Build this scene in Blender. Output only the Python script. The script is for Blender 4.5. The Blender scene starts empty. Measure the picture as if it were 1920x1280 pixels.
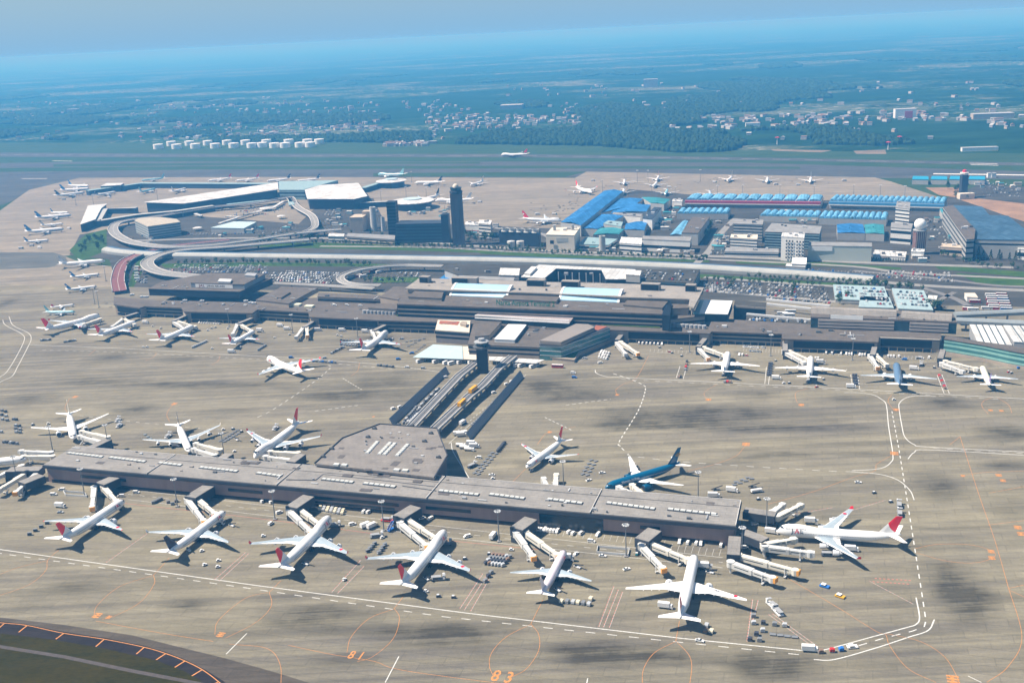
import bpy, math, random
from mathutils import Vector, Matrix
random.seed(7)
R = math.radians
SC = bpy.context.scene
COL = SC.collection
# ---------------------------------------------------------------- camera
FPX, PITCH, ROLL, CH = 1963.6, 0.28642, 0.04887, 297.4
cam = bpy.data.cameras.new('camera'); camo = bpy.data.objects.new('camera', cam); COL.objects.link(camo)
cam.sensor_width = 36; cam.lens = FPX / 1920 * 36; cam.clip_start = 1; cam.clip_end = 120000
camo.matrix_world = Matrix.Translation((0, 0, CH)) @ Matrix.Rotation(math.pi / 2 - PITCH, 4, 'X') @ Matrix.Rotation(-ROLL, 4, 'Z')
SC.camera = camo
# ---------------------------------------------------------------- sky, sun, exposure
SUN_EL, SUN_DIR = 54, Vector((-1, 0.10, 0)).normalized()      # the sun stands to the left of the view
w = bpy.data.worlds.new('World'); SC.world = w; w.use_nodes = True
nt = w.node_tree
sky = nt.nodes.new('ShaderNodeTexSky'); sky.sky_type = 'NISHITA'; sky.sun_disc = False
sky.sun_elevation = R(SUN_EL); sky.sun_rotation = math.atan2(SUN_DIR.x, SUN_DIR.y)
sky.air_density = 1.3; sky.dust_density = 0.4; sky.ozone_density = 1.0
bg = nt.nodes['Background']; bg.inputs['Strength'].default_value = 0.05
# the same haze thickens the low sky: mix the sky towards pale blue near the horizon, by direction only
tcw = nt.nodes.new('ShaderNodeTexCoord'); sepw = nt.nodes.new('ShaderNodeSeparateXYZ'); mrw = nt.nodes.new('ShaderNodeMapRange'); mxw = nt.nodes.new('ShaderNodeMix'); mxw.data_type = 'RGBA'
nt.links.new(tcw.outputs['Generated'], sepw.inputs[0]); nt.links.new(sepw.outputs[2], mrw.inputs[0])
mrw.inputs[1].default_value = 0.0; mrw.inputs[2].default_value = 0.16; mrw.inputs[3].default_value = 0.97; mrw.inputs[4].default_value = 0.0
nt.links.new(mrw.outputs[0], mxw.inputs[0]); nt.links.new(sky.outputs[0], mxw.inputs[6]); mxw.inputs[7].default_value = (2.9, 6.1, 9.4, 1)
nt.links.new(mxw.outputs[2], bg.inputs[0])
sl = bpy.data.lights.new('sun', 'SUN'); sl.energy = 5.0; sl.angle = R(0.5); sl.color = (1, 0.95, 0.86)
so = bpy.data.objects.new('sun', sl); COL.objects.link(so); so.location = (0, 0, 900)
sv = SUN_DIR * math.cos(R(SUN_EL)) + Vector((0, 0, math.sin(R(SUN_EL))))
so.rotation_euler = sv.to_track_quat('Z', 'Y').to_euler()
vs = SC.view_settings; SC.display_settings.display_device = 'sRGB'
vs.view_transform = 'Standard'; vs.look = 'None'; vs.gamma = 1; vs.exposure = 0.72; vs.use_curve_mapping = False
SC.cycles.use_denoising = True; SC.cycles.max_bounces = 5; SC.cycles.diffuse_bounces = 2; SC.cycles.glossy_bounces = 2
SC.cycles.volume_bounces = 1; SC.cycles.transparent_max_bounces = 8

# ---------------------------------------------------------------- photo pixel (1920 wide) -> point of the place at height h
def W(px, py, h=0.0):
    u, v = px - 960, py - 640
    c, s = math.cos(ROLL), math.sin(ROLL)
    u, v = c * u - s * v, s * u + c * v
    d = (u, FPX * math.cos(PITCH) - v * math.sin(PITCH), -(FPX * math.sin(PITCH) + v * math.cos(PITCH)))
    t = (h - CH) / d[2]
    return (u * t, d[1] * t)
def WL(pts, h=0.0): return [W(x, y, h) for x, y in pts]
U = Vector((0.9586, -0.2848)); V = Vector((0.2848, 0.9586))      # along / across the terminals

# ---------------------------------------------------------------- materials
MATS = {}
def nodes_of(name):
    m = bpy.data.materials.new(name); m.use_nodes = True
    n = m.node_tree; b = n.nodes['Principled BSDF']
    return m, n, b
def mat(name, col, rough=0.75, var=0.12, scale=0.15, metal=0.0, spec=0.3, coord='Object', streak=None):
    """plain surface with uneven procedural tone (two sizes of wear)"""
    if name in MATS: return MATS[name]
    m, n, b = nodes_of(name)
    tc = n.nodes.new('ShaderNodeTexCoord'); src = tc.outputs[coord]
    if streak:
        mp = n.nodes.new('ShaderNodeMapping'); mp.inputs['Scale'].default_value = streak
        n.links.new(src, mp.inputs[0]); src = mp.outputs[0]
    nz = n.nodes.new('ShaderNodeTexNoise'); nz.inputs['Scale'].default_value = scale; nz.inputs['Detail'].default_value = 6; nz.inputs['Roughness'].default_value = 0.65
    n.links.new(src, nz.inputs['Vector'])
    r = n.nodes.new('ShaderNodeMapRange'); r.inputs['From Min'].default_value = 0.3; r.inputs['From Max'].default_value = 0.7
    r.inputs['To Min'].default_value = 1 - var; r.inputs['To Max'].default_value = 1 + var
    n.links.new(nz.outputs[0], r.inputs[0])
    mx = n.nodes.new('ShaderNodeVectorMath'); mx.operation = 'SCALE'; mx.inputs[0].default_value = col[:3]
    n.links.new(r.outputs[0], mx.inputs['Scale']); n.links.new(mx.outputs[0], b.inputs['Base Color'])
    b.inputs['Roughness'].default_value = rough; b.inputs['Metallic'].default_value = metal
    b.inputs['Specular IOR Level'].default_value = spec
    MATS[name] = m; return m
def N(n, t, **kw):
    k = n.nodes.new(t)
    for a, v in kw.items(): setattr(k, a, v)
    return k
def mathn(n, op, a, b_=None, clamp=False):
    k = N(n, 'ShaderNodeMath', operation=op); k.use_clamp = clamp
    for i, v in enumerate((a, b_)):
        if v is None: continue
        if isinstance(v, (int, float)): k.inputs[i].default_value = v
        else: n.links.new(v, k.inputs[i])
    return k.outputs[0]
def mixc(n, f, a, b_):
    k = N(n, 'ShaderNodeMix', data_type='RGBA')
    if isinstance(f, (int, float)): k.inputs[0].default_value = f
    else: n.links.new(f, k.inputs[0])
    for i, v in ((6, a), (7, b_)):
        if isinstance(v, tuple): k.inputs[i].default_value = (*v[:3], 1)
        else: n.links.new(v, k.inputs[i])
    return k.outputs[2]
def noise(n, src, scale, detail=5, rough=0.6):
    k = N(n, 'ShaderNodeTexNoise'); k.inputs['Scale'].default_value = scale; k.inputs['Detail'].default_value = detail; k.inputs['Roughness'].default_value = rough
    n.links.new(src, k.inputs['Vector']); return k.outputs[0]
def ramp(n, f, lo, hi, a=0.0, b_=1.0):
    k = N(n, 'ShaderNodeMapRange'); n.links.new(f, k.inputs[0])
    for i, v in enumerate((lo, hi, a, b_)): k.inputs[i + 1].default_value = v
    return k.outputs[0]
def mapping(n, src, rot=0.0, scale=(1, 1, 1)):
    k = N(n, 'ShaderNodeMapping'); k.inputs['Rotation'].default_value = (0, 0, rot); k.inputs['Scale'].default_value = scale
    n.links.new(src, k.inputs[0]); return k.outputs[0]
AX = math.atan2(0.2848, 0.9586)   # turning world coords by +AX lays x along the terminals

def panel_mat(name, cols, panel=(7.5, 7.5), streak=0.5, stain_attr=False, rough=0.85):
    """paving: poured strips along the terminals, joints between panels, patches, tyre and oil stains"""
    m, n, b = nodes_of(name)
    geo = N(n, 'ShaderNodeNewGeometry'); p = geo.outputs['Position']
    q = mapping(n, p, AX)
    sx = N(n, 'ShaderNodeSeparateXYZ'); n.links.new(q, sx.inputs[0])
    big = noise(n, q, 0.006, 4); mid = noise(n, q, 0.03, 6, 0.7); fine = noise(n, q, 0.45, 4, 0.7)
    st = noise(n, mapping(n, p, AX, (0.0005, 0.05, 1)), 1.0, 7, 0.75)       # long streaks
    st2 = noise(n, mapping(n, p, AX, (0.0035, 0.30, 1)), 1.0, 4, 0.7)
    br = N(n, 'ShaderNodeTexBrick'); n.links.new(q, br.inputs['Vector'])
    br.inputs['Scale'].default_value = 1; br.inputs['Brick Width'].default_value = panel[0] * 3; br.inputs['Row Height'].default_value = panel[1]
    br.inputs['Mortar Size'].default_value = 0.34; br.inputs['Color1'].default_value = (0.30, 0.30, 0.30, 1); br.inputs['Color2'].default_value = (0.70, 0.70, 0.70, 1); br.inputs['Mortar'].default_value = (0.0, 0.0, 0.0, 1)
    c = mixc(n, ramp(n, big, 0.35, 0.65), cols[0], cols[1])
    c = mixc(n, ramp(n, st, 0.4, 0.62, 0, streak), c, cols[2])
    v = mathn(n, 'ADD', ramp(n, mid, 0.3, 0.7, 0.86, 1.12), ramp(n, fine, 0.3, 0.7, -0.07, 0.07))
    v = mathn(n, 'MULTIPLY', v, ramp(n, br.outputs['Color'], 0, 1, 0.86, 1.14))
    v = mathn(n, 'MULTIPLY', v, ramp(n, st2, 0.3, 0.7, 0.88, 1.10))
    lane = noise(n, mapping(n, p, AX, (0.0002, 0.085, 1)), 1.0, 3, 0.85)      # lanes poured at different times
    v = mathn(n, 'MULTIPLY', v, ramp(n, lane, 0.40, 0.60, 0.86, 1.09)); v = mathn(n, 'MULTIPLY', v, ramp(n, noise(n, q, 1.6, 3, 0.8), 0.25, 0.75, 0.88, 1.12))
    if stain_attr:
        at = N(n, 'ShaderNodeAttribute', attribute_name='stain')
        sn = mathn(n, 'MULTIPLY', at.outputs['Fac'], ramp(n, mathn(n, 'ADD', st2, mid), 0.85, 1.15, 0.2, 1.25))
        v = mathn(n, 'MULTIPLY', v, ramp(n, sn, 0, 1, 1, 0.34))
    sc = N(n, 'ShaderNodeVectorMath', operation='SCALE'); n.links.new(c, sc.inputs[0]); n.links.new(v, sc.inputs['Scale'])
    n.links.new(sc.outputs[0], b.inputs['Base Color']); b.inputs['Roughness'].default_value = rough; b.inputs['Specular IOR Level'].default_value = 0.06
    MATS[name] = m; return m

# ---------------------------------------------------------------- mesh accumulator and object helpers
ORG = {}
def worldorg(o): return ORG.get(o.name, Vector((0, 0, 0)))
class MB:
    def __init__(s): s.v = []; s.f = []; s.m = []; s.k = 0
    def slot(s, k): s.k = k; return s
    def add(s, vs_, fs):
        o = len(s.v); s.v += [tuple(map(float, q)) for q in vs_]
        for f in fs: s.f.append([i + o for i in f]); s.m.append(s.k)
        return s
    def prism(s, pts, z0, z1, top=True, bottom=False):
        pts = [tuple(p[:2]) for p in pts]
        a = sum(pts[i][0] * pts[(i + 1) % len(pts)][1] - pts[(i + 1) % len(pts)][0] * pts[i][1] for i in range(len(pts)))
        if a < 0: pts = pts[::-1]
        n = len(pts)
        z1s = z1 if isinstance(z1, (list, tuple)) else [z1] * n
        if a < 0 and isinstance(z1, (list, tuple)): z1s = list(z1s)[::-1]
        fs = [(i, (i + 1) % n, n + (i + 1) % n, n + i) for i in range(n)]
        if top: fs.append(tuple(range(n, 2 * n)))
        if bottom: fs.append(tuple(range(n))[::-1])
        return s.add([(x, y, z0) for x, y in pts] + [(p[0], p[1], z) for p, z in zip(pts, z1s)], fs)
    def box(s, c, size, rz=0.0, rx=0.0, ry=0.0):
        M = Matrix.Translation(c) @ Matrix.Rotation(rz, 4, 'Z') @ Matrix.Rotation(ry, 4, 'Y') @ Matrix.Rotation(rx, 4, 'X')
        hx, hy, hz = (q / 2 for q in size)
        vs_ = [M @ Vector((x, y, z)) for z in (-hz, hz) for x, y in ((-hx, -hy), (hx, -hy), (hx, hy), (-hx, hy))]
        return s.add(vs_, [(3, 2, 1, 0), (4, 5, 6, 7), (0, 1, 5, 4), (1, 2, 6, 5), (2, 3, 7, 6), (3, 0, 4, 7)])
    def loft(s, rings, cap=True):
        n = len(rings[0]); vs_ = [p for r in rings for p in r]; fs = []
        for k in range(len(rings) - 1):
            for i in range(n): fs.append((k * n + i, k * n + (i + 1) % n, (k + 1) * n + (i + 1) % n, (k + 1) * n + i))
        if cap: fs += [tuple(range(n))[::-1], tuple(range((len(rings) - 1) * n, len(rings) * n))]
        return s.add(vs_, fs)
    def cyl(s, a, b, r0, r1=None, n=8, cap=True):
        a, b = Vector(a), Vector(b); r1 = r0 if r1 is None else r1
        d = (b - a).normalized(); e = Vector((0, 0, 1)) if abs(d.z) < 0.9 else Vector((1, 0, 0))
        x = d.cross(e).normalized(); y = d.cross(x)
        rg = lambda c, r: [c + x * r * math.cos(t) + y * r * math.sin(t) for t in (2 * math.pi * i / n for i in range(n))]
        return s.loft([rg(a, r0), rg(b, r1)], cap)
    def lathe(s, prof, c=(0, 0), n=16):
        return s.loft([[(c[0] + r * math.cos(2 * math.pi * i / n), c[1] + r * math.sin(2 * math.pi * i / n), z) for i in range(n)] for r, z in prof])
    def dome(s, c, r, n=16, k=6, z=1.0):
        return s.lathe([(max(r * math.cos(a), 0.02), c[2] + r * z * math.sin(a)) for a in (math.pi / 2 * i / k for i in range(k + 1))], c, n)
    def sheet(s, pts, z): return s.add([(p[0], p[1], z) for p in pts], [tuple(range(len(pts)))])
    def strip(s, path, width, z, dash=None, gap=None, closed=False, thick=0.0):
        """a ribbon of given width along world points; optional dashes"""
        P = [Vector(p[:2]) for p in path]
        if closed: P.append(P[0])
        if dash is None:
            L, Rr = [], []
            for i, p in enumerate(P):
                d = (P[min(i + 1, len(P) - 1)] - P[max(i - 1, 0)]).normalized(); nn = Vector((-d.y, d.x)) * width / 2
                L.append(p + nn); Rr.append(p - nn)
            zz = z if isinstance(z, (list, tuple)) else [z] * len(P)
            if thick:
                rg = [[(*L[i], zz[i]), (*Rr[i], zz[i]), (*Rr[i], zz[i] - thick), (*L[i], zz[i] - thick)] for i in range(len(P))]
                return s.loft(rg)
            n = len(P)
            return s.add([(*p, q) for p, q in zip(L, zz)] + [(*p, q) for p, q in zip(Rr, zz)], [(n + i, n + i + 1, i + 1, i) for i in range(n - 1)])
        on, rem, cur = True, dash, [P[0]]; i = 0; p = P[0]
        while i < len(P) - 1:
            seg = P[i + 1] - p; l = seg.length
            if l < 1e-6: i += 1; continue
            if l > rem:
                p = p + seg * (rem / l); 
                if on: cur.append(p); s.strip(cur, width, z)
                on = not on; rem = dash if on else gap; cur = [p]
            else:
                rem -= l; i += 1; p = P[i]
                if on: cur.append(p)
        if on and len(cur) > 1: s.strip(cur, width, z)
        return s
    def build(s, name, mats, parent=None, smooth=False, world=False):
        if not isinstance(mats, (list, tuple)): mats = [mats]
        vs_ = s.v
        org = Vector((0, 0, 0))
        if world and parent: org = worldorg(parent)
        elif world and vs_:
            xs = [q[0] for q in vs_]; ys = [q[1] for q in vs_]; org = Vector(((min(xs) + max(xs)) / 2, (min(ys) + max(ys)) / 2, min(q[2] for q in vs_)))
        me = bpy.data.meshes.new(name)
        me.from_pydata([(a - org.x, b - org.y, c - org.z) for a, b, c in vs_], [], s.f)
        for m in mats: me.materials.append(m)
        if len(mats) > 1: me.polygons.foreach_set('material_index', s.m)
        if smooth: me.polygons.foreach_set('use_smooth', [True] * len(s.f))
        me.update()
        o = bpy.data.objects.new(name, me); COL.objects.link(o)
        if parent: o.parent = parent; ORG[o.name] = org if world else Vector((0, 0, 0))
        else: o.location = org; ORG[o.name] = org
        return o
def tag(o, label=None, cat=None, group=None, kind=None):
    if label:
        o['label'] = label
        if len(label.split()) > 16: print('LONG', len(label.split()), label)
    if cat: o['category'] = cat
    if group: o['group'] = group
    if kind: o['kind'] = kind
    return o
def empty(name, loc, rz=0.0, label=None, cat=None, group=None):
    o = bpy.data.objects.new(name, None); COL.objects.link(o); o.location = loc; o.rotation_euler = (0, 0, rz); o.empty_display_size = 1
    ORG[o.name] = Vector(loc); return tag(o, label, cat, group)
def copy_tree(o, parent=None):
    c = o.copy(); COL.objects.link(c); c.parent = parent
    for ch in o.children: copy_tree(ch, c)
    return c
def rib_mat(name, col, rot=0.0, pitch=3.0, dark=0.72, coord='Position'):
    """faded sheet-metal roofing with standing seams and weathered panels"""
    m, n, b = nodes_of(name); geo = N(n, 'ShaderNodeNewGeometry'); q = mapping(n, geo.outputs['Position'], AX + rot)
    br = N(n, 'ShaderNodeTexBrick'); n.links.new(q, br.inputs['Vector']); br.inputs['Scale'].default_value = 1; br.inputs['Brick Width'].default_value = 14; br.inputs['Row Height'].default_value = pitch; br.inputs['Mortar Size'].default_value = pitch * .07
    br.inputs['Color1'].default_value = (*[c * .84 for c in col], 1); br.inputs['Color2'].default_value = (*[min(c * 1.14 + .012, 1) for c in col], 1); br.inputs['Mortar'].default_value = (*[c * dark * .7 for c in col], 1)
    v = mathn(n, 'MULTIPLY', ramp(n, noise(n, q, .03, 6, .7), .3, .7, .72, 1.22), ramp(n, noise(n, mapping(n, q, 0, (1, .15, 1)), .5, 4, .8), .3, .7, .86, 1.12))
    sc = N(n, 'ShaderNodeVectorMath', operation='SCALE'); n.links.new(br.outputs[0], sc.inputs[0]); n.links.new(v, sc.inputs['Scale']); n.links.new(sc.outputs[0], b.inputs['Base Color']); b.inputs['Roughness'].default_value = .6; b.inputs['Specular IOR Level'].default_value = .25
    MATS[name] = m; return m
def structure(o): o['kind'] = 'structure'; return o
def text_part(name, txt, size, M, m, parent, extrude=0.0, space=1.0):
    """real lettering turned into a mesh, laid with matrix M in the parent's coordinates"""
    cu = bpy.data.curves.new(name, 'FONT'); cu.body = txt; cu.size = size; cu.align_x = 'CENTER'; cu.align_y = 'CENTER'; cu.extrude = extrude; cu.resolution_u = 2; cu.space_character = space; cu.offset = size * 0.015
    t = bpy.data.objects.new(name, cu); COL.objects.link(t); bpy.context.view_layer.update()
    me = bpy.data.meshes.new_from_object(t); COL.objects.unlink(t); bpy.data.objects.remove(t)
    me.transform(M); me.materials.clear(); me.materials.append(m)
    o = bpy.data.objects.new(name, me); COL.objects.link(o); o.parent = parent; return o
ORDN = 'first second third fourth fifth sixth seventh eighth ninth tenth eleventh twelfth thirteenth fourteenth fifteenth sixteenth seventeenth eighteenth nineteenth twentieth'.split()
def nth(i): return ORDN[i] if i < 20 else 'number %d' % (i + 1)

white = mat('white_paint', (0.78, 0.78, 0.76), 0.45, 0.05)
mark_white = mat('road_white', (0.60, 0.60, 0.57), 0.8, 0.35, 1.5, coord='Object')
mark_orange = mat('line_orange', (0.50, 0.22, 0.07), 0.8, 0.45, 1.5)
mark_red = mat('line_red', (0.45, 0.16, 0.12), 0.8, 0.2, 1.5)
darkglass = mat('dark_glass', (0.02, 0.035, 0.045), 0.15, 0.1, spec=0.6)
greenglass = mat('green_glass', (0.05, 0.16, 0.16), 0.15, 0.2, 0.1, spec=0.7)
black = mat('black_rubber', (0.02, 0.02, 0.022), 0.8, 0.1)
grey = mat('grey_metal', (0.33, 0.34, 0.35), 0.55, 0.12)
dgrey = mat('dark_grey_metal', (0.10, 0.105, 0.11), 0.6, 0.15)
lgrey = mat('light_grey_metal', (0.55, 0.56, 0.56), 0.5, 0.1)
steel = mat('steel', (0.2, 0.21, 0.22), 0.5, 0.1)
# ================================================================ THE GROUND
def land_mat():
    m, n, b = nodes_of('land')
    geo = N(n, 'ShaderNodeNewGeometry'); p = geo.outputs['Position']
    a = noise(n, mapping(n, p, 0.3, (0.0005, 0.0011, 1)), 1.0, 6, 0.62)
    t = noise(n, mapping(n, p, 0.3, (0.004, 0.008, 1)), 1.0, 5, 0.75)
    sp = noise(n, mapping(n, p, 0.2, (0.02, 0.045, 1)), 1.0, 3, 0.8)
    vo = N(n, 'ShaderNodeTexVoronoi'); vo.inputs['Scale'].default_value = 0.006; n.links.new(p, vo.inputs['Vector'])
    vs_ = N(n, 'ShaderNodeSeparateXYZ'); n.links.new(vo.outputs['Color'], vs_.inputs[0]); field = mixc(n, ramp(n, vs_.outputs[0], 0.3, 0.9), (0.02, 0.055, 0.022), (0.09, 0.105, 0.06))
    wood = mixc(n, ramp(n, t, 0.35, 0.65), (0.008, 0.024, 0.010), (0.022, 0.052, 0.018))
    c = mixc(n, ramp(n, mathn(n, 'ADD', a, mathn(n, 'MULTIPLY', t, 0.45)), 0.74, 0.80), wood, field)
    town = mathn(n, 'MULTIPLY', ramp(n, a, 0.50, 0.60), ramp(n, sp, 0.56, 0.64), clamp=True)
    c = mixc(n, town, c, (0.5, 0.48, 0.43))
    bare = mathn(n, 'MULTIPLY', ramp(n, t, 0.62, 0.66), ramp(n, a, 0.48, 0.52), clamp=True)
    c = mixc(n, mathn(n, 'MULTIPLY', bare, 0.6), c, (0.16, 0.12, 0.08))
    n.links.new(c, b.inputs['Base Color']); b.inputs['Roughness'].default_value = 1; b.inputs['Specular IOR Level'].default_value = 0
    return m
def grass_mat(name, c1, c2, s=0.02):
    m, n, b = nodes_of(name)
    geo = N(n, 'ShaderNodeNewGeometry'); p = geo.outputs['Position']
    q = mapping(n, p, AX, (0.35, 1, 1))
    c = mixc(n, ramp(n, noise(n, q, s, 7, 0.7), 0.32, 0.68), c1, c2)
    v = ramp(n, noise(n, q, 0.7, 4, 0.8), 0.3, 0.7, 0.7, 1.3)
    sc = N(n, 'ShaderNodeVectorMath', operation='SCALE'); n.links.new(c, sc.inputs[0]); n.links.new(v, sc.inputs['Scale'])
    n.links.new(sc.outputs[0], b.inputs['Base Color']); b.inputs['Roughness'].default_value = 1; b.inputs['Specular IOR Level'].default_value = 0.05
    MATS[name] = m; return m
g = MB(); g.add([(-70000, -3000, 0), (70000, -3000, 0), (70000, 90000, 0), (-70000, 90000, 0)], [(0, 1, 2, 3)])
structure(g.build('ground', land_mat()))
m_grass = grass_mat('airfield_grass', (0.028, 0.058, 0.022), (0.050, 0.078, 0.032))
m_dgrass = grass_mat('dark_grass', (0.024, 0.022, 0.001), (0.045, 0.034, 0.002), 0.05)
m_asph = panel_mat('asphalt', ((0.045, 0.046, 0.042), (0.068, 0.066, 0.058), (0.10, 0.094, 0.08)), (9, 12), 0.5)
m_conc = panel_mat('concrete', ((0.24, 0.205, 0.155), (0.19, 0.17, 0.135), (0.28, 0.24, 0.18)), (7.5, 7.5), 0.6)
m_apron = panel_mat('apron_concrete', ((0.205, 0.184, 0.135), (0.140, 0.127, 0.108), (0.255, 0.228, 0.156)), (7.5, 7.5), 0.75, True)
m_run = panel_mat('runway_asphalt', ((0.06, 0.063, 0.062), (0.078, 0.08, 0.076), (0.10, 0.10, 0.092)), (9, 14), 0.7)
def flat(name, px, z, m, h=0):
    o = MB().sheet(WL(px), z).build(name, m, world=True); return structure(o)
# grass of the airfield, up to the woods beyond the runway
flat('airfield_grass', [(-900, 420), (-900, 265), (300, 268), (700, 268), (900, 272), (1050, 268), (1200, 280), (1500, 283), (1920, 288), (2500, 300), (2700, 560), (1900, 620), (-300, 620)], 0.05, m_grass)
# taxiways and runway across the far side
flat('far_taxiway', [(-600, 342), (-300, 310), (200, 303), (1000, 303), (1400, 305), (2100, 327), (2100, 338), (1650, 334), (1080, 333), (500, 333), (150, 333), (-100, 420), (-400, 520)], 0.10, m_run)
MBg = MB()
for px in ([(-300, 318), (400, 312), (1000, 311), (1500, 313), (1500, 317), (1000, 316), (400, 318), (-300, 326)], [(700, 325), (1100, 322), (1060, 332), (700, 331)], [(100, 308), (500, 305), (900, 304), (900, 307), (500, 309), (100, 313)]):
    MBg.sheet(WL(px), 0.16)
structure(MBg.build('taxiway_verges', m_grass, world=True))
flat('runway', [(-600, 282), (300, 288.5), (960, 289), (1500, 297), (2200, 311), (2200, 317), (1500, 302), (960, 295), (300, 295), (-600, 293)], 0.15, m_run)
rl = MB()
rl.strip(WL([(-500, 288), (300, 291.8), (960, 292), (1500, 299.5), (2200, 314)]), 1.2, 0.22, 40, 30)
for px in ([(1818, 306.5), (1870, 307.5)], [(1820, 309), (1872, 310.5)], [(40, 335), (88, 335)], [(98, 301.5), (135, 302.5)], [(60, 238.5), (95, 236)]): rl.strip(WL(px), 5, 0.24)
rl.strip(WL([(1750, 326), (2100, 331)]), 12, 0.2)
structure(rl.build('runway_markings', mark_white, world=True))
# the old pale concrete aprons beyond the roads
flat('far_apron', [(-500, 560), (-300, 460), (0, 395), (55, 356), (150, 333.5), (520, 332), (1078, 334), (1100, 322), (1640, 333), (1668, 340), (1765, 371), (1765, 420), (1300, 470), (900, 470), (600, 440), (300, 430), (230, 470), (120, 480), (150, 492), (212, 500), (222, 560), (240, 640), (-400, 700)], 0.22, m_conc)
flat('cross_taxiway', [(-300, 470), (0, 473), (100, 474), (122, 480), (128, 492), (90, 502), (0, 505), (-300, 512)], 0.27, panel_mat('taxiway_grey', ((0.115, 0.115, 0.10), (0.095, 0.098, 0.09), (0.14, 0.135, 0.115)), (9, 12), 0.5))
# landside asphalt
flat('landside_ground', [(205, 487), (130, 478), (150, 440), (240, 425), (300, 400), (560, 420), (610, 372), (700, 372), (720, 415), (1060, 430), (1180, 355), (1440, 378), (1775, 372), (1840, 345), (2200, 372), (2300, 500), (2200, 760), (1800, 660), (215, 620), (222, 545)], 0.30, m_asph)
m_soil = mat('bare_soil', (0.26, 0.16, 0.095), 1, 0.35, 0.02); m_soil2 = mat('dry_soil', (0.17, 0.13, 0.085), 1, 0.4, 0.02)
flat('building_site_soil', [(1800, 375), (1830, 372), (1990, 390), (2000, 440), (1895, 408), (1850, 392)], 0.36, m_soil)
flat('bare_earth_bank', [(1735, 352), (1800, 352), (1800, 372), (1760, 366)], 0.36, m_soil)
flat('dry_earth_strip', [(1600, 283), (1660, 281), (1662, 289), (1606, 289)], 0.12, m_soil2)
flat('bare_earth_clearing', [(1445, 280), (1560, 282), (1540, 286), (1450, 283)], 0.12, m_soil2)
# the wide apron between satellite and terminal, a fine grid that carries the stains
STAINS = [(1300,775,230,13,.7),(1090,735,110,18,.5),(1480,805,190,7,.55),(300,722,260,7,.5),(700,738,150,14,.45),(1250,1238,300,12,.5),(650,1182,300,12,.4),(1650,832,200,5,.45),(1560,905,150,5,.35),(900,850,60,12,.3),(1300,700,200,6,.4),(139,1104,55,13,.7),(349,1134,45,12,.8),(600,1152,95,17,1),(560,1165,50,10,.6),(831,1194,95,20,1),(1149,1227,100,24,1),(1060,1215,60,14,.7),(1796,1110,50,48,1.1),(1800,1085,30,20,.5),(1450,1255,75,26,.9),(1759,912,42,26,.75),(1890,812,60,12,1),(1882,873,60,8,.9),(1477,852,62,6,.9),(1400,858,40,5,.6),(1300,785,150,17,.75),(1230,790,80,12,.6),(1423,740,46,9,.7),(1774,756,50,12,.8),(1590,747,60,7,.6),(51,748,48,8,.8),(250,767,42,8,.8),(214,670,34,6,.8),(337,675,32,5,.8),(183,715,90,6,.5),(440,722,120,5,.5),(625,743,110,8,.5),(709,715,75,13,.6),(1013,723,75,15,.7),(1050,746,90,10,.5),(1400,800,200,9,.5),(1150,795,100,8,.4),(47,521,26,7,.7),(14,568,18,8,.6),(640,1240,60,12,.4),(100,1240,60,8,.3),(1620,850,80,5,.5),(760,700,60,8,.4),(1250,690,50,6,.3),(120,660,40,4,.3),(1900,960,50,20,.4),(420,770,60,5,.35),(1700,990,170,4,.5),(1850,1120,60,14,.4),(300,1090,60,8,.3),(1540,970,90,4,.4)]
from mathutils import noise as mnoise
random.seed(11)
for nx, ny, tx, ty in ((233, 940, 112, 1013), (420, 961, 315, 1034), (621, 973, 521, 1068), (835, 1002, 752, 1098), (1057, 1034, 1016, 1109), (1303, 1040, 1274, 1165), (1461, 997, 1684, 1005), (138, 821, 129, 775), (356, 848, 333, 792), (479, 858, 560, 793), (989, 873, 1053, 822), (1132, 916, 1278, 868), (1365, 662, 1356, 698), (1520, 670, 1517, 706), (1680, 683, 1687, 722), (1841, 686, 1857, 721), (256, 604, 180, 630), (367, 611, 292, 641), (726, 626, 677, 658)):
    for k in range(7): t = random.uniform(.05, .75); STAINS.append((nx + (tx - nx) * t + random.uniform(-22, 22), ny + (ty - ny) * t + random.uniform(-6, 9), random.uniform(4, 13), random.uniform(2, 5), random.uniform(.35, .8)))
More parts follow.
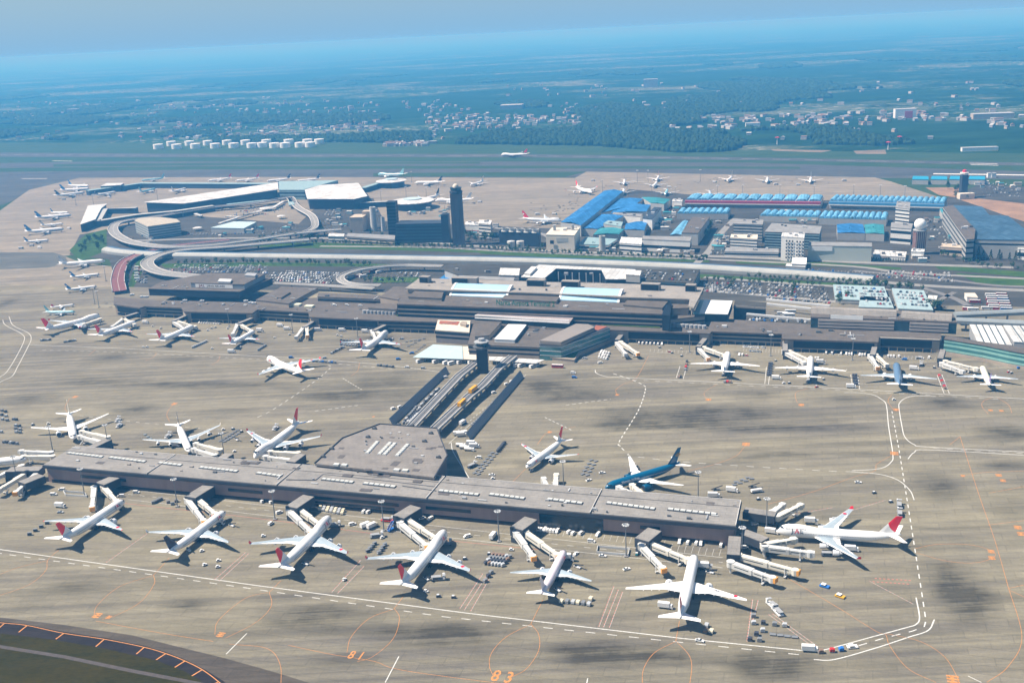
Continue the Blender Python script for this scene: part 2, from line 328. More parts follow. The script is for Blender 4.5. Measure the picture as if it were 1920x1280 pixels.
def build_apron():
    O = Vector(W(-120, 1500)); n1, n2, st_ = 400, 215, 4.5
    o0 = Vector((-1040, 500)) ; vs_, fs, at = [], [], []
    SW = []
    for px, py, rx, ry, k in STAINS:
        c = Vector(W(px, py)); ax = (Vector(W(px + rx, py)) - c); ay = (Vector(W(px, py - ry)) - c)
        SW.append((c, ax.length, ay.length, k, math.atan2(ax.y, ax.x)))
    for j in range(n2 + 1):
        for i in range(n1 + 1):
            p = o0 + U * (i * st_) + V * (j * st_) + V * 0
            vs_.append((p.x, p.y, 0)); a = 0
            wob = mnoise.noise(Vector((p.x * .03, p.y * .03, 1))) * .35 + mnoise.noise(Vector((p.x * .1, p.y * .1, 5))) * .2
            for c, rx, ry, k, ang in SW:
                d = p - c
                if abs(d.x) > 3 * rx + 20 or abs(d.y) > 3 * ry + 60: continue
                u = (d.x * math.cos(ang) + d.y * math.sin(ang)) / rx; v = (-d.x * math.sin(ang) + d.y * math.cos(ang)) / ry
                r = math.hypot(u, v) * (1 + wob)
                if r < 1.5: a += k * max(0, 1 - r / 1.5) ** 1.1 * 1.35
            at.append(min(a, 1))
    for j in range(n2):
        for i in range(n1): q = j * (n1 + 1) + i; fs.append((q, q + 1, q + n1 + 2, q + n1 + 1))
    me = bpy.data.meshes.new('apron'); me.from_pydata(vs_, [], fs); me.materials.append(m_apron)
    A = me.attributes.new('stain', 'FLOAT', 'POINT'); A.data.foreach_set('value', at)
    o = bpy.data.objects.new('apron', me); COL.objects.link(o); o.location = (0, 0, 0.42); structure(o)
build_apron()
AZ = 0.42
m_shoul = panel_mat('shoulder_asphalt', ((0.075, 0.062, 0.050), (0.095, 0.080, 0.062), (0.12, 0.10, 0.075)), (9, 9), 0.4)
flat('taxiway_shoulder', [(-200, 1145), (0, 1158), (120, 1172), (250, 1192), (330, 1212), (420, 1234), (520, 1262), (640, 1300), (760, 1360), (-200, 1500)], AZ + .04, m_shoul)
flat('dark_shoulder', [(-200, 1155), (0, 1165), (50, 1171), (120, 1185), (195, 1196), (270, 1211), (311, 1223), (345, 1236), (385, 1256), (420, 1278), (450, 1310), (450, 1400), (-200, 1500)], AZ + .065, panel_mat('dark_asphalt', ((0.024, 0.018, 0.018), (0.030, 0.024, 0.021), (0.042, 0.033, 0.028)), (9, 9), 0.4))
flat('shoulder_grass', [(-200, 1175), (0, 1188), (100, 1200), (200, 1217), (290, 1238), (340, 1256), (375, 1275), (400, 1310), (420, 1400), (-200, 1500)], AZ + .09, m_dgrass)
st = MB().strip(WL([(-200, 1180), (0, 1213), (120, 1232), (250, 1259), (340, 1276), (460, 1300)]), 2.6, AZ + .13)
structure(st.build('gravel_path', mat('path_grey', (0.075, 0.062, 0.056), 0.9, .2, .3), world=True))

# ---------------------------------------------------------------- painted lines of the aprons
MZ = AZ + 0.05
wl = MB(); ol = MB(); rdl = MB()
def curve(px, n=6):
    """smooth run through pixel points on the ground (Catmull-Rom)"""
    P = [Vector(W(*p)) for p in px]
    if len(P) < 3: return P
    P = [2 * P[0] - P[1]] + P + [2 * P[-1] - P[-2]]; out = []
    for i in range(1, len(P) - 2):
        a, b_, c, d = P[i - 1:i + 3]
        for k in range(n):
            t = k / n; out.append(0.5 * ((2 * b_) + (c - a) * t + (2 * a - 5 * b_ + 4 * c - d) * t * t + (3 * b_ - a - 3 * c + d) * t ** 3))
    return out + [P[-2]]
def pl(mb, px, wd=.5, dash=None, gap=None, sm=True, z=None): mb.strip(curve(px) if sm else WL(px), wd, MZ if z is None else z, dash, gap)
pl(wl, [(-60, 1021), (0, 1030.6), (480, 1098), (880, 1150.6), (1280, 1197.5), (1513, 1221)], .62, sm=False)
pl(wl, [(-60, 1029), (22, 1041), (450, 1101), (830, 1152.5 + 4), (1269, 1204), (1500, 1228)], .5, 5, 6.2, sm=False)
pl(wl, [(1513, 1222), (1545, 1219), (1630, 1196), (1700, 1177), (1717.5, 1171), (1724, 1158), (1717.5, 1121)], .65)
pl(wl, [(1526, 1237), (1564, 1237), (1640, 1216), (1702, 1195.6), (1740, 1182.5), (1752, 1162)], .65)
pl(wl, [(1610, 1211), (1660, 1196), (1710, 1184), (1733, 1175), (1736, 1164), (1728, 1111), (1702, 946), (1685, 840), (1672, 770)], .6, 5, 5, sm=False)
pl(wl, [(1582.5, 736.7), (1609.6, 737), (1637, 741), (1653, 749.6), (1661.7, 760), (1666, 799.6), (1674, 852), (1670.6, 867), (1650, 879), (1597.5, 883)], .6)
pl(wl, [(1597, 885), (1650, 890), (1684, 901), (1706, 920), (1714, 938)], .6)
pl(wl, [(1755, 744), (1716, 743), (1697, 747.5), (1686.7, 756), (1685.6, 766), (1691, 799.6), (1697, 820.6), (1714, 834), (1740, 838.6), (1920, 848), (2050, 856)], .6)
pl(wl, [(1702.5, 861), (1714, 849), (1740, 844), (1920, 854), (2050, 862)], .6)
pl(wl, [(1750, 841), (1920, 851), (2000, 856)], .45, 4, 5)
pl(wl, [(1116, 694), (1118, 700), (1134, 706), (1160, 708), (1306, 715), (1431, 721.5), (1560, 728), (1895, 747), (2000, 752)], .6)
pl(wl, [(1165, 711.5), (1306, 719), (1431, 725), (1560, 731), (1890, 750)], .45, 4, 6)
pl(wl, [(1150, 701), (1180, 711), (1205, 722), (1210, 731.5), (1197, 770), (1162, 827), (1163, 837), (1172, 847)], .75, 4.5, 4)
pl(wl, [(1178, 851), (1188, 856), (1300, 868), (1538.7, 883), (1597, 885)], .45, 5, 6)
pl(wl, [(56, 647), (230, 654), (478, 668), (597, 674), (653, 678.7), (737, 686.5), (833, 699)], .5)
pl(wl, [(80, 657), (230, 661), (478, 674), (597, 680), (737, 692)], .4, 4, 5)
pl(wl, [(-40, 735), (0, 707.6), (17, 692), (43.6, 644), (42, 627.5), (11, 610.6), (5, 600)], .5)
pl(wl, [(-40, 750), (0, 717.5), (22.5, 706), (34, 686.5), (53, 650), (58.5, 636), (53, 624.7), (25, 610.6), (17, 594)], .5)
for a in ([(643, 710), (678, 731)], [(591, 771), (675.6, 760)], [(1061, 760), (1145, 749)], [(1021.5, 783), (1073.5, 808)]): pl(wl, a, .6, 3, 2.5)
pl(wl, [(616.5, 685), (618, 692), (580, 723), (512.5, 768), (479, 785)], .5, 5, 5)
pl(wl, [(150, 780), (330, 800), (420, 806)], .35, 4, 6)
pl(wl, [(722.5, 1280), (748, 1231)], .5); pl(wl, [(424, 1227), (463, 1188)], .5); pl(wl, [(1100, 1283), (1102, 1272)], .5); pl(wl, [(1815, 1268), (1840, 1280)], .4)
# stand dividers
for a in ([(275.6, 1000.6), (198.7, 1055)], [(460, 1036), (402, 1087)], [(466, 1038), (410, 1090)], [(675.6, 1051), (621, 1111)], [(682, 1062), (632, 1113)], [(905, 1075.6), (862, 1141)], [(912, 1079), (870, 1144)], [(918, 1083), (882, 1146)], [(1150.6, 1100), (1122.5, 1175)], [(1159, 1106), (1131, 1176)], [(1167, 1110), (1142, 1177)], [(1410.6, 1124.5), (1400, 1203)], [(1421, 1126), (1410, 1168)], [(1441, 1152.6), (1527.6, 1216)], [(1448, 1151), (1533, 1213)], [(1630, 1090), (1712, 1133)], [(1580, 962), (1660, 938)], [(1470, 968), (1560, 952)]): pl(rdl, a, .4, 1.5, 1.2); pl(wl, [(x + 1, y + .6) for x, y in a], .14, z=MZ + .03)
for a in ([(1275, 687), (1268, 709)], [(1287, 689), (1281, 711)], [(1437, 689), (1434, 720)], [(1444, 690), (1441, 721)], [(1595, 703), (1599, 729)], [(1608, 705), (1612, 730)], [(1757, 704), (1770, 738)], [(1766, 703), (1780, 739)]): pl(wl, a, .4)
pl(rdl, [(232, 944), (480, 972), (700, 1001)], .35); pl(rdl, [(820, 1012), (1010, 1031)], .35); pl(rdl, [(1640, 1085), (1708, 1089)], .8, 1.2, 1); pl(rdl, [(1636, 1091), (1708, 1096)], .8, 1.2, 1)
# service road lines in front of the satellite
for dy, dsh in ((0, None), (9, 4), (19, None)): pl(wl, [(240, 918 + dy), (430, 940 + dy), (830, 988 + dy), (1230, 1032 + dy), (1355, 1046 + dy)], .28, dsh, 6 if dsh else None)
pl(wl, [(846, 830), (851, 850), (885, 905)], .5); pl(wl, [(985, 705), (975, 712), (850, 815)], .35, 3, 3); pl(wl, [(846, 830), (855, 820), (985, 706)], .3)
# parking bays by the walls
for x0, y0, n, dx, dy, ex, ey in ((985, 985, 22, 12.5, 1.35, -5, 13), (1235, 1018, 10, 13, 1.4, -4, 13), (640, 935, 6, 12, 1.3, -5, 11), (130, 897, 14, 10, 1.1, -6, 9), (220, 905, 9, 10, 1.1, -5, 9), (1220, 655, 20, 7.5, .35, -1.5, 6), (1395, 652, 20, 6, .3, -1.5, 7), (1545, 660, 30, 7.2, .35, -1.5, 6)):
    for i in range(n): pl(wl, [(x0 + i * dx, y0 + i * dy), (x0 + i * dx + ex, y0 + i * dy + ey)], .15)
# orange taxi lines
for a in ([(112, 1030), (90, 1050.6), (86, 1070), (56, 1096), (0, 1117), (-40, 1130)], [(90, 1051), (30, 1066), (-30, 1090)],
          [(318, 1046), (288, 1079)], [(288, 1079), (225, 1100), (184, 1134), (176, 1156)], [(288, 1079), (289, 1096), (262.5, 1130), (214, 1156), (192, 1162)],
          [(527, 1089), (505, 1111)], [(503, 1111), (465, 1120), (434, 1141), (407.5, 1167), (403, 1190)], [(505, 1111), (509.5, 1134), (494, 1156), (467.5, 1175), (422.5, 1197)],
          [(757, 1118), (739, 1142)], [(739, 1142), (692.5, 1160), (659, 1194), (650.5, 1224)], [(740, 1142), (749, 1160), (737.5, 1197.5), (700, 1231), (670, 1241)],
          [(1018, 1125), (995, 1171)], [(995, 1171), (950, 1194), (922, 1224), (918, 1250), (926, 1269)], [(996, 1171), (1010, 1190), (1010, 1220), (987.5, 1254), (961, 1269)],
          [(1274, 1165), (1267, 1203)], [(1267, 1203), (1227.5, 1224), (1207, 1254), (1204, 1285)], [(1268, 1203), (1291, 1227.5), (1297, 1250), (1293, 1285)],
          [(1474, 1083), (1567.5, 1137.5), (1642.5, 1184), (1660, 1190), (1669, 1212.5), (1702.5, 1254), (1755, 1280)], [(1660, 1188), (1725, 1203), (1770, 1231), (1794, 1269), (1798, 1285)],
          [(1715.6, 1029), (1760, 1021), (1826, 1023), (1867, 1040), (1834, 1055), (1777.5, 1053), (1718, 1037)],
          [(1800, 819), (1834, 924), (1864, 1010), (1890, 1100), (1916, 1194), (1890, 1250), (1850, 1280)], [(1780, 835), (1793, 825), (1800, 819)], [(1805, 892), (1850, 886), (1925, 884)], [(1852, 985), (1925, 976)], [(1890, 1104), (1925, 1096)], [(1890, 1106), (1925, 1122)], [(1855, 925), (1925, 912)],
          [(1440, 946), (1526, 922), (1597.5, 896), (1639, 884), (1644, 871), (1669, 856)], [(1289, 884), (1340, 871), (1379, 856), (1396, 838)],
          [(1216, 668), (1193, 709), (1170, 720), (1155, 731.5), (1157, 741)], [(1345, 721), (1327, 731), (1320, 739), (1325, 749)], [(1514, 729), (1495, 735), (1491, 743), (1495, 756)], [(1672, 741), (1665, 752), (1674, 768)],
          [(1862, 745), (1845, 752), (1841, 762), (1853, 777)], [(1870, 746), (1891, 760), (1897, 775)], [(180, 655.6), (166, 667)], [(294, 661), (288, 670), (273, 677)], [(413, 667), (409, 677), (396.5, 685)], [(674, 681), (671, 695), (659, 705)],
          [(1080, 800), (1047, 809), (1024, 813), (1007.5, 834)], [(126, 773), (122, 764), (131, 747)], [(318, 790), (313, 776), (326, 757)], [(985, 880), (960, 905)],
          [(540, 1210), (620, 1227), (700, 1240), (760, 1258), (1000, 1290)], [(430, 1208), (500, 1216), (525, 1245), (527, 1290)], [(180, 1165), (300, 1187), (400, 1203)]):
    pl(ol, a, .25)
edge = [(-60, 1158), (0, 1168), (49, 1173), (120, 1188), (195, 1199), (270, 1214), (311, 1226), (345, 1239), (379, 1256), (409, 1278), (432, 1300)]
pl(ol, edge, .5, z=AZ + .14)
for a, b_ in (((8, 1170), (-6, 1182)), ((50.6, 1174), (35.6, 1186)), ((120, 1188), (105, 1199)), ((195, 1200), (180, 1213)), ((271, 1214), (256, 1227)), ((311, 1226), (293, 1238)), ((347, 1240), (328, 1252)), ((380, 1256), (360, 1268)), ((410, 1279), (390, 1290))):
    ol.strip(WL([a, b_]), .8, AZ + .17)
for x, y, r in ((181, 1155, 4), (413, 1191, 3.5), (1676, 851, 5), (1398, 834, 5), (140, 745, 4), (326, 758, 4), (1328, 750, 4), (1502, 760, 4), (1680, 769, 4), (1157, 741, 3), (700, 782, 2), (1030, 811, 3), (1857, 770, 3), (1877, 771, 3), (1786, 1275, 5), (1858, 1035, 3.2), (1859, 1047, 3.2), (1872, 892, 3.5), (1880, 902, 3.2), (1908, 990, 3.8), (1914, 1002, 3.8), (1805, 893, 2.5), (203, 1158, 2.5)):
    c = Vector(W(x, y)); 
    for k in (-.5, .15, .8): ol.strip([c - U * r * .5 + V * r * k * .7, c + U * r * .6 + V * r * k * .7], r * .28, MZ + .02)
    ol.strip([c - V * r * .6, c + V * r * .6], r * .3, MZ + .04)
structure(wl.build('apron_white_lines', mark_white)); structure(ol.build('apron_orange_lines', mark_orange)); structure(rdl.build('apron_red_lines', mark_red))
def ground_text(txt, px, py, size):
    c = W(px, py); M = Matrix.Translation((c[0], c[1], MZ + .02)) @ Matrix.Rotation(-AX, 4, 'Z') @ Matrix.Diagonal((1, 1.5, 1, 1))
    o = text_part('stand_number_marking', txt, size, M, mark_orange, None); structure(o)
ground_text('8 3', 942, 1270, 8.5); ground_text('8 1', 668, 1230, 6.5)
# ================================================================ AIRLINERS
def pm(name, col, rough=0.3, var=0.04): return mat(name, col, rough, var, 0.3, spec=0.5)
PW = pm('plane_white', (0.88, 0.87, 0.85)); PG = pm('wing_grey', (0.34, 0.41, 0.46), 0.4, 0.10); PR = pm('jal_red', (0.85, 0.02, 0.035), 0.35)
PNAVY = pm('navy_paint', (0.015, 0.025, 0.06)); PTEAL = pm('teal_paint', (0.0, 0.095, 0.20)); PBLUE = pm('sky_blue_paint', (0.03, 0.17, 0.42)); PLB = pm('light_blue_paint', (0.25, 0.52, 0.58))
PSIL = pm('silver_paint', (0.46, 0.50, 0.54), 0.3); PSLATE = pm('slate_paint', (0.11, 0.19, 0.30)); PGOLD = pm('gold_paint', (0.55, 0.32, 0.05)); PPUR = pm('purple_paint', (0.16, 0.10, 0.34)); PRB = pm('bright_red', (0.6, 0.03, 0.06)); PPINK = pm('pink_white', (0.78, 0.70, 0.74)); PCREAM = pm('cream_white', (0.80, 0.78, 0.62))
FAN = mat('fan_dark', (0.03, 0.03, 0.035), 0.4); NAC = pm('nacelle_grey', (0.70, 0.71, 0.72))
#        length span radius engines hump  wing_x sweep tip dihedral engine_r fin_h
TYPES = {'747': (70.0, 64.9, 3.25, 4, 1, 0.285, 0.74, 0, 1.45, 19.4), '777': (63.0, 60.9, 3.1, 2, 0, 0.36, 0.62, 0, 1.95, 18.5), '773': (73.2, 64.8, 3.1, 2, 0, 0.37, 0.62, 0, 1.95, 18.5), 'a330': (62.5, 60.3, 2.82, 2, 0, 0.37, 0.58, 1, 1.55, 17.2),
         'a340': (63.5, 60.3, 2.82, 4, 0, 0.36, 0.60, 1, 1.2, 17.0), '767': (54.0, 47.6, 2.55, 2, 0, 0.35, 0.60, 0, 1.45, 15.8), '737': (38.0, 34.2, 1.95, 2, 0, 0.36, 0.50, 0, 1.0, 12.0), 'md11': (60.0, 51.7, 3.0, 3, 0, 0.40, 0.68, 1, 1.35, 17.6), 'jet': (27.5, 21, 1.4, 2, 0, 0.45, 0.45, 0, .6, 6.8)}
# livery: (body top, belly, fin upper, fin lower, wing tip, nacelle)
LIV = {'jal': (PW, PW, PR, PW, PR, NAC), 'jaldark': (PW, PW, PNAVY, PNAVY, PW, NAC), 'plain': (PW, PW, PW, PW, PW, NAC), 'white_red': (PW, PW, PRB, PW, PW, PW), 'darkfin': (PW, PSIL, PNAVY, PNAVY, PW, NAC), 'vn': (PTEAL, PTEAL, PTEAL, PTEAL, PW, PTEAL), 'pink': (PPINK, PPINK, PPINK, PW, PW, NAC),
       'slate': (PSLATE, PSIL, PSLATE, PSLATE, PW, PW), 'ana': (PW, PBLUE, PBLUE, PBLUE, PW, NAC), 'cream': (PCREAM, PW, PPUR, PPUR, PW, PW), 'nw': (PSIL, PW, PRB, PRB, PW, PSIL), 'teal': (PLB, PW, PLB, PLB, PW, PW), 'ba': (PW, PNAVY, PRB, PNAVY, PW, PNAVY), 'silver': (PSIL, PSIL, PNAVY, PSIL, PW, PSIL), 'greyfin': (PW, PW, PSIL, PW, PW, NAC), 'cargo': (PW, PSIL, PNAVY, PW, PW, NAC)}
PROTO = {}
def winrow():
    m, n, b = nodes_of('cabin_windows'); tc = N(n, 'ShaderNodeTexCoord'); sx = N(n, 'ShaderNodeSeparateXYZ'); n.links.new(tc.outputs['Object'], sx.inputs[0])
    f = mathn(n, 'GREATER_THAN', mathn(n, 'FRACT', mathn(n, 'MULTIPLY', sx.outputs[0], 1.1)), 0.5)
    n.links.new(mixc(n, f, (0.03, 0.04, 0.05), (0.75, 0.75, 0.75)), b.inputs['Base Color']); b.inputs['Roughness'].default_value = .3; return m
m_winrow = winrow()
def arc_mat(ty, cx, cz, rad):
    """white fin with the red arc of a disc, measured in the aircraft's own coordinates"""
    m, n, b = nodes_of('fin_red_arc_' + ty); tc = N(n, 'ShaderNodeTexCoord'); sx = N(n, 'ShaderNodeSeparateXYZ'); n.links.new(tc.outputs['Object'], sx.inputs[0])
    dx = mathn(n, 'SUBTRACT', sx.outputs[0], cx); dz = mathn(n, 'SUBTRACT', sx.outputs[2], cz); d2 = mathn(n, 'ADD', mathn(n, 'MULTIPLY', dx, dx), mathn(n, 'MULTIPLY', dz, dz))
    n.links.new(mixc(n, mathn(n, 'LESS_THAN', d2, rad * rad), (0.88, 0.87, 0.85), (0.85, 0.012, 0.03)), b.inputs['Base Color']); b.inputs['Roughness'].default_value = .3; return m
def plane_proto(ty, lv, small=False):
    L, S, r, ne, hump, wx, sw, wl_, er, fh = TYPES[ty]; top, bel, ft, fl, tipm, nac = LIV[lv]
    root = empty('airliner', (0, 0, 0)); zc = r + 2.0 * r / 3.1 + .15; H2 = L / 2
    nseg = 16 if not small else 12
    # fuselage rings: fraction from the nose, radius scale, centre lift
    prof = [(0, .03, -.18), (.008, .24, -.15), (.022, .45, -.11), (.045, .70, -.06), (.075, .88, -.02), (.11, .98, 0), (.15, 1, 0), (.2, 1, 0), (.27, 1, 0), (.33, 1, 0), (.45, 1, 0), (.6, 1, 0), (.68, .985, .01), (.76, .90, .09), (.84, .72, .26), (.91, .49, .46), (.965, .26, .66), (1, .07, .80)]
    rings = []
    for t, k, dz in prof:
        x = H2 - t * L; ring = []
        hp = hump * max(0, min((t - .012) / .035, 1, (.33 - t) / .11)) * (1.55 if t > .03 else .9)
        for i in range(nseg):
            a = 2 * math.pi * i / nseg + math.pi / nseg; y = math.cos(a) * r * k; z = math.sin(a) * r * k
            if z > 0 and hp: z += hp * math.sin(a) ** .8; y *= 1 - .12 * (z > r * .9)
            ring.append((x, y, zc + dz * r + z))
        rings.append(ring)
    mb = MB(); mb.loft(rings)
    for q, f in enumerate(mb.f):
        zz = sum(mb.v[i][2] for i in f) / len(f); mb.m[q] = 1 if zz < zc - .25 * r and sum(mb.v[i][0] for i in f) / len(f) > -H2 * .8 else 0
    fus = mb.build('fuselage', [top, bel], root, smooth=True)
    # window rows on both sides, wrapped on the skin
    x0, x1 = H2 - .12 * L, H2 - .80 * L
    for s in (-1, 1):
        for up, xa, xb in ((0, x0, x1),) + (((1, H2 - .07 * L, H2 - .24 * L),) if hump else ()):
            wm = MB(); z = zc + (.16 * r if not up else .62 * r + 1.0); yy = r * (.999 if not up else .80)
            wm.add([(xa, s * yy, z - .2), (xb, s * yy, z - .2), (xb, s * (yy - .06), z + .22), (xa, s * (yy - .06), z + .22)], [(0, 1, 2, 3)]); wm.build('cabin_window_row', m_winrow, fus)
    cw = MB(); kx = H2 - .030 * L; zz = zc + (.36 + (.62 if hump else 0)) * r
    for s in (-1, 1):
        cw.add([(kx + .35, s * .02, zz), (kx - .3, s * .02, zz + .85), (kx - .9, s * r * .50, zz + .70), (kx - .25, s * r * .52, zz - .05)], [(0, 1, 2, 3)])
        cw.add([(kx - .35, s * r * .56, zz - .10), (kx - 1.0, s * r * .53, zz + .62), (kx - 2.2, s * r * .66, zz + .45), (kx - 1.9, s * r * .72, zz - .15)], [(0, 1, 2, 3)])
    cw.build('cockpit_window', darkglass, fus)
    # belly fairing is inside the wings' root
    def foil(x, y, z, c, th): return [(x, y, z), (x - .12 * c, y, z + th * .5), (x - .4 * c, y, z + th * .62), (x - c, y, z + .04), (x - .6 * c, y, z - th * .3), (x - .15 * c, y, z - th * .4)]
    rx = H2 - wx * L + r * .2; rc = L * (.22 if hump else .185); hs = S / 2
    for s in (-1, 1):
        zr = zc - r * .52; wr = []
        for f, cf, th in ((0, 1.0, 1.3), (.10, .92, 1.2), (.36, .53, .75), (.7, .34, .45), (.985, .175 if hump else .14, .22)):
            y = hs * f; x = rx - sw * y * (1 if f < .9 else 1.01); wr.append([(a, s * b, c) for a, b, c in foil(x, y, zr + y * .105, rc * cf, th)])
        wb = MB(); wb.slot(0).loft(wr)
        if hump or wl_:
            y = hs; x = rx - sw * y; zt = zr + y * .105; c = rc * .17
            wb.slot(1).loft([[(a, s * b, c2) for a, b, c2 in foil(x + .1, y - .3, zt, c, .2)], [(a, s * b, c2) for a, b, c2 in foil(x - 1.0, y + .25, zt + 1.7, c * .55, .15)]])
        elif lv in ('jal',):
            y = hs; x = rx - sw * y; wb.slot(1).loft([[(a, s * b, c2) for a, b, c2 in foil(x, y - .5, zr + y * .105 + .01, rc * .15, .24)], [(a, s * b, c2) for a, b, c2 in foil(x - .4, y, zr + y * .105, rc * .1, .15)]])
        # pale leading edge and slats, flap gaps
        for (fa, ca), (fb, cb) in (((.10, .92), (.36, .53)), ((.36, .53), (.7, .34)), ((.7, .34), (.98, .15))):
            pa, pb = [(rx - sw * hs * f - .02, s * hs * f, zr + hs * f * .105 + .02) for f in (fa, fb)]
            wb.slot(2).add([pa, pb, (pb[0] - rc * cb * .12, pb[1], pb[2] + .36 * (1.25 - fb)), (pa[0] - rc * ca * .12, pa[1], pa[2] + .52 * (1.25 - fa))], [(0, 1, 2, 3)] if s < 0 else [(3, 2, 1, 0)])
            pa, pb = [(rx - sw * hs * f - rc * c_ * .74, s * hs * f, zr + hs * f * .105 + (1.3 - f) * .43 * (1 - .3 * f)) for f, c_ in ((fa, ca), (fb, cb))]
            wb.slot(2).add([pa, pb, (pb[0] - rc * cb * .27, pb[1], pb[2] - (1.3 - fb) * .28), (pa[0] - rc * ca * .27, pa[1], pa[2] - (1.3 - fa) * .28)], [(0, 1, 2, 3)] if s < 0 else [(3, 2, 1, 0)])
        if not small:
            fl_ = MB()
            for fa, ca, fb, cb in ((.14, .86, .34, .555), (.42, .50, .68, .35), (.72, .33, .93, .21)):
                for frac, wd in ((.74, .16), (.985, .22)):
                    pa, pb = [(rx - sw * hs * f - rc * c_ * frac, s * hs * f, zr + hs * f * .105 + (1.3 - f) * (.40 if frac < .9 else .10)) for f, c_ in ((fa, ca), (fb, cb))]
                    fl_.add([pa, pb, (pb[0] - wd, pb[1], pb[2]), (pa[0] - wd, pa[1], pa[2])], [(0, 1, 2, 3)])
            for f in (.2, .3, .45, .57, .7):
                c_ = rc * (1 - f * 1.28 if f < .36 else .53 - (f - .36) * .56); x = rx - sw * hs * f - c_; z = zr + hs * f * .105
                wb.slot(0).loft([[(x + 2.4, s * hs * f + a, z - .35 + b) for a, b in ((-.2, 0), (0, -.3), (.2, 0))], [(x + .3, s * hs * f + a, z - .35 + b) for a, b in ((-.22, .1), (0, -.55), (.22, .1))], [(x - 1.3, s * hs * f + a, z - .1 + b) for a, b in ((-.05, .1), (0, 0), (.05, .1))]])
        wing = wb.build('wing', [PG if lv not in ('plain', 'vn', 'white_red') else PW, tipm, PW], root)
        if not small: fl_.build('flap_gaps', mat('flap_line', (0.28, 0.31, 0.34)), wing)
        if lv == 'jal' and s < 0 and not small:
            f = .80; x = rx - sw * hs * f - rc * .12; z = zr + hs * f * .105 + .32
            cb_ = MB().add([(x + 1.15 * math.cos(a), s * hs * f + 1.15 * math.sin(a), z + .02 * math.cos(a)) for a in (2 * math.pi * i / 16 for i in range(16))], [tuple(range(16))]); cb_.build('red_disc', PRB, wing)
        # engines
        for ef in ((.355, .64) if ne == 4 else (.335,) if ne in (2, 3) else ()):
            if ty == 'jet': continue
            er_ = er; er = er * 1.12; y = hs * ef; xl = rx - sw * y; z = zr + y * .105 - er - .25; el = er * 3.1; xf = xl + er * 2.1
            eb = MB().slot(0); rg = lambda x, q, n=14: [(x, s * y + q * math.cos(2 * math.pi * i / n), z + q * math.sin(2 * math.pi * i / n)) for i in range(n)]
            eb.loft([rg(xf, er * .86), rg(xf - .25, er * .98), rg(xf - el * .35, er), rg(xf - el * .7, er * .88), rg(xf - el * .72, er * .62), rg(xf - el, er * .42), rg(xf - el * 1.12, .1)])
            eb.box(((xl + xf - el * .55) / 2, s * y, z + er * 1.0), (abs(xf - el * .55 - xl) + 2.5, .35, er * .9))
            en = eb.build('engine', [nac], root, smooth=False)
            MB().loft([rg(xf + .03, er * .80), rg(xf + .05, er * .1)]).build('fan', FAN, en); er = er_
        # tailplane
        tx = -H2 + L * .115; ts = S * .165 if ty != '747' else S * .172; tz = zc + r * .55
        tb = MB().loft([[(a, s * b, c) for a, b, c in foil(tx - f * ts * .72, f * ts, tz + f * ts * .10, L * .095 * c_, th)] for f, c_, th in ((0, 1.0, .5), (1, .36, .15))]); tb.build('tailplane', PW if lv != 'vn' else PW, root)
    if ne == 3 or ty == 'jet':
        for s in ((0,) if ne == 3 else (-1, 1)):
            x = -H2 + L * .12; z = zc + (r * 1.75 if ne == 3 else r * .3); y = s * (r + er + .1)
            rg = lambda x_, q, n=12: [(x_, y + q * math.cos(2 * math.pi * i / n), z + q * math.sin(2 * math.pi * i / n)) for i in range(n)]
            MB().loft([rg(x + er * 3, er * .9), rg(x, er), rg(x - er * 2.4, er * .5)]).build('engine', nac, root)
    # fin
    fx = -H2 + L * .185; zb = zc + r * .8; ht = fh - zb; c0 = L * .135
    def fr(f, th=.5): 
        x = fx - f * ht * .86; c = c0 * (1 - .62 * f); t_ = th * (1 - .6 * f); return [(x, 0, zb + f * ht), (x - .25 * c, t_ * .5, zb + f * ht), (x - c, .03, zb + f * ht), (x - c, -.03, zb + f * ht), (x - .25 * c, -t_ * .5, zb + f * ht)]
    lo = .22 if lv in ('white_red', 'ba', 'cargo', 'greyfin') else .02
    fb_ = MB().slot(1).loft([[(fx + c0 * .55, .05, zb - .2), (fx, .12, zb + .02), (fx - c0, .03, zb - .3), (fx - c0, -.03, zb - .3), (fx, -.12, zb + .02)], fr(.03), fr(lo)]); fb_.slot(0).loft([fr(lo), fr(1)])
    fin = fb_.build('tail_fin', [ft, fl] if lv != 'jal' else [arc_mat(ty, fx - ht * .70 - c0 * .62, zb + ht * .74, ht * .74)] * 2, root)
    if lv in ('vn', 'nw', 'ana', 'darkfin'):
        e = MB()
        for s in (-1, 1):
            cx_, cz = fx - ht * .62 - c0 * .33, zb + ht * .55
            if lv == 'vn':
                for k in (-2, -1, 0, 1, 2): e.add([(cx_ - .1 + k * .25, s * .34, cz - 1.7), (cx_ + k * .95 - .35, s * .3, cz + .6 - abs(k) * .45), (cx_ + k * 1.1, s * .27, cz + 2.1 - abs(k) * .7), (cx_ + k * .95 + .35, s * .3, cz + .6 - abs(k) * .45)], [(0, 1, 2, 3)])
            elif lv == 'nw': e.add([(cx_ + 1.2 * math.cos(a), s * .31, cz + 1.2 * math.sin(a)) for a in (math.pi * i / 6 for i in range(12))], [tuple(range(12))])
            else: e.box((cx_, s * .3, cz), (1.6, .05, 1.4), ry=.7)
        e.build('fin_emblem', {'vn': PGOLD, 'nw': PW}.get(lv, PW), fin)
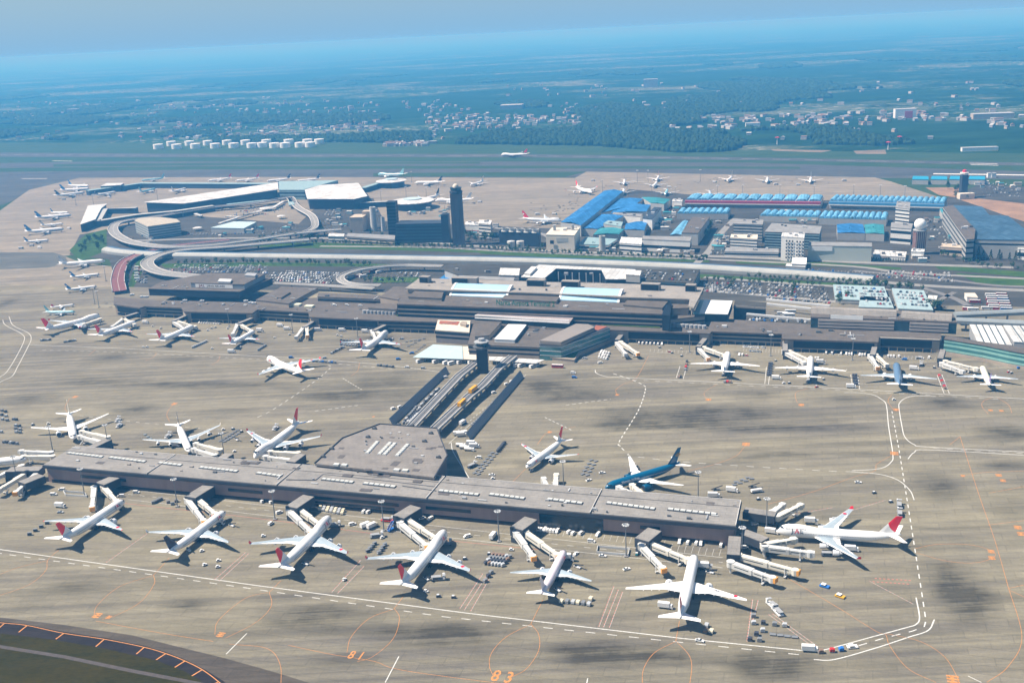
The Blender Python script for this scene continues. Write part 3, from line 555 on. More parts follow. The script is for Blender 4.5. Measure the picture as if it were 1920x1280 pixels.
    # gear
    for gx, gy in ((H2 - .085 * L if not hump else H2 - .11 * L, 0), (rx - rc * .95, r * .9), (rx - rc * .95, -r * .9)):
        gb = MB().cyl((gx, gy, .5), (gx, gy, zc - r * .7), .18, n=6)
        for ax_ in ((-.8, .8) if gy else (0,)):
            for s in (-1, 1): gb.cyl((gx + ax_, gy + s * .38, .6), (gx + ax_, gy + s * .80, .6), .6, n=10)
        gb.build('landing_gear', black, root)
    return root
def airliner(ty, lv, nose, tail, label, name='airliner', grp='airliners parked at the stands', z=AZ + .06, small=False, word=None):
    a, b = Vector(W(*nose, 5)), Vector(W(*tail, 7)); d = (a - b).normalized(); L = TYPES[ty][0]; c = (a + b) / 2
    if (a - b).length < L * .85 and nose[1] > tail[1] + 200: pass
    key = (ty, lv, small)
    if key not in PROTO: o = PROTO[key] = plane_proto(ty, lv, small)
    else: o = copy_tree(PROTO[key])
    o.location = (c.x, c.y, z); o.rotation_euler = (0, 0, math.atan2(d.y, d.x)); tag(o, label, 'airliner', grp); ORG[o.name] = Vector(o.location)
    return o
def side_text(o, txt, x, z, y, size, m, side=1, name='lettering'):
    if txt == 'JAL' and m is PNAVY:
        size *= 1.25
        for s in (-1, 1):
            for k, ch in enumerate('JAL'):
                M = Matrix.Translation((x - (k - 1) * size * .70 if s > 0 else x + (k - 1) * size * .70, s * (y + .38), z)) @ Matrix.Rotation(math.pi if s > 0 else 0, 4, 'Z') @ Matrix.Rotation(math.pi / 2 - .22, 4, 'X')
                text_part('title_letter', ch, size, M, PRB if ch == 'A' else PNAVY, o, .02)
        return
    y += .38
    """lettering lying on the fuselage side; side=1 is the port side"""
    for s in (-1, 1):
        M = Matrix.Translation((x, s * y, z)) @ Matrix.Rotation(math.pi if s > 0 else 0, 4, 'Z') @ Matrix.Rotation(math.pi / 2 - .25, 4, 'X')
        text_part(name, txt, size, M, m, o, .02)
A = airliner
p1 = A('777', 'jal', (233, 939.5), (112.5, 1013), 'white twin-engine airliner with red tail fin, leftmost in front of the satellite building')
p2 = A('a330', 'jaldark', (420, 961), (315, 1034), 'white airliner with dark navy tail fin nosed to the second gate of the satellite')
p3 = A('747', 'jal', (621, 973), (520.8, 1068), 'white four-engine jumbo with red fin, third from the left before the satellite')
p4 = A('747', 'jal', (835, 1002), (751.8, 1098), 'white four-engine jumbo with red fin parked below the blue loader at the fourth gate')
p5 = A('767', 'pink', (1056.9, 1034), (1015.6, 1109), 'smaller pinkish white twin-engine airliner with pale fin above the orange 8 3 on the apron')
p6 = A('773', 'white_red', (1303, 1040), (1273.6, 1165), 'all-white long twin-engine airliner seen from behind with white catering truck at its side')
p7 = A('747', 'jal', (1460.6, 997), (1683.8, 1005.5), 'white jumbo seen broadside with red fin, beyond the right end of the satellite')
p8 = A('777', 'plain', (137.8, 821.5), (129.4, 775), 'all-white airliner facing the camera, leftmost behind the satellite building')
p9 = A('a340', 'darkfin', (355.7, 848), (333, 792), 'white airliner with thin dark fin and winglets facing the camera behind the satellite')
p10 = A('747', 'jal', (478.7, 858), (560, 793), 'white jumbo with tall red fin nosed to the satellite left of the octagonal hub')
p11 = A('767', 'jal', (989.4, 873), (1053, 822.5), 'white twin-engine airliner with red fin on open apron right of the octagonal hub')
p12 = A('777', 'vn', (1132, 916), (1278, 867.5), 'dark teal airliner with white wings and gold lotus on its fin')
p13 = A('777', 'plain', (30, 864), (-95, 872), 'white airliner cut by the left edge of the picture beside the satellite', small=True)
p14 = A('747', 'jal', (501, 674), (568.7, 699), 'white jumbo with red fin taxiing alone on the open apron', z=AZ + .06)
p15 = A('747', 'jal', (185.6, 595), (84.4, 617.6), 'white jumbo with red fin, leftmost at the main terminal front')
p16 = A('777', 'jal', (256, 603.6), (180, 630), 'white airliner with red fin, second from the left at the main terminal front')
p17 = A('777', 'jal', (367, 610.6), (292, 641.5), 'white airliner with red fin, third from the left at the main terminal front')
p18 = A('767', 'jal', (477.5, 620), (429.5, 644), 'smaller white twin with red fin, fourth from the left at the main terminal front')
p19 = A('747', 'jal', (726, 626), (677, 658), 'white jumbo with red fin just left of the pale blue bus canopy')
p20 = A('777', 'plain', (1365, 662), (1356, 698.5), 'all-white airliner seen from behind, leftmost at the right half of the terminal')
p21 = A('a340', 'plain', (1520.4, 670.4), (1517, 706), 'white winglet airliner seen from behind, second at the right half of the terminal')
p22 = A('777', 'slate', (1680.4, 683.3), (1686.7, 722.5), 'slate blue airliner with white wings seen from behind')
p23 = A('767', 'cream', (1840.8, 686), (1857.5, 721.5), 'cream white airliner with purple fin, rightmost at the terminal')
p24 = A('jet', 'white_red', (139.4, 568), (94, 571), 'small business jet with red fin parked alone on the left apron', name='business_jet')
p25 = A('737', 'teal', (138, 583), (87, 581), 'small pale blue and white airliner just below the business jet')
p26 = A('777', 'silver', (-70, 575), (-40, 520), 'silver airliner of which only a wing enters at the left edge', small=True)
F = dict(small=True, grp='airliners on the far apron')
A('777', 'greyfin', (193.3, 490), (114.8, 494.6), 'long white airliner on the left apron just below the dark taxiway', **F)
A('737', 'ana', (185, 512.6), (133.6, 515.7), 'small white airliner with blue fin, upper of two below the long white one', **F)
A('737', 'ana', (177, 535.6), (127.7, 539), 'small white airliner with blue fin, lower of two below the long white one', **F)
A('737', 'ana', (88, 449), (49, 450), 'small airliner with blue fin, nearest in the left far stand group', **F)
A('777', 'ana', (123, 429), (44.5, 434.4), 'long blue-finned airliner just beyond the nearest small one in the left stand group', **F)
A('737', 'greyfin', (114.8, 418.4), (79.7, 419.6), 'small white airliner between two long blue-finned ones', **F)
A('777', 'ana', (136, 403), (64.4, 408), 'long blue-finned airliner beside the white-roofed pier', **F)
A('737', 'ana', (131, 397.3), (92.6, 396.2), 'small blue-finned airliner farthest of the group beside the white-roofed pier', **F)
A('777', 'darkfin', (161.7, 361), (100.8, 367), 'dark-finned airliner, nearest of the three at the far left corner', **F)
A('777', 'ana', (170, 354), (111.3, 356.3), 'blue-finned airliner, middle of the three at the far left corner', **F)
A('777', 'ana', (168.7, 349.3), (126.5, 347), 'blue-finned airliner, farthest of the three at the far left corner', **F)
A('767', 'darkfin', (216.8, 359.8), (178, 364.5), 'dark-finned airliner on the far apron behind the left pier', **F)
A('767', 'teal', (290.6, 354), (262.4, 358.7), 'pale teal airliner behind the long white terminal roof', **F)
A('767', 'plain', (345.6, 354), (325.7, 357.5), 'all-white airliner behind the long white terminal roof', **F)
for i, (x, lv, col) in enumerate(((290, 'teal', 'pale teal'), (415, 'white_red', 'red'), (467, 'white_red', 'dark red'), (526, 'darkfin', 'dark'), (581, 'darkfin', 'dark'))):
    A('767', lv, (x - 10, 337 + i * .3), (x + 4, 334 + i * .3), 'far airliner with %s fin behind the grey terminal, %s from the left' % (col, nth(i)), **F)
A('747', 'teal', (714.7, 328), (752, 327), 'light teal jumbo behind the round white satellite roof', **F)
A('777', 'darkfin', (785, 343), (822.5, 341), 'airliner with dark blue fin right of the farther round roof', **F)
A('767', 'plain', (889, 345), (900, 340), 'white airliner taxiing on the open far apron', **F)
A('747', 'cargo', (790, 376), (815, 368), 'dark-finned jumbo behind the nearer round white roof', **F)
A('747', 'greyfin', (827, 377), (874, 374), 'white airliner just left of and behind the tall control tower', **F)
A('747', 'nw', (1053, 415), (979.6, 410), 'silver and white jumbo with red fin beside the long blue cargo shed', **F)
A('747', 'jal', (1113, 362), (1077, 350.5), 'white jumbo with red fin at the far end of the blue cargo shed', **F)
for i, (ty, lv, n_, t_) in enumerate((('767', 'cargo', (1225, 349), (1232, 340)), ('767', 'white_red', (1231.5, 337), (1235, 329)), ('767', 'cargo', (1170, 344), (1171, 336)), ('767', 'plain', (1366, 337), (1371, 331)), ('767', 'cargo', (1438, 340), (1439.5, 332)), ('767', 'plain', (1519, 340), (1520.5, 332)), ('767', 'darkfin', (1168, 362), (1170, 354)), ('767', 'teal', (1248, 363), (1251, 355)), ('767', 'silver', (1332, 365), (1331, 358)))):
    A(ty, lv, n_, t_, 'freighter on the pale far cargo apron, number %d counting from its left' % (i + 1) if 0 else ['dark-finned freighter in the row behind the white containers', 'white freighter with red fin facing the camera right of the white containers', 'small dark-finned freighter left of the white containers', 'all-white freighter between the vehicles on the far cargo apron', 'dark-finned freighter, second from the right of the far cargo row', 'all-white freighter, rightmost of the far cargo row', 'dark-finned freighter parked behind the tip of the blue cargo shed', 'pale teal freighter parked behind the teal cargo roofs', 'silver freighter parked behind the light blue arched roofs'][i], **dict(F, grp='freighters on the cargo apron'))
A('747', 'ba', (940, 291), (989, 289), 'white jumbo with blue belly rolling on the far runway', small=True, grp='airliners on the far apron')
side_text(p7, 'JAL', 23.2, 7.4, 2.98, 3.0, PNAVY); side_text(p1, 'JAL', 20.5, 6.4, 2.8, 2.4, PNAVY); side_text(p2, 'JAL', 20.5, 6.2, 2.6, 2.2, PNAVY); side_text(p3, 'JAL', 23.2, 7.4, 2.98, 3.0, PNAVY); side_text(p4, 'JAL', 23.2, 7.4, 2.98, 3.0, PNAVY); side_text(p11, 'JAL', 17, 5.6, 2.3, 2.0, PNAVY); side_text(p5, 'JAL', 17, 5.6, 2.3, 2.0, PRB); side_text(p14, 'JAL', 23.2, 7.4, 2.98, 3.0, PNAVY)
side_text(p12, 'Vietnam Airlines', 13, 6.7, 2.75, 2.2, PW)
def wing_reg(o, txt, ty, f=.52, side=-1, disc=True):
    L, S, r, ne, hump, wx, sw = TYPES[ty][:7]; hs = S / 2; zc = r + 2.0 * r / 3.1 + .15; rx = L / 2 - wx * L + r * .2; rc = L * (.22 if hump else .185); y = hs * f; x = rx - sw * y - rc * .2; z = zc - r * .52 + y * .105 + .58 - .2 * f
    M = Matrix.Translation((x, side * y, z)) @ Matrix.Rotation(side * math.atan(1 / sw) + (math.pi if side < 0 else 0) + math.pi * (side > 0), 4, 'Z') 
    M = Matrix.Translation((x, side * y, z)) @ Matrix.Rotation(-math.pi / 2 - math.atan(sw) * .85 if side < 0 else math.pi / 2 + math.atan(sw) * .85 + math.pi, 4, 'Z') @ Matrix.Rotation(.105, 4, 'Y')
    text_part('wing_lettering', txt, 2.0, M, PNAVY, o, .03)
    if disc:
        f = .80; x = rx - sw * hs * f - rc * .10; z = zc - r * .52 + hs * f * .105 + .33
        MB().add([(x + 1.1 * math.cos(a), side * hs * f + 1.1 * math.sin(a), z) for a in (2 * math.pi * i / 16 for i in range(16))], [tuple(range(16))]).build('red_disc', PRB, o)
wing_reg(p6, 'JA737J', '773'); wing_reg(p7, 'JA8071', '747', disc=False) if 0 else None
# ================================================================ SATELLITE BUILDING, HUB AND SHUTTLE
def roof_mat(name, c1, c2, tile=(3.0, 6.0)):
    m, n, b = nodes_of(name); geo = N(n, 'ShaderNodeNewGeometry'); q = mapping(n, geo.outputs['Position'], AX)
    br = N(n, 'ShaderNodeTexBrick'); n.links.new(q, br.inputs['Vector']); br.inputs['Scale'].default_value = 1; br.inputs['Brick Width'].default_value = tile[1]; br.inputs['Row Height'].default_value = tile[0]; br.inputs['Mortar Size'].default_value = .10
    br.inputs['Color1'].default_value = (*c1, 1); br.inputs['Color2'].default_value = (*c2, 1); br.inputs['Mortar'].default_value = tuple(x * .7 for x in c1) + (1,)
    v = mathn(n, 'MULTIPLY', ramp(n, noise(n, q, .06, 6, .7), .3, .7, .8, 1.2), ramp(n, noise(n, mapping(n, q, 0, (.3, 1, 1)), .8, 4, .8), .3, .7, .85, 1.12))
    sc = N(n, 'ShaderNodeVectorMath', operation='SCALE'); n.links.new(br.outputs[0], sc.inputs[0]); n.links.new(v, sc.inputs['Scale']); n.links.new(sc.outputs[0], b.inputs['Base Color'])
    b.inputs['Roughness'].default_value = .85; b.inputs['Specular IOR Level'].default_value = .2; MATS[name] = m; return m
m_roof = roof_mat('roof_panels', (0.235, 0.222, 0.205), (0.255, 0.24, 0.22))
m_roofh = roof_mat('hub_roof_panels', (0.205, 0.188, 0.17), (0.225, 0.205, 0.185), (4, 4))
m_wall = mat('brown_wall', (0.34, 0.24, 0.21), .8, .12, .2, streak=(1, 1, .1))
m_fascia = mat('fascia_dark', (0.045, 0.05, 0.06), .6, .15, .1)
m_trim = mat('roof_trim', (0.62, 0.60, 0.57), .7, .1)
m_sky = mat('skylight_glass', (0.55, 0.56, 0.53), .4, .15, .5)
m_patch = mat('roof_patch', (0.105, 0.095, 0.09), .9, .2, .3)
H_S, H_H = 14.6, 17.7
SATL, SATR = (79, 871), (1381, 986)
fl, fr_, br_, bl = [Vector(W(*p, H_S)) for p in (SATL, SATR, (1391, 944), (124, 831))]
dS = (fr_ - fl).normalized(); nS = Vector((-dS.y, dS.x)); LS = (fr_ - fl).length; DS = 0.5 * ((bl - fl).dot(nS) + (br_ - fr_).dot(nS))
def S(u, v, z=0): p = fl + dS * u + nS * v; return (p.x, p.y, z)
def Su(px, py, h=H_S): q = Vector(W(px, py, h)) - fl; return q.dot(dS), q.dot(nS)
ANG = math.atan2(dS.y, dS.x)
sat = empty('satellite_terminal', S(LS / 2, DS / 2), 0, 'long low grey-roofed satellite terminal with brown walls in the middle of the apron', 'terminal building')
b = MB(); wd = 1.8
b.prism([S(wd, wd), S(LS - wd, wd), S(LS - wd, DS - wd), S(wd, DS - wd)], 0.3, H_S - 2.6); b.build('wall', m_wall, sat, world=True)
b = MB(); b.prism([S(0, 0), S(LS, 0), S(LS, DS), S(0, DS)], H_S - 2.7, H_S - .6); b.build('fascia', m_fascia, sat, world=True)
joints = [0] + sorted(Su(*p)[0] for p in ((272, 891), (520, 909), (800, 935), (1108, 961))) + [LS]
ridge = DS * .70
for k in range(len(joints) - 1):
    u0, u1 = joints[k] + (.45 if k else .6), joints[k + 1] - .45; rb = MB()
    for (va, za), (vb, zb) in (((.5, 0), (ridge * .99, 1.2)), ((ridge * 1.01, 1.5), (DS - .6, .7))):
        pts = [S(u0, va), S(u1, va), S(u1, vb), S(u0, vb)]; rb.prism(pts, H_S - .62, [H_S + za * .5, H_S + za * .5, H_S + zb * .5, H_S + zb * .5])
    rb.build('roof', m_roof, sat, world=True)
    tb = MB()
    tb.box(S((u0 + u1) / 2, DS - .35, H_S + .45), (u1 - u0, .3, .5), ANG); tb.box(S(u1 - .1, DS / 2, H_S + .45), (.3, DS * .98, .7), ANG)
    tb.build('roof_trim', m_trim, sat, world=True)
def roofbox(mb, p0, p1, wdt, hgt, h, zoff=0):
    a, c = Vector(W(*p0, h)), Vector(W(*p1, h)); m_ = (a + c) / 2; mb.box((m_.x, m_.y, h + hgt / 2 + zoff), ((c - a).length, wdt, hgt), math.atan2((c - a).y, (c - a).x))
SKY = [((127.5, 850), (193, 858)), ((206, 858.5), (273, 867)), ((298, 868.5), (341, 873.5)), ((375, 877), (446, 885)), ((482, 887.5), (528, 894)), ((604, 899), (663, 905.5)), ((682, 907), (742, 914)), ((823, 921), (898, 929)), ((918, 927.5), (984, 936)), ((1026, 936.5), (1092.5, 945)), ((1137.5, 943.5), (1228.5, 955.5)), ((1252, 955.5), (1344, 965.5))]
for a_, c_ in SKY:
    f_ = MB(); roofbox(f_, a_, c_, 3.4, .5, H_S, .25); fo = f_.build('skylight', m_fascia, sat, world=True)
    ua, va = Su(*a_); uc, vc = Su(*c_); n_ = max(4, int((uc - ua) / 3.4)); g_ = MB()
    a3, c3 = Vector(W(*a_, H_S)), Vector(W(*c_, H_S)); an = math.atan2((c3 - a3).y, (c3 - a3).x)
    for i in range(n_):
        q = a3.lerp(c3, (i + .5) / n_); g_.box((q.x, q.y, H_S + .95), ((c3 - a3).length / n_ * .82, 2.3, .5), an)
    g_.build('glazing', m_sky, fo, world=True)
pt = MB()
for px, py, l_, w_ in ((470, 868, 14, 5), (460, 871, 6, 3), (720, 893, 9, 4), (652, 893, 7, 4), (783, 904, 6, 4), (705, 891, 11, 3), (555, 880, 5, 2)):
    u_, v_ = Su(px, py); MB().box(S(u_, v_, H_S + .72 + .3 * (v_ > 10)), (l_, w_, .12), ANG).build('roof_patch', m_patch, sat, world=True)

# dark step in the roof of the middle segment, seen as an L-shaped line
lb = MB()
for a_, c_ in (((537, 900), (592, 901)), ((592, 901), (606, 890)), ((606, 890), (745, 905)), ((745, 905), (820, 914)), ((755, 912), (818, 921))): roofbox(lb, a_, c_, .5, .35, H_S, .35)
lb.build('roof_step', m_fascia, sat, world=True)
# front wall: ribbon windows and dark bays
def wallstrip(p0, p1, z0, z1, name, m, out=.15, back=False):
    u0, u1 = Su(*p0, z1)[0], Su(*p1, z1)[0]; v = wd - out if not back else DS - wd + out
    MB().box(S((u0 + u1) / 2, v, (z0 + z1) / 2), (u1 - u0, .3, z1 - z0), ANG).build(name, m, sat, world=True)
for x0, x1 in ((125, 185), (440, 480), (590, 760), (835, 902), (1232, 1258)): wallstrip((x0, 905), (x1, 930), 6.4, 8.6, 'ribbon_window', darkglass)
wallstrip((1000, 980), (1118, 1000), 2.2, 10.6, 'glazed_bay', darkglass)
wallstrip((85, 905), (1370, 930), 10.9, 11.9, 'clerestory_window', darkglass, .1)
wallstrip((85, 905), (1370, 930), .35, 3.0, 'service_bay_openings', mat('bay_shadow', (0.03, 0.03, 0.032), .9), .12)
wallstrip((590, 905), (760, 930), 3.6, 5.0, 'ribbon_window', darkglass); wallstrip((130, 905), (1380, 930), 4, 9, 'rear_window_band', darkglass, back=True)
# gate houses on the front: boxes that stick out from the wall and carry two bridges
GATES = [((181, 906), (211, 893)), ((350, 931), (386, 909)), ((540, 950), (573, 928)), ((741, 968), (774, 948)), ((962, 990), (990, 970)), ((1197, 1011), (1222, 991)), ]
def gate(px_front, px_back, hgt=9.5, wdt=9.5):
    a, c = Vector(W(*px_front, hgt)), Vector(W(*px_back, hgt)); m_ = (a + c) / 2; g_ = MB(); an = math.atan2((c - a).y, (c - a).x)
    g_.box((m_.x, m_.y, (hgt + 3.8) / 2), ((c - a).length, wdt, hgt - 3.8), an); g_.box((a.x, a.y, 2.2), (3, wdt * .7, 3.6), an)
    o = g_.build('gate_house', m_fascia, sat, world=True); k = MB().box((m_.x, m_.y, hgt + .12), ((c - a).length - .4, wdt - .4, .25), an); k.build('gate_house_roof', m_roof, o, world=True); return a, c
for f_, c_ in GATES: gate((f_[0] + 6, f_[1] + 1), (c_[0] + 6, c_[1] + 1))
for f_, c_ in (((203, 823), (165, 841)), ((430, 850), (405, 866)), ((565, 851), (545, 866)), ((1032, 911), (1036, 920)), ((1455, 964), (1395, 955)), ((1375, 1040), (1378, 1005)), ((1435, 1012), (1393, 996)), ((1165, 918), (1168, 928))): gate(f_, c_, 8.5, 7.5)
gate((15, 880), (78, 878), 9, 9); gate((40, 905), (78, 890), 9, 9)
# ------ the octagonal hub
hub = empty('satellite_hub', (*W(720, 880, 0), 0), 0, 'broad many-sided hub building with flat grey roof behind the satellite', 'terminal building')
HP = [(712, 795), (819, 803), (838.7, 854), (814.8, 894.5), (590, 868.5), (641.8, 821.5)]
hp = WL(HP, H_H); cx_ = sum(p[0] for p in hp) / 6; cy_ = sum(p[1] for p in hp) / 6
ins = lambda k: [(cx_ + (x - cx_) * k, cy_ + (y - cy_) * k) for x, y in hp]
MB().prism(ins(.98), .3, H_H - 1.5).build('wall', mat('hub_wall', (0.085, 0.085, 0.095), .6, .1), hub, world=True)
MB().prism(hp, H_H - 1.5, H_H).build('roof', m_roofh, hub, world=True)
e_ = MB(); 
for i in range(6):
    if i == 3: continue
    a, c = Vector(hp[i]), Vector(hp[(i + 1) % 6]); m_ = (a + c) / 2; e_.box((m_.x, m_.y, H_H + .3), ((c - a).length, .7, .9), math.atan2((c - a).y, (c - a).x))
e_.build('parapet', m_fascia, hub, world=True)
for a_, c_ in (((688, 850), (708, 828)), ((711, 852), (732, 830)), ((720, 853), (741, 831)), ((744, 855), (765, 833))):
    f_ = MB(); roofbox(f_, a_, c_, 2.9, .5, H_H, 0); fo = f_.build('skylight', lgrey, hub, world=True); g_ = MB(); a3, c3 = Vector(W(*a_, H_H)), Vector(W(*c_, H_H))
    for i in range(6): q = a3.lerp(c3, (i + .5) / 6); g_.box((q.x, q.y, H_H + .7), ((c3 - a3).length / 7.4, 2.2, .4), math.atan2((c3 - a3).y, (c3 - a3).x))
    g_.build('glazing', m_sky, fo, world=True)
pt = MB()
for x, y, l_, w_ in ((741, 869, 5, 8), (782, 862, 6, 5), (805, 841, 5, 3), (813, 839, 4, 3), (826, 837, 4, 3), (780, 881, 5, 4), (722, 878, 4, 3), (690, 880, 5, 3), (640, 840, 4, 3), (735, 820, 4, 2)):
    c = W(x, y, H_H); MB().box((c[0], c[1], H_H + .06), (l_, w_, .12), ANG).build('roof_patch', m_patch, hub, world=True)

for x, y in ((702, 804), (690, 820), (606, 857), (622, 842), (808, 813), (796, 828), (822, 858), (748, 797), (772, 799)):
    c = W(x, y, H_H); v_ = MB().box((c[0], c[1], H_H + .7), (3, 2, 1.3), ANG); v_.cyl((c[0] + .5, c[1], H_H + 1.3), (c[0] + .5, c[1], H_H + 1.9), .6); v_.build('roof_vent', dgrey, hub, world=True)
for x, y in ((631, 872), (646, 873), (744, 882), (760, 883)): c = W(x, y, H_H); MB().box((c[0], c[1], H_H + .6), (4, 3, 1.2), ANG).build('roof_light', m_sky, hub, world=True)
# ------ raised shuttle track (two guideways) between hub and terminal
m_track = mat('track_concrete', (0.26, 0.255, 0.25), .85, .12, .4)
def guideway(px, wdt, h, label):
    P = WL(px, h); o = empty('shuttle_guideway', (*P[0], 0), 0, label, 'elevated track', 'raised shuttle guideways')
    m_ = MB(); m_.strip(P, wdt, h, thick=1.3); m_.build('deck', m_track, o, world=True)
    for s in (-1, 0, 1):
        Q = []; 
        for i, p in enumerate(P):
            d = (Vector(P[min(i + 1, len(P) - 1)]) - Vector(P[max(i - 1, 0)])).normalized(); Q.append(Vector(p) + Vector((-d.y, d.x)) * s * (wdt / 2 - .2))
        MB().strip(Q, .35 if s else .8, h + (.9 if s else .35), thick=.9 if s else .3).build('side_wall' if s else 'guide_rail', m_trim if s else dgrey, o, world=True)
    for s in (-.25, .25):
        Q = [Vector(p) + Vector((.9, .45)) * wdt * s for p in P]; MB().strip(Q, .5, h + .12, thick=.1).build('rail', dgrey, o, world=True)
    L_ = sum((Vector(P[i + 1]) - Vector(P[i])).length for i in range(len(P) - 1)); n_ = int(L_ / 16)
    for i in range(n_):
        t = (i + .5) / n_ * (len(P) - 1); k = int(t); q = Vector(P[k]).lerp(Vector(P[min(k + 1, len(P) - 1)]), t - k); d = (Vector(P[min(k + 1, len(P) - 1)]) - Vector(P[k])).normalized()
        c_ = MB().box((q.x, q.y, (h - 1.3) / 2), (1.2, 2.2, h - 1.4), math.atan2(d.y, d.x)); c_.build('pier', m_track, o, world=True)
guideway([(962, 667), (935, 690), (905, 722), (880, 742), (812, 806)], 8.0, 7.0, 'raised shuttle guideway with yellow cars on it, right of the small tower')
guideway([(893, 679), (862, 703), (822, 745), (770, 800)], 8.0, 7.0, 'empty raised shuttle guideway left of the small tower')
m_yel = mat('shuttle_yellow', (0.72, 0.36, 0.02), .45, .05)
def shuttle(a_, c_, label):
    a, c = Vector(W(*a_, 10.4)), Vector(W(*c_, 10.4)); m_ = (a + c) / 2; an = math.atan2((c - a).y, (c - a).x); Lh = 12.5
    o = empty('shuttle_car', (m_.x, m_.y, 7.3), an, label, 'shuttle car', 'yellow shuttle cars')
    bd = MB().box((0, 0, 1.6), (Lh, 3.0, 2.9)); bd.box((0, 0, 3.15), (Lh - 1, 2.5, .3)); bd.build('body', m_yel, o)
    for s in (-1, 1): MB().box((0, s * 1.52, 2.0), (Lh - 1.4, .06, .9)).build('window_strip', darkglass, o)
    MB().box((0, 0, .08), (Lh - 1, 2.2, .4)).build('undercarriage', black, o)
shuttle((880, 731), (893, 721), 'yellow shuttle car farther up the track, beside the small tower'); shuttle((859, 757), (872, 745), 'yellow shuttle car nearer the octagonal hub')
# blast fences beside the track
m_fence = mat('fence_steel', (0.20, 0.22, 0.25), .5, .12, .8)
def blastfence(a_, c_, label, lean):
    a, c = Vector(W(*a_)), Vector(W(*c_)); d = (c - a).normalized(); nn = Vector((-d.y, d.x)) * lean; o = empty('blast_fence', (*a, AZ), 0, label, 'blast fence', 'blast fences beside the shuttle track')
    L_ = (c - a).length; q = MB(); ht = 6.5
    prof = [(0, 0), (.6, 2), (1.6, 4.2), (3.0, ht)]
    q.loft([[(p.x + nn.x * x, p.y + nn.y * x, z + AZ) for x, z in prof] + [(p.x + nn.x * (x + .12), p.y + nn.y * (x + .12), z + AZ - .05) for x, z in prof[::-1]] for p in (a, c)]); q.build('deflector', m_fence, o, world=True)
    n_ = int(L_ / 6)
    for i in range(n_ + 1):
        p = a + d * L_ * i / n_; MB().cyl((p.x + nn.x * 4.5, p.y + nn.y * 4.5, AZ), (p.x + nn.x * 2.0, p.y + nn.y * 2.0, 5), .14, n=4).build('strut', steel, o, world=True)
blastfence((737, 800), (842, 700), 'long leaning grey blast fence left of the raised shuttle track', 1)
blastfence((882, 827), (982, 708), 'long leaning grey blast fence right of the raised shuttle track', 1)
# ------ ramp control tower beside the track
def tower():
    c = W(906, 699); o = empty('ramp_control_tower', (*c, AZ), 0, 'slim dark ramp control tower rising between the shuttle tracks', 'control tower')
    MB().prism([(c[0] + x, c[1] + y) for x, y in ((-5, -4), (5, -4), (5, 4), (-5, 4))], AZ, 24).build('shaft', mat('tower_dark', (0.03, 0.035, 0.04), .5), o, world=True)
    k = MB(); k.lathe([(7, 24), (8.2, 24.8), (8.2, 26.2), (7, 26.4)], c, 8); k.build('gallery', dgrey, o, world=True)
    MB().lathe([(5.6, 26.4), (6.6, 29.6)], c, 8).build('cab_windows', darkglass, o, world=True)
    MB().lathe([(7, 29.6), (7, 30.3), (4.5, 30.8)], c, 8).build('roof', grey, o, world=True)
    MB().lathe([(3, 30.8), (3, 33)], c, 8).build('roof_house', grey, o, world=True)
    for x, y in ((-3, 0), (3.4, 1.5)): MB().cyl((c[0] + x, c[1] + y, 30), (c[0] + x, c[1] + y, 37), .12, n=4).build('antenna', steel, o, world=True)
    for z in (8, 15, 20): MB().box((c[0] + 5.1, c[1], z), (.4, 3, 2)).build('window', m_trim, o, world=True)
tower()

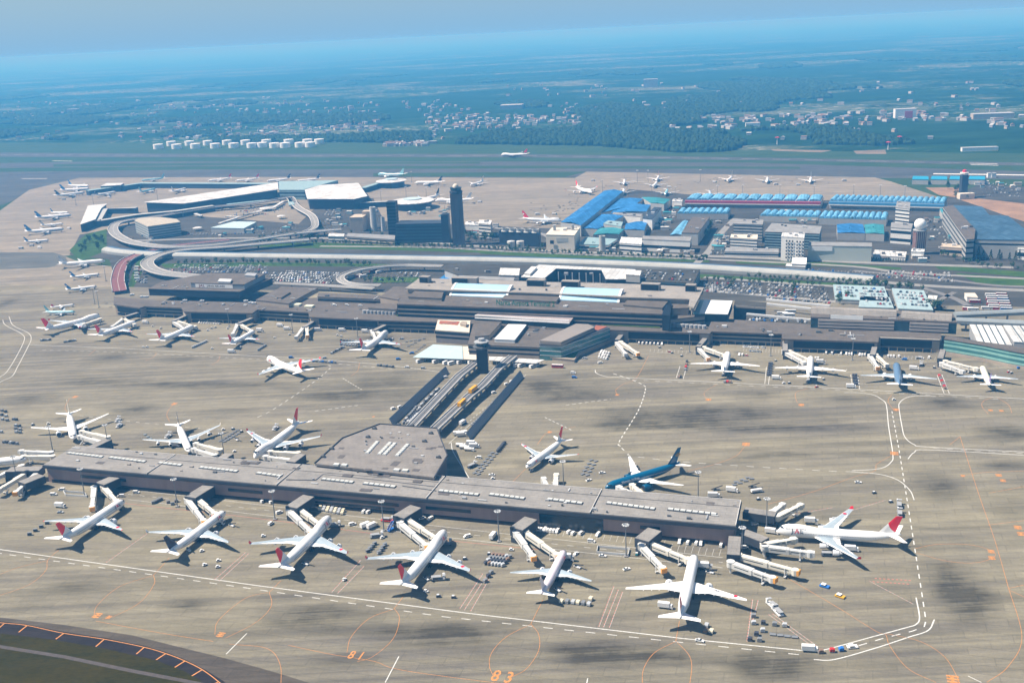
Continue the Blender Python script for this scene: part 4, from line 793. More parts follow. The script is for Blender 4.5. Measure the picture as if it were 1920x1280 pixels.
# ================================================================ BOARDING BRIDGES
m_br = mat('bridge_cream', (0.66, 0.63, 0.55), .55, .08, .3); m_br2 = mat('bridge_grey', (0.58, 0.58, 0.56), .55, .08, .3); m_or = mat('canopy_orange', (0.72, 0.33, 0.06), .7, .1)
BN = [0]
def bridge(a_, c_, label, orange=True, h=7.6, col=None, z0=AZ):
    a, c = Vector(W(*a_, h)), Vector(W(*c_, h)); L_ = (c - a).length; an = math.atan2((c - a).y, (c - a).x); col = col or (m_br if BN[0] % 2 else m_br2); BN[0] += 1
    o = empty('boarding_bridge', (a.x, a.y, z0), an, label, 'boarding bridge', 'boarding bridges'); zt, zc_ = h - 1.6 - z0, h - 2.1 - z0
    r_ = MB().cyl((0, 0, zt - 1.6), (0, 0, zt + 1.6), 2.2, n=12); r_.cyl((0, 0, zt + 1.6), (0, 0, zt + 1.9), 2.4, n=12); r_.build('rotunda', col, o)
    MB().cyl((0, 0, 0), (0, 0, zt - 1.6), .5, n=8).build('column', lgrey, o)
    L1 = L_ * .52
    def tun(x0, x1, w_, hh, z_a, z_b, nm, m):
        t = MB().loft([[(x, y, zz + z) for y, z in ((-w_, -hh), (w_, -hh), (w_, hh), (-w_, hh))] for x, zz in ((x0, z_a), (x1, z_b))])
        for s in range(int(x0) + 2, int(x1), 3): t.box((s, 0, (z_a + z_b) / 2 + hh), (.25, w_ * 2.04, .16))
        p = t.build(nm, m, o)
        MB().box(((x0 + x1) / 2, -w_ - .02, (z_a + z_b) / 2 + .3), ((x1 - x0) * .7, .05, .5)).build('side_window', darkglass, p)
    tun(1.5, L1, 1.75, 1.55, zt, (zt + zc_) / 2, 'rear_tunnel', col); tun(L1 - .5, L_ - 2.2, 1.35, 1.3, (zt + zc_) / 2, zc_, 'front_tunnel', col)
    cb_ = MB().cyl((L_ - 1.2, 0, zc_ - 1.7), (L_ - 1.2, 0, zc_ + 1.6), 2.1, n=10); cb_.build('cab', col, o)
    cn = MB(); cn.loft([[(x, y, zc_ + z) for y, z in ((-1.7, -1.3), (1.7, -1.3), (1.7, 1.5), (-1.7, 1.5))] for x in (L_ - .4, L_ + 1.4)]); cn.build('canopy', m_or if orange else lgrey, o)
    sx_ = L_ - 6.5; lg = MB().cyl((sx_, -1.7, .9), (sx_, -1.7, zc_ + 1.6), .22, n=6); lg.cyl((sx_, 1.7, .9), (sx_, 1.7, zc_ + 1.6), .22, n=6); lg.box((sx_, 0, 1.1), (1.0, 3.8, .5)); lg.box((sx_, 0, zc_ - 1.6), (.5, 3.8, .4)); lg.build('lift_legs', white, o)
    for s in (-1, 1): MB().cyl((sx_, s * 1.3 - .25, .6), (sx_, s * 1.3 + .25, .6), .6, n=10).build('wheel', black, o)
    st_ = MB(); 
    for i in range(8): st_.box((sx_ + 2.6 - i * .5, 2.6, .4 + i * (zc_ - 1.6) / 8), (.5, .9, .12))
    st_.box((sx_ + .8, 3.1, zc_ / 2 - .4), (4.6, .06, .12), ry=math.atan2(zc_ - 1.6, 4.0)); st_.build('service_stairs', lgrey, o)
    return o
B = bridge
for a_, c_, l_, og in (((176, 912), (172, 948), 'boarding bridge swung free at the leftmost front gate', 1), ((194, 911), (218, 936), 'boarding bridge docked to the leftmost front airliner', 1),
    ((351, 934), (382, 973), 'left boarding bridge at the dark-finned airliner', 1), ((367, 931), (404, 960), 'right boarding bridge at the dark-finned airliner', 1),
    ((542, 955), (583, 993), 'left boarding bridge at the third front stand', 1), ((559, 951), (603, 982), 'right boarding bridge at the third front stand', 1),
    ((750, 978), (800, 1019), 'left boarding bridge beside the blue loader', 1), ((764, 972), (818, 1005), 'right boarding bridge beside the blue loader', 1),
    ((968, 997), (1000, 1040), 'free boarding bridge left of the smaller pinkish airliner', 1), ((985, 995), (1047, 1037), 'boarding bridge docked to the smaller pinkish airliner', 1),
    ((1203, 1020), (1244, 1062), 'free boarding bridge left of the all-white long airliner', 1), ((1218, 1016), (1293, 1045), 'boarding bridge docked to the all-white long airliner', 1),
    ((1370, 1052), (1452, 1080), 'lowest boarding bridge at the right end of the satellite', 1), ((1384, 1038), (1495, 1066), 'second lowest boarding bridge at the right end of the satellite', 1),
    ((1434, 1022), (1523, 1032), 'boarding bridge with red logo under the broadside jumbo', 0), ((1432, 1018), (1490, 1006), 'boarding bridge docked to the nose of the broadside jumbo', 0),
    ((1448, 958), (1468, 941), 'short boarding bridge behind the right end of the satellite, left one', 0), ((1457, 966), (1502, 942), 'long boarding bridge behind the right end of the satellite, right one', 0),
    ((194, 828), (148, 814), 'lower boarding bridge at the leftmost rear airliner', 0), ((202, 818), (152, 805), 'upper boarding bridge at the leftmost rear airliner', 0),
    ((402, 852), (362, 838), 'lower boarding bridge at the winglet airliner', 0), ((412, 842), (366, 828), 'upper boarding bridge at the winglet airliner', 0),
    ((548, 861), (496, 852), 'lower boarding bridge at the red-finned rear jumbo', 0), ((558, 848), (505, 843), 'upper boarding bridge at the red-finned rear jumbo', 0),
    ((1026, 914), (1019, 893), 'left of two short rear bridges near the hub', 0), ((1041, 911), (1043, 886), 'right of two short rear bridges near the hub', 0),
    ((1180, 922), (1160, 909), 'left boarding bridge at the teal airliner', 0), ((1206, 926), (1185, 905), 'right boarding bridge at the teal airliner', 0),
    ((95, 847), (38, 842), 'upper of the pale bridges left of the satellite', 0), ((98, 854), (42, 852), 'lower of the pale bridges left of the satellite', 0),
    ((72, 882), (28, 920), 'bridge with orange mouth at the far left end of the satellite', 1), ((60, 878), (-5, 915), 'long bridge crossing the left edge beside the satellite', 0), ((40, 872), (-30, 900), 'far bridge crossing the left edge of the picture', 0)):
    B(a_, c_, l_, bool(og))
tq = MB()
# ================================================================ LIGHT MASTS
def mast_proto(h):
    o = empty('light_mast', (0, 0, 0)); MB().cyl((0, 0, 0), (0, 0, h), .42, .2, 8).build('pole', steel, o)
    hd = MB()
    hd.lathe([(.2, h - .4), (1.6, h - .2), (1.6, h + .1), (.2, h + .2)], (0, 0), 10)
    hd.build('ring', steel, o)
    for i in range(8):
        a = 2 * math.pi * i / 8; MB().box((1.75 * math.cos(a), 1.75 * math.sin(a), h + .35), (.7, .9, .6), a, ry=.4).build('floodlight', lgrey, o)
    MB().box((0, 0, .35), (2.2, 2.2, .7)).build('footing', m_track, o); return o
MAST = {}
def mast(px, py, label, h=20, z=AZ):
    if h not in MAST: o = MAST[h] = mast_proto(h)
    else: o = copy_tree(MAST[h])
    o.location = (*W(px, py), z); o['label'] = label; o['category'] = 'light mast'; o['group'] = 'floodlight masts'
for x, y, l_ in ((159, 930, 'light mast before the satellite beside the leftmost front gate'), (333, 951, 'light mast left of the second front gate of the satellite'), (516, 975, 'light mast left of the third front gate of the satellite'), (720, 996, 'light mast left of the blue loader'), (936, 1016, 'light mast left of the fifth front gate'), (1174, 1044, 'light mast beside the fenced pit near the sixth gate'), (1391, 1050, 'light mast at the front right corner of the satellite'), (1437, 993, 'light mast between the bridges at the right end'), (1309, 940, 'light mast behind the satellite right of the teal airliner'), (1057, 918, 'light mast behind the satellite beside the short bridges'), (99, 846, 'light mast left of the leftmost rear airliner'), (204, 843, 'light mast right of the leftmost rear airliner'), (421, 860, 'light mast between the rear airliners'), (33, 905, 'light mast at the far left end bridges'),
                  (430, 613, 'light mast at the terminal front left part'), (549, 625, 'light mast before the glass recess of the terminal'), (671, 633, 'light mast left of the jumbo near the bus canopy'), (1293, 661, 'light mast at the terminal right of the glazed wing'), (1445, 668, 'light mast between the two white airliners at the terminal'), (1598, 676, 'light mast right of the second white airliner at the terminal'), (186, 577, 'taller light mast by the left terminal corner'), (178, 570, 'left light mast by the left terminal corner'), (199, 527, 'light mast on the left apron behind the small blue-finned airliners')):
    mast(x, y, l_)
for i, (x, y) in enumerate(((143, 385), (176, 386), (296, 375), (715, 380), (762, 372), (800, 374), (824, 372), (772, 342), (1222, 373), (1266, 374), (1177, 368), (1130, 360), (1345, 372), (1392, 372), (1462, 371), (1526, 373), (1600, 372), (1650, 372), (1696, 374), (1195, 341), (1215, 341), (1313, 340))):
    if i < 4 or i >= 0: mast(x, y, 'far light mast on the pale aprons, a thin pole like its neighbours', 22, .3)
# ================================================================ MAIN TERMINAL AND ITS SURROUNDINGS
def offset_poly(pts, d):
    pts = [Vector(p) for p in pts]; n = len(pts)
    a = sum(pts[i].x * pts[(i + 1) % n].y - pts[(i + 1) % n].x * pts[i].y for i in range(n)); sg = 1 if a > 0 else -1; out = []
    for i in range(n):
        e1 = (pts[i] - pts[i - 1]).normalized(); e2 = (pts[(i + 1) % n] - pts[i]).normalized()
        n1 = Vector((e1.y, -e1.x)) * sg; n2 = Vector((e2.y, -e2.x)) * sg; m_ = n1 + n2
        out.append(pts[i] + m_ * (d / max(m_.dot(n1), .35)))
    return [tuple(p) for p in out]
m_bwall = mat('terminal_brown', (0.34, 0.285, 0.225), .8, .15, .1); m_broof = roof_mat('terminal_roof', (0.112, 0.098, 0.084), (0.125, 0.108, 0.093), (5, 5)); m_plate = roof_mat('pale_roof_plate', (0.27, 0.25, 0.225), (0.29, 0.265, 0.235), (6, 6))
m_navy = mat('navy_wall', (0.018, 0.026, 0.038), .7, .15, .2); m_band = mat('window_band_dark', (0.010, 0.016, 0.024), .5, .3, .3, spec=.2); m_teal = mat('teal_wall', (0.03, 0.06, 0.075), .4, .2, .1)
m_wroof = rib_mat('white_roof', (0.60, 0.60, 0.58), 1.57, 6.0, .9); m_cream = mat('cream_wall', (0.62, 0.56, 0.46), .7, .08, .1); m_bglass = mat('pale_blue_glass', (0.36, 0.60, 0.78), .3, .06, .05, spec=.6)
m_plant = grass_mat('roof_planting', (0.03, 0.12, 0.02), (0.12, 0.14, 0.02), .3); m_barg = mat('pale_bar', (0.36, 0.32, 0.29), .8, .1, .1); m_canopy = mat('pale_blue_canopy', (0.42, 0.53, 0.56), .6, .06, .1)
def block(root, roof_px, h, wm, rm, bands=(), bm=None, base=.3, name='wall', roofname='roof', over=0.0, thick=.8, zref=None):
    """walls up from base to the roof drawn in the photo at height h, with a roof slab and dark window bands right round"""
    P = WL(roof_px, h); inner = offset_poly(P, -max(over, .3))
    o = MB().prism(inner, base, h - thick).build(name, wm, root, world=True)
    MB().prism(P, h - thick, h, bottom=True).build(roofname, rm, root, world=True)
    for z0, z1 in bands: MB().prism(offset_poly(inner, .12), z0, z1, top=True, bottom=True).build('window_band', bm or m_band, root, world=True)
    return P
def facade(root, p0, p1, h, z0, z1, m, name='window_band', out=.25, dep=.4):
    a, c = Vector(W(*p0, h)), Vector(W(*p1, h)); d = (c - a).normalized(); nn = Vector((d.y, -d.x)); q = (a + c) / 2 + nn * out
    return MB().box((q.x, q.y, (z0 + z1) / 2), ((c - a).length, dep, z1 - z0), math.atan2(d.y, d.x)).build(name, m, root, world=True)
T = empty('main_terminal', (*W(780, 600), 0), 0, 'very long layered brown main terminal with green lettering and pale blue skylights', 'terminal building')
HC = 13
conc = [(213, 570), (262, 577), (272, 574), (340, 577), (345, 584), (473, 587), (483, 580), (578, 585.5), (580, 594), (708, 600), (830, 604), (1143, 618), (1331, 625), (1334, 621), (1466, 626), (1467, 635), (1647, 641), (1648, 632), (1765, 637), (1765, 620), (1520, 608), (1330, 596), (1100, 580), (760, 566), (600, 558), (500, 562), (470, 567), (280, 562), (213, 556)]
block(T, conc, HC, m_bwall, m_broof, thick=1.6, over=1.2)
for (x0, y0), (x1, y1), kind in (((218, 571), (261, 577), 'B'), ((273, 574), (340, 577), 'A'), ((357, 584.5), (460, 586.8), 'B'), ((485, 580), (577, 585.4), 'A'), ((597, 594.8), (706, 600), 'B'), ((709, 600), (828, 604), 'A'), ((1178, 619.3), (1311, 624.3), 'B'), ((1336, 621), (1465, 626), 'A'), ((1488, 635.7), (1640, 640.8), 'B'), ((1652, 632.2), (1748, 636.5), 'B')):
    if kind == 'A':
        for z0, z1 in ((9.0, 11.2), (5.2, 7.2)): facade(T, (x0, y0), (x1, y1), HC, z0, z1, m_band, out=-.8)
    else: facade(T, (x0, y0), (x1, y1), HC, 4.6, 11.3, m_band, 'glazed_front', out=-.8)
    facade(T, (x0, y0), (x1, y1), HC, .35, 3.2, m_band, 'ground_floor_opening', out=-.8)
    n_ = int((x1 - x0) / 14)
    for i in range(n_ + 1):
        t = i / max(n_, 1); p = (x0 + (x1 - x0) * t, y0 + (y1 - y0) * t); facade(T, (p[0] - .5, p[1]), (p[0] + .5, p[1]), HC, .35, 3.6, m_bwall, 'pillar', out=-.4, dep=.8)
# left dark blocks
block(T, [(278, 541), (302, 528), (392, 512), (511, 521), (449, 546.5)], 21, m_navy, m_broof, base=HC - .5); block(T, [(357, 530), (388, 511.5), (497, 513.5), (458, 533)], 27, mat('grey_blue_wall', (0.22, 0.25, 0.28), .7, .1, .1), m_broof, base=20)
facade(T, (366, 530.5), (436, 532.6), 27, 21.8, 26, white, 'sign_board', out=.2, dep=.2)
block(T, [(408, 527), (412, 522), (435, 523), (432, 528)], 29.5, lgrey, lgrey, base=26.5, name='plant_room', roofname='plant_room_roof'); block(T, [(458, 515.5), (463, 511), (482, 512), (478, 517)], 30, grey, grey, base=26.5, name='plant_room', roofname='plant_room_roof')
def sign(txt, p0, p1, h, size, m, root, out=.4, name='lettering', stretch=1.0):
    a, c = Vector(W(*p0, h)), Vector(W(*p1, h)); d = (c - a).normalized(); nn = Vector((d.y, -d.x)); q = (a + c) / 2 + nn * out - worldorg(root).xy
    M = Matrix.Translation((q.x, q.y, h)) @ Matrix.Rotation(math.atan2(d.y, d.x), 4, 'Z') @ Matrix.Rotation(math.pi / 2, 4, 'X') @ Matrix.Diagonal((stretch, 1, 1, 1))
    o = text_part(name, txt, size, M, m, root, .05)
    wdt = o.dimensions.x
    k = (c - a).length / max(max(v.co.xy.dot(d) for v in o.data.vertices) - min(v.co.xy.dot(d) for v in o.data.vertices), .1)
    S_ = Matrix.Translation((q.x, q.y, h)) @ Matrix.Rotation(math.atan2(d.y, d.x), 4, 'Z') @ Matrix.Diagonal((k, 1, 1, 1)) @ (Matrix.Translation((q.x, q.y, h)) @ Matrix.Rotation(math.atan2(d.y, d.x), 4, 'Z')).inverted()
    o.data.transform(S_); return o
m_dtext = mat('dark_lettering', (0.06, 0.06, 0.07), .6)
sign('JAPAN AIRLINES', (388, 536), (422, 537), 24, 3.4, m_dtext, T, .45); sign('JAL', (373, 535.5), (385, 535.8), 24, 4, mat('maroon', (0.16, 0.03, 0.05), .6), T, .45)
block(T, [(479, 562), (528, 537), (597, 539), (541, 569)], 18, m_bwall, m_broof, base=HC - .5); block(T, [(516, 556), (534, 546), (545, 547), (527, 558)], 20, m_bwall, m_broof, base=17.5, name='plant_room', roofname='plant_room_roof')
for x, y, l_, w_ in ((523, 566, 8, 7), (553, 571, 14, 8), (580, 574, 10, 7)): c = W(x, y, 14); MB().box((c[0], c[1], HC + 1), (l_, w_, 2), -AX).build('skylight', mat('cream_skylight', (0.75, 0.73, 0.55), .4), T, world=True)
block(T, [(595, 556), (597, 549), (714, 553), (714, 561)], 19, m_bwall, m_broof, [(14.2, 16.4)], base=HC - .5); block(T, [(712, 556), (738, 537), (770, 538), (747, 562)], 24, m_bwall, m_broof, base=HC - .5)
block(T, [(690, 577), (706, 568), (746, 570), (744, 580)], 19, m_bwall, m_broof, [(15.5, 16.8)], base=HC - .5)
for i in range(9): c = W(683 + i * 7, 583.5 + i * .35, 15); MB().cyl((c[0], c[1], HC), (c[0], c[1], HC + 3.4), 2.2, n=10).build('cooling_unit', grey, T, world=True)
for i in range(11): c = W(1240 + i * 8, 607 + i * .5, 15); MB().cyl((c[0], c[1], HC), (c[0], c[1], HC + 3.2), 2.2, n=10).build('cooling_unit', grey, T, world=True)
# central hall: three dark bands, brown roof, pale roof plate
block(T, [(744, 569.5), (1241.6, 588.6), (1266, 562), (1168, 556), (857, 543), (762, 540)], 27, m_bwall, m_broof, [(22.2, 25.3), (17.6, 20.6), (13.1, 16.0)], base=HC - .5, thick=1.5)
block(T, [(1168, 556.8), (1293, 560.5), (1291, 577), (1262, 578)], 27.4, m_bwall, m_broof, base=HC - .5); block(T, [(1241, 600), (1262, 578.5), (1322, 584), (1322, 592)], 20, m_bwall, m_broof, [(14.5, 16)], base=HC - .5)
plate = [(759, 540.5), (786, 521.5), (900, 524), (1020, 528.4), (1183, 532), (1320, 538.7), (1301, 576), (1291, 573.5), (1293, 560.5), (1168, 556.8), (1020, 549.5), (857, 544.5)]
block(T, plate, 33, m_bwall, m_plate, base=24, thick=1.2, over=2.5, roofname='roof_plate')
for a_, c_, ext in (((786.5, 530), (803, 531), 0), ((847, 532.5), (878, 533.3), 16), ((987.5, 536.5), (1021, 537.5), 0), ((1052, 539), (1085, 540.2), 0), ((1201, 544), (1236, 545.5), 0), ((1284.7, 546.5), (1303.6, 547.3), 0)):
    a, c = Vector(W(*a_, 33)), Vector(W(c_[0] + ext, c_[1] + .3 * bool(ext), 33)); d = (c - a).normalized(); nn = Vector((-d.y, d.x)); q = (a + c) / 2 + nn * 4
    o = MB().box((q.x, q.y, 36.5), ((c - a).length, 8, 7), math.atan2(d.y, d.x)).build('roof_monitor', m_plate, T, world=True)
    c2 = Vector(W(*c_, 33)); q = (a + c2) / 2 - nn * .15; MB().box((q.x, q.y, 36.4), ((c2 - a).length * .92, .3, 5.8), math.atan2(d.y, d.x)).build('louvre', m_band, o, world=True)
for a_, c_, b_ in (((857, 543), (957, 547), 13), ((1059.5, 551), (1164, 555), 14)):
    a, c = Vector(W(*a_, 30)), Vector(W(*c_, 30)); d = (c - a).normalized(); nn = Vector((d.y, -d.x)); bb = MB()
    bb.loft([[(p.x + nn.x * x, p.y + nn.y * x, z) for x, z in ((-4, 26), (-4, 36.6), (1, 37), (9, 33.8), (16, 27.8), (16, 26))] for p in (a, c)]); o = bb.build('blue_skylight', m_bglass, T, world=True)
    for p, s in ((a, -1), (c, 1)):
        e = MB(); e.loft([[(p.x + nn.x * x + d.x * t * s, p.y + nn.y * x + d.y * t * s, z) for x, z in ((-4.2, 26), (-4.2, 37), (1, 37.5), (9.3, 34.2), (16.6, 27.8), (16.6, 26))] for t in (0, 2.4)]); e.build('gable_frame', white, o, world=True)
block(T, [(940, 560), (948, 552), (1050, 556), (1043, 565)], 30, m_bwall, m_broof, base=26); block(T, [(765, 556), (778, 545), (832, 547), (828, 559)], 30.5, m_bwall, m_broof, base=26); block(T, [(1168, 571), (1180, 558), (1255, 562), (1242, 577)], 30, m_bwall, m_broof, base=26)
m_gtext = mat('green_lettering', (0.0, 0.16, 0.09), .5)
sign('Narita Airport Terminal 2', (932, 566), (1041, 569.5), 30.0, 7.6, m_gtext, T, 2.5, 'terminal_name_lettering')
fr = MB(); a, c = Vector(W(932, 566, 30)), Vector(W(1041, 569.5, 30)); d = (c - a).normalized(); nn = Vector((d.y, -d.x))
for z in (27.6, 33.2): q = (a + c) / 2 + nn * 1.9; fr.box((q.x, q.y, z), ((c - a).length, .15, .15), math.atan2(d.y, d.x))
for i in range(14): q = a.lerp(c, i / 13) + nn * 1.9; fr.box((q.x, q.y, 30), (.15, .15, 6.6))
fr.build('sign_frame', steel, T, world=True)
for pts in ([(745, 591.5), (875, 597.5)], [(1112, 607.5), (1238, 614)]): MB().strip(WL(pts, HC), 4.5, HC + 1.0, thick=.9).build('planting_strip', m_plant, T, world=True)
# stair tower with dark glass at the right of the hall
block(T, [(1241, 590), (1249, 567), (1260, 569), (1256, 592)], 29, m_band, m_band, base=HC - .5, name='dark_stair_tower', roofname='stair_tower_roof')
# pavilion in front with its white skylight, canopies and glazed wing
block(T, [(816, 618), (821, 599.5), (882, 601), (880, 622.5)], 14, mat('grey_brown_wall', (0.22, 0.20, 0.19), .8, .1), m_cream, [(10, 11.8), (5.8, 7.6)], thick=.9)
MB().prism(WL([(823, 607), (825, 601.5), (862, 603), (858, 609.5)], 14), 13.9, 14.3).build('roof_terrace', mat('terrace_red', (0.30, 0.10, 0.06), .9), T, world=True); facade(T, (826, 608), (856, 603), 14.6, 14.3, 14.9, m_cream, 'pipe', out=0)
block(T, [(862, 606), (866, 602), (876, 603), (874, 609)], 17, m_bwall, m_bwall, base=13.5, name='plant_room', roofname='plant_room_roof')
block(T, [(877, 645), (889, 600), (1078, 607), (1110, 617), (1050, 645), (1010, 651)], 12.6, m_bwall, m_broof, [(8.6, 10.6), (4.6, 6.0)], thick=1.2)
block(T, [(889, 600), (941, 602), (918, 628), (890, 631)], 17.5, m_bwall, m_broof, base=12.3)
block(T, [(889, 592), (896, 587.5), (1075, 595.5), (1068, 604.5)], 19.5, m_band, mat('pinkish_roof', (0.30, 0.26, 0.26), .8), base=12.3)
for dy in (0, 4.5): facade(T, (890, 592.5 + dy), (1067, 602.5 + dy), 19.7, 19.6, 20.7, white, 'white_roof_bar', out=-1, dep=1.2)
block(T, [(926.5, 635), (953, 607.5), (987.5, 608), (965, 636.7)], 16, white, mat('white_skylight', (0.85, 0.86, 0.85), .35, .03), base=12.3, name='skylight_kerb', roofname='skylight', thick=.5)
for i in range(22): t = i / 21; facade(T, (966 + 21.5 * t, 637 - 28.5 * t), (966.8 + 21.5 * t, 636 - 28.5 * t), 15.6, 12.6, 15.6, dgrey, 'skylight_fin', out=.3)
block(T, [(1012, 638), (1080, 606.5), (1103, 607.5), (1115, 613), (1052, 641)], 19.5, m_bwall, mat('wing_roof', (0.235, 0.21, 0.19), .8, .1, .05), base=15.5, thick=2.6)
block(T, [(1011, 646), (1052, 648), (1144, 615), (1118, 608), (1015, 636)], 15.4, greenglass, m_fascia, [(13.6, 14.3), (9.2, 9.9), (4.8, 5.4)], lgrey, thick=.6, name='glazed_wall')
MB().prism(offset_poly(WL([(1111, 617), (1117, 610), (1140, 612.5), (1122, 620)], 15.4), -.5), 15.3, 15.8).build('roof_terrace', MATS['terrace_red'], T, world=True)
block(T, [(1009, 667), (1077, 674), (1086, 662), (1153, 633), (1132, 625), (1013, 650)], 3.6, m_bwall, m_bwall, thick=.8, name='base_wall', roofname='base_terrace'); MB().sheet(WL([(1058, 669), (1077, 671), (1084, 660), (1072, 661)], 3.6), 3.9).build('planting', m_plant, T, world=True)
cn = empty('bus_canopy', (*W(820, 665), 0), 0, 'pale blue flat canopy over the bus stands left of the small tower', 'canopy', 'bus canopies')
def canopy(root, px, h, m):
    P = WL(px, h); MB().prism(P, h - .5, h, bottom=True).build('roof', m, root, world=True); ins_ = offset_poly(P, -1.5); k = len(ins_)
    for i in range(k):
        for t in (0, .5): q = Vector(ins_[i]).lerp(Vector(ins_[(i + 1) % k]), t); MB().cyl((q.x, q.y, .4), (q.x, q.y, h - .5), .25, n=6).build('post', lgrey, root, world=True)
canopy(cn, [(812, 645.5), (867, 648.5), (868, 673), (774, 669.5)], 5.5, m_canopy)
cn = empty('bus_canopy', (*W(890, 668), 0), 0, 'cream white canopy strip right beside the pale blue canopy', 'canopy', 'bus canopies'); canopy(cn, [(868, 649), (878, 649), (880, 664), (893, 665), (893, 674), (869, 673)], 5.2, m_cream)
cn = empty('bus_canopy', (*W(930, 670), 0), 0, 'narrow white canopy right behind the small control tower', 'canopy', 'bus canopies'); canopy(cn, [(917, 668), (951, 669), (943, 677), (917, 675)], 5.2, m_wroof)
cn = empty('bus_canopy', (*W(990, 675), 0), 0, 'white canopy right of the raised shuttle track', 'canopy', 'bus canopies'); canopy(cn, [(964, 671), (1021, 674), (1006, 680.5), (960, 678)], 5.2, m_wroof)
# right half: white panel roof, deck, dark block, curved glazed pier
block(T, [(1300, 588), (1312, 561.5), (1374, 563.7), (1364.5, 588.6)], 21, m_navy, mat('teal_roof_glass', (0.16, 0.33, 0.36), .3), base=HC - .5); MB().prism(WL([(1311, 587.5), (1320, 562), (1373.5, 564), (1364.5, 588.8)], 21.4), 21.05, 21.5).build('white_panel_roof', white, T, world=True)
block(T, [(1375, 576), (1378, 562), (1437, 567), (1436, 580)], 16, m_band, m_asph, base=.4); facade(T, (1376, 574), (1436, 578.5), 16, 14.3, 17.2, m_plate, 'deck_edge', out=.3)
block(T, [(1398, 604), (1400, 589), (1408, 588), (1412, 596), (1520, 600), (1520, 609)], 12, m_bwall, m_asph, base=.4)
for p0, p1 in (((1437, 561), (1556, 573)), ((1438, 569), (1521, 578)), ((1400, 588), (1520, 599))): facade(T, p0, p1, 13, 11.6, 13.6, lgrey, 'deck_edge', out=0, dep=2.5)
block(T, [(1520, 594), (1521, 574.5), (1620, 578), (1787, 588), (1795, 604), (1620, 597)], 24, m_teal, m_broof, base=HC - .5, thick=1.5)
for p0, p1 in (((1522, 576), (1681, 582)), ((1692, 584), (1786, 590))): 
    a, c = Vector(W(*p0, 27)), Vector(W(*p1, 27)); d = (c - a).normalized(); nn = Vector((d.y, -d.x)); MB().loft([[(p.x + nn.x * x, p.y + nn.y * x, z) for x, z in ((0, 24), (0, 27), (4, 29), (9, 28.5), (12, 24))] for p in (a, c)]).build('barrel_roof', m_plate, T, world=True)
facade(T, (1559, 585), (1619, 587.5), 27, 24.3, 28.3, white, 'sign_board', out=14, dep=.3); sign('NAA', (1573, 586), (1588, 586.5), 26.3, 4.2, m_gtext, T, 14.4)
for (x0, y0), (x1, y1) in (((1534, 594.6), (1677, 599)), ((1706, 600.3), (1779, 603.3))):
    for z in (21.4, 18.4, 15.4): facade(T, (x0, y0), (x1, y1), 24, z - 1.1, z + .8, m_barg, 'pale_band', out=.5, dep=1.2)
facade(T, (1650, 632.3), (1762, 636.8), 13, 12.6, 13.3, m_cream, 'pale_cornice', out=.2, dep=.6)
pier = empty('glazed_pier', (*W(1840, 665), 0), 0, 'curved green-glazed pier at the right edge beyond the brown terminal', 'terminal building')
Pp = [(1770, 635), (1794, 638.5), (1845, 647), (1892, 657), (1960, 669), (1960, 660), (1900, 648), (1832, 639), (1794, 631.5), (1773, 630)]
block(pier, Pp, 15, greenglass, m_broof, [(12.2, 13.2), (8.2, 10.2), (3.8, 5.6)], mat('pale_green_frame', (0.22, 0.42, 0.38), .5), thick=.7, name='glazed_wall'); MB().prism(offset_poly(offset_poly(WL(Pp, 15), -.3), .5), .4, 3.2).build('base_wall', m_bwall, pier, world=True)
wr = empty('ribbed_roof_hall', (*W(1855, 640), 0), 0, 'hall with white ribbed roof and dark seams behind the curved pier, left one', 'hall', 'ribbed roof halls')
def ribbed(root, px, h, n):
    P = block(root, px, h, grey, m_wroof, thick=.6); a, b_, c, d = [Vector(p) for p in P]
    for i in range(1, n): t = i / n; p, q = d.lerp(c, t), a.lerp(b_, t); m_ = (p + q) / 2; MB().box((m_.x, m_.y, h + .1), ((q - p).length, .9, .25), math.atan2((q - p).y, (q - p).x)).build('roof_seam', m_teal, root, world=True)
ribbed(wr, [(1833, 641), (1898, 646.5), (1878, 610), (1818, 608)], 13, 5)
wr = empty('ribbed_roof_hall', (*W(1930, 632), 0), 0, 'hall with white ribbed roof cut by the right edge of the picture', 'hall', 'ribbed roof halls'); ribbed(wr, [(1901, 640), (1990, 646), (1960, 612), (1881, 609.5)], 14, 5)
for i, (a_, c_, l_) in enumerate((((1790, 587), (1990, 578), 'upper grey covered road tube at the right edge'), ((1793, 597), (1990, 606), 'lower grey covered road tube at the right edge'))):
    a, c = Vector(W(*a_, 12)), Vector(W(*c_, 12)); o = empty('covered_road', (*a, 0), 0, l_, 'covered road', 'covered road tubes'); d = (c - a).normalized(); nn = Vector((d.y, -d.x))
    MB().loft([[(p.x + nn.x * x, p.y + nn.y * x, z) for x, z in ((-4.5, 8), (-4.5, 11), (-2.5, 12.6), (2.5, 12.6), (4.5, 11), (4.5, 8))] for p in (a, c)]).build('tube', mat('tube_grey', (0.24, 0.27, 0.28), .6, .1), o, world=True)
    for k in range(5): q = a.lerp(c, (k + .5) / 5); MB().box((q.x, q.y, 4), (1.4, 1.4, 8)).build('pier', m_track, o, world=True)
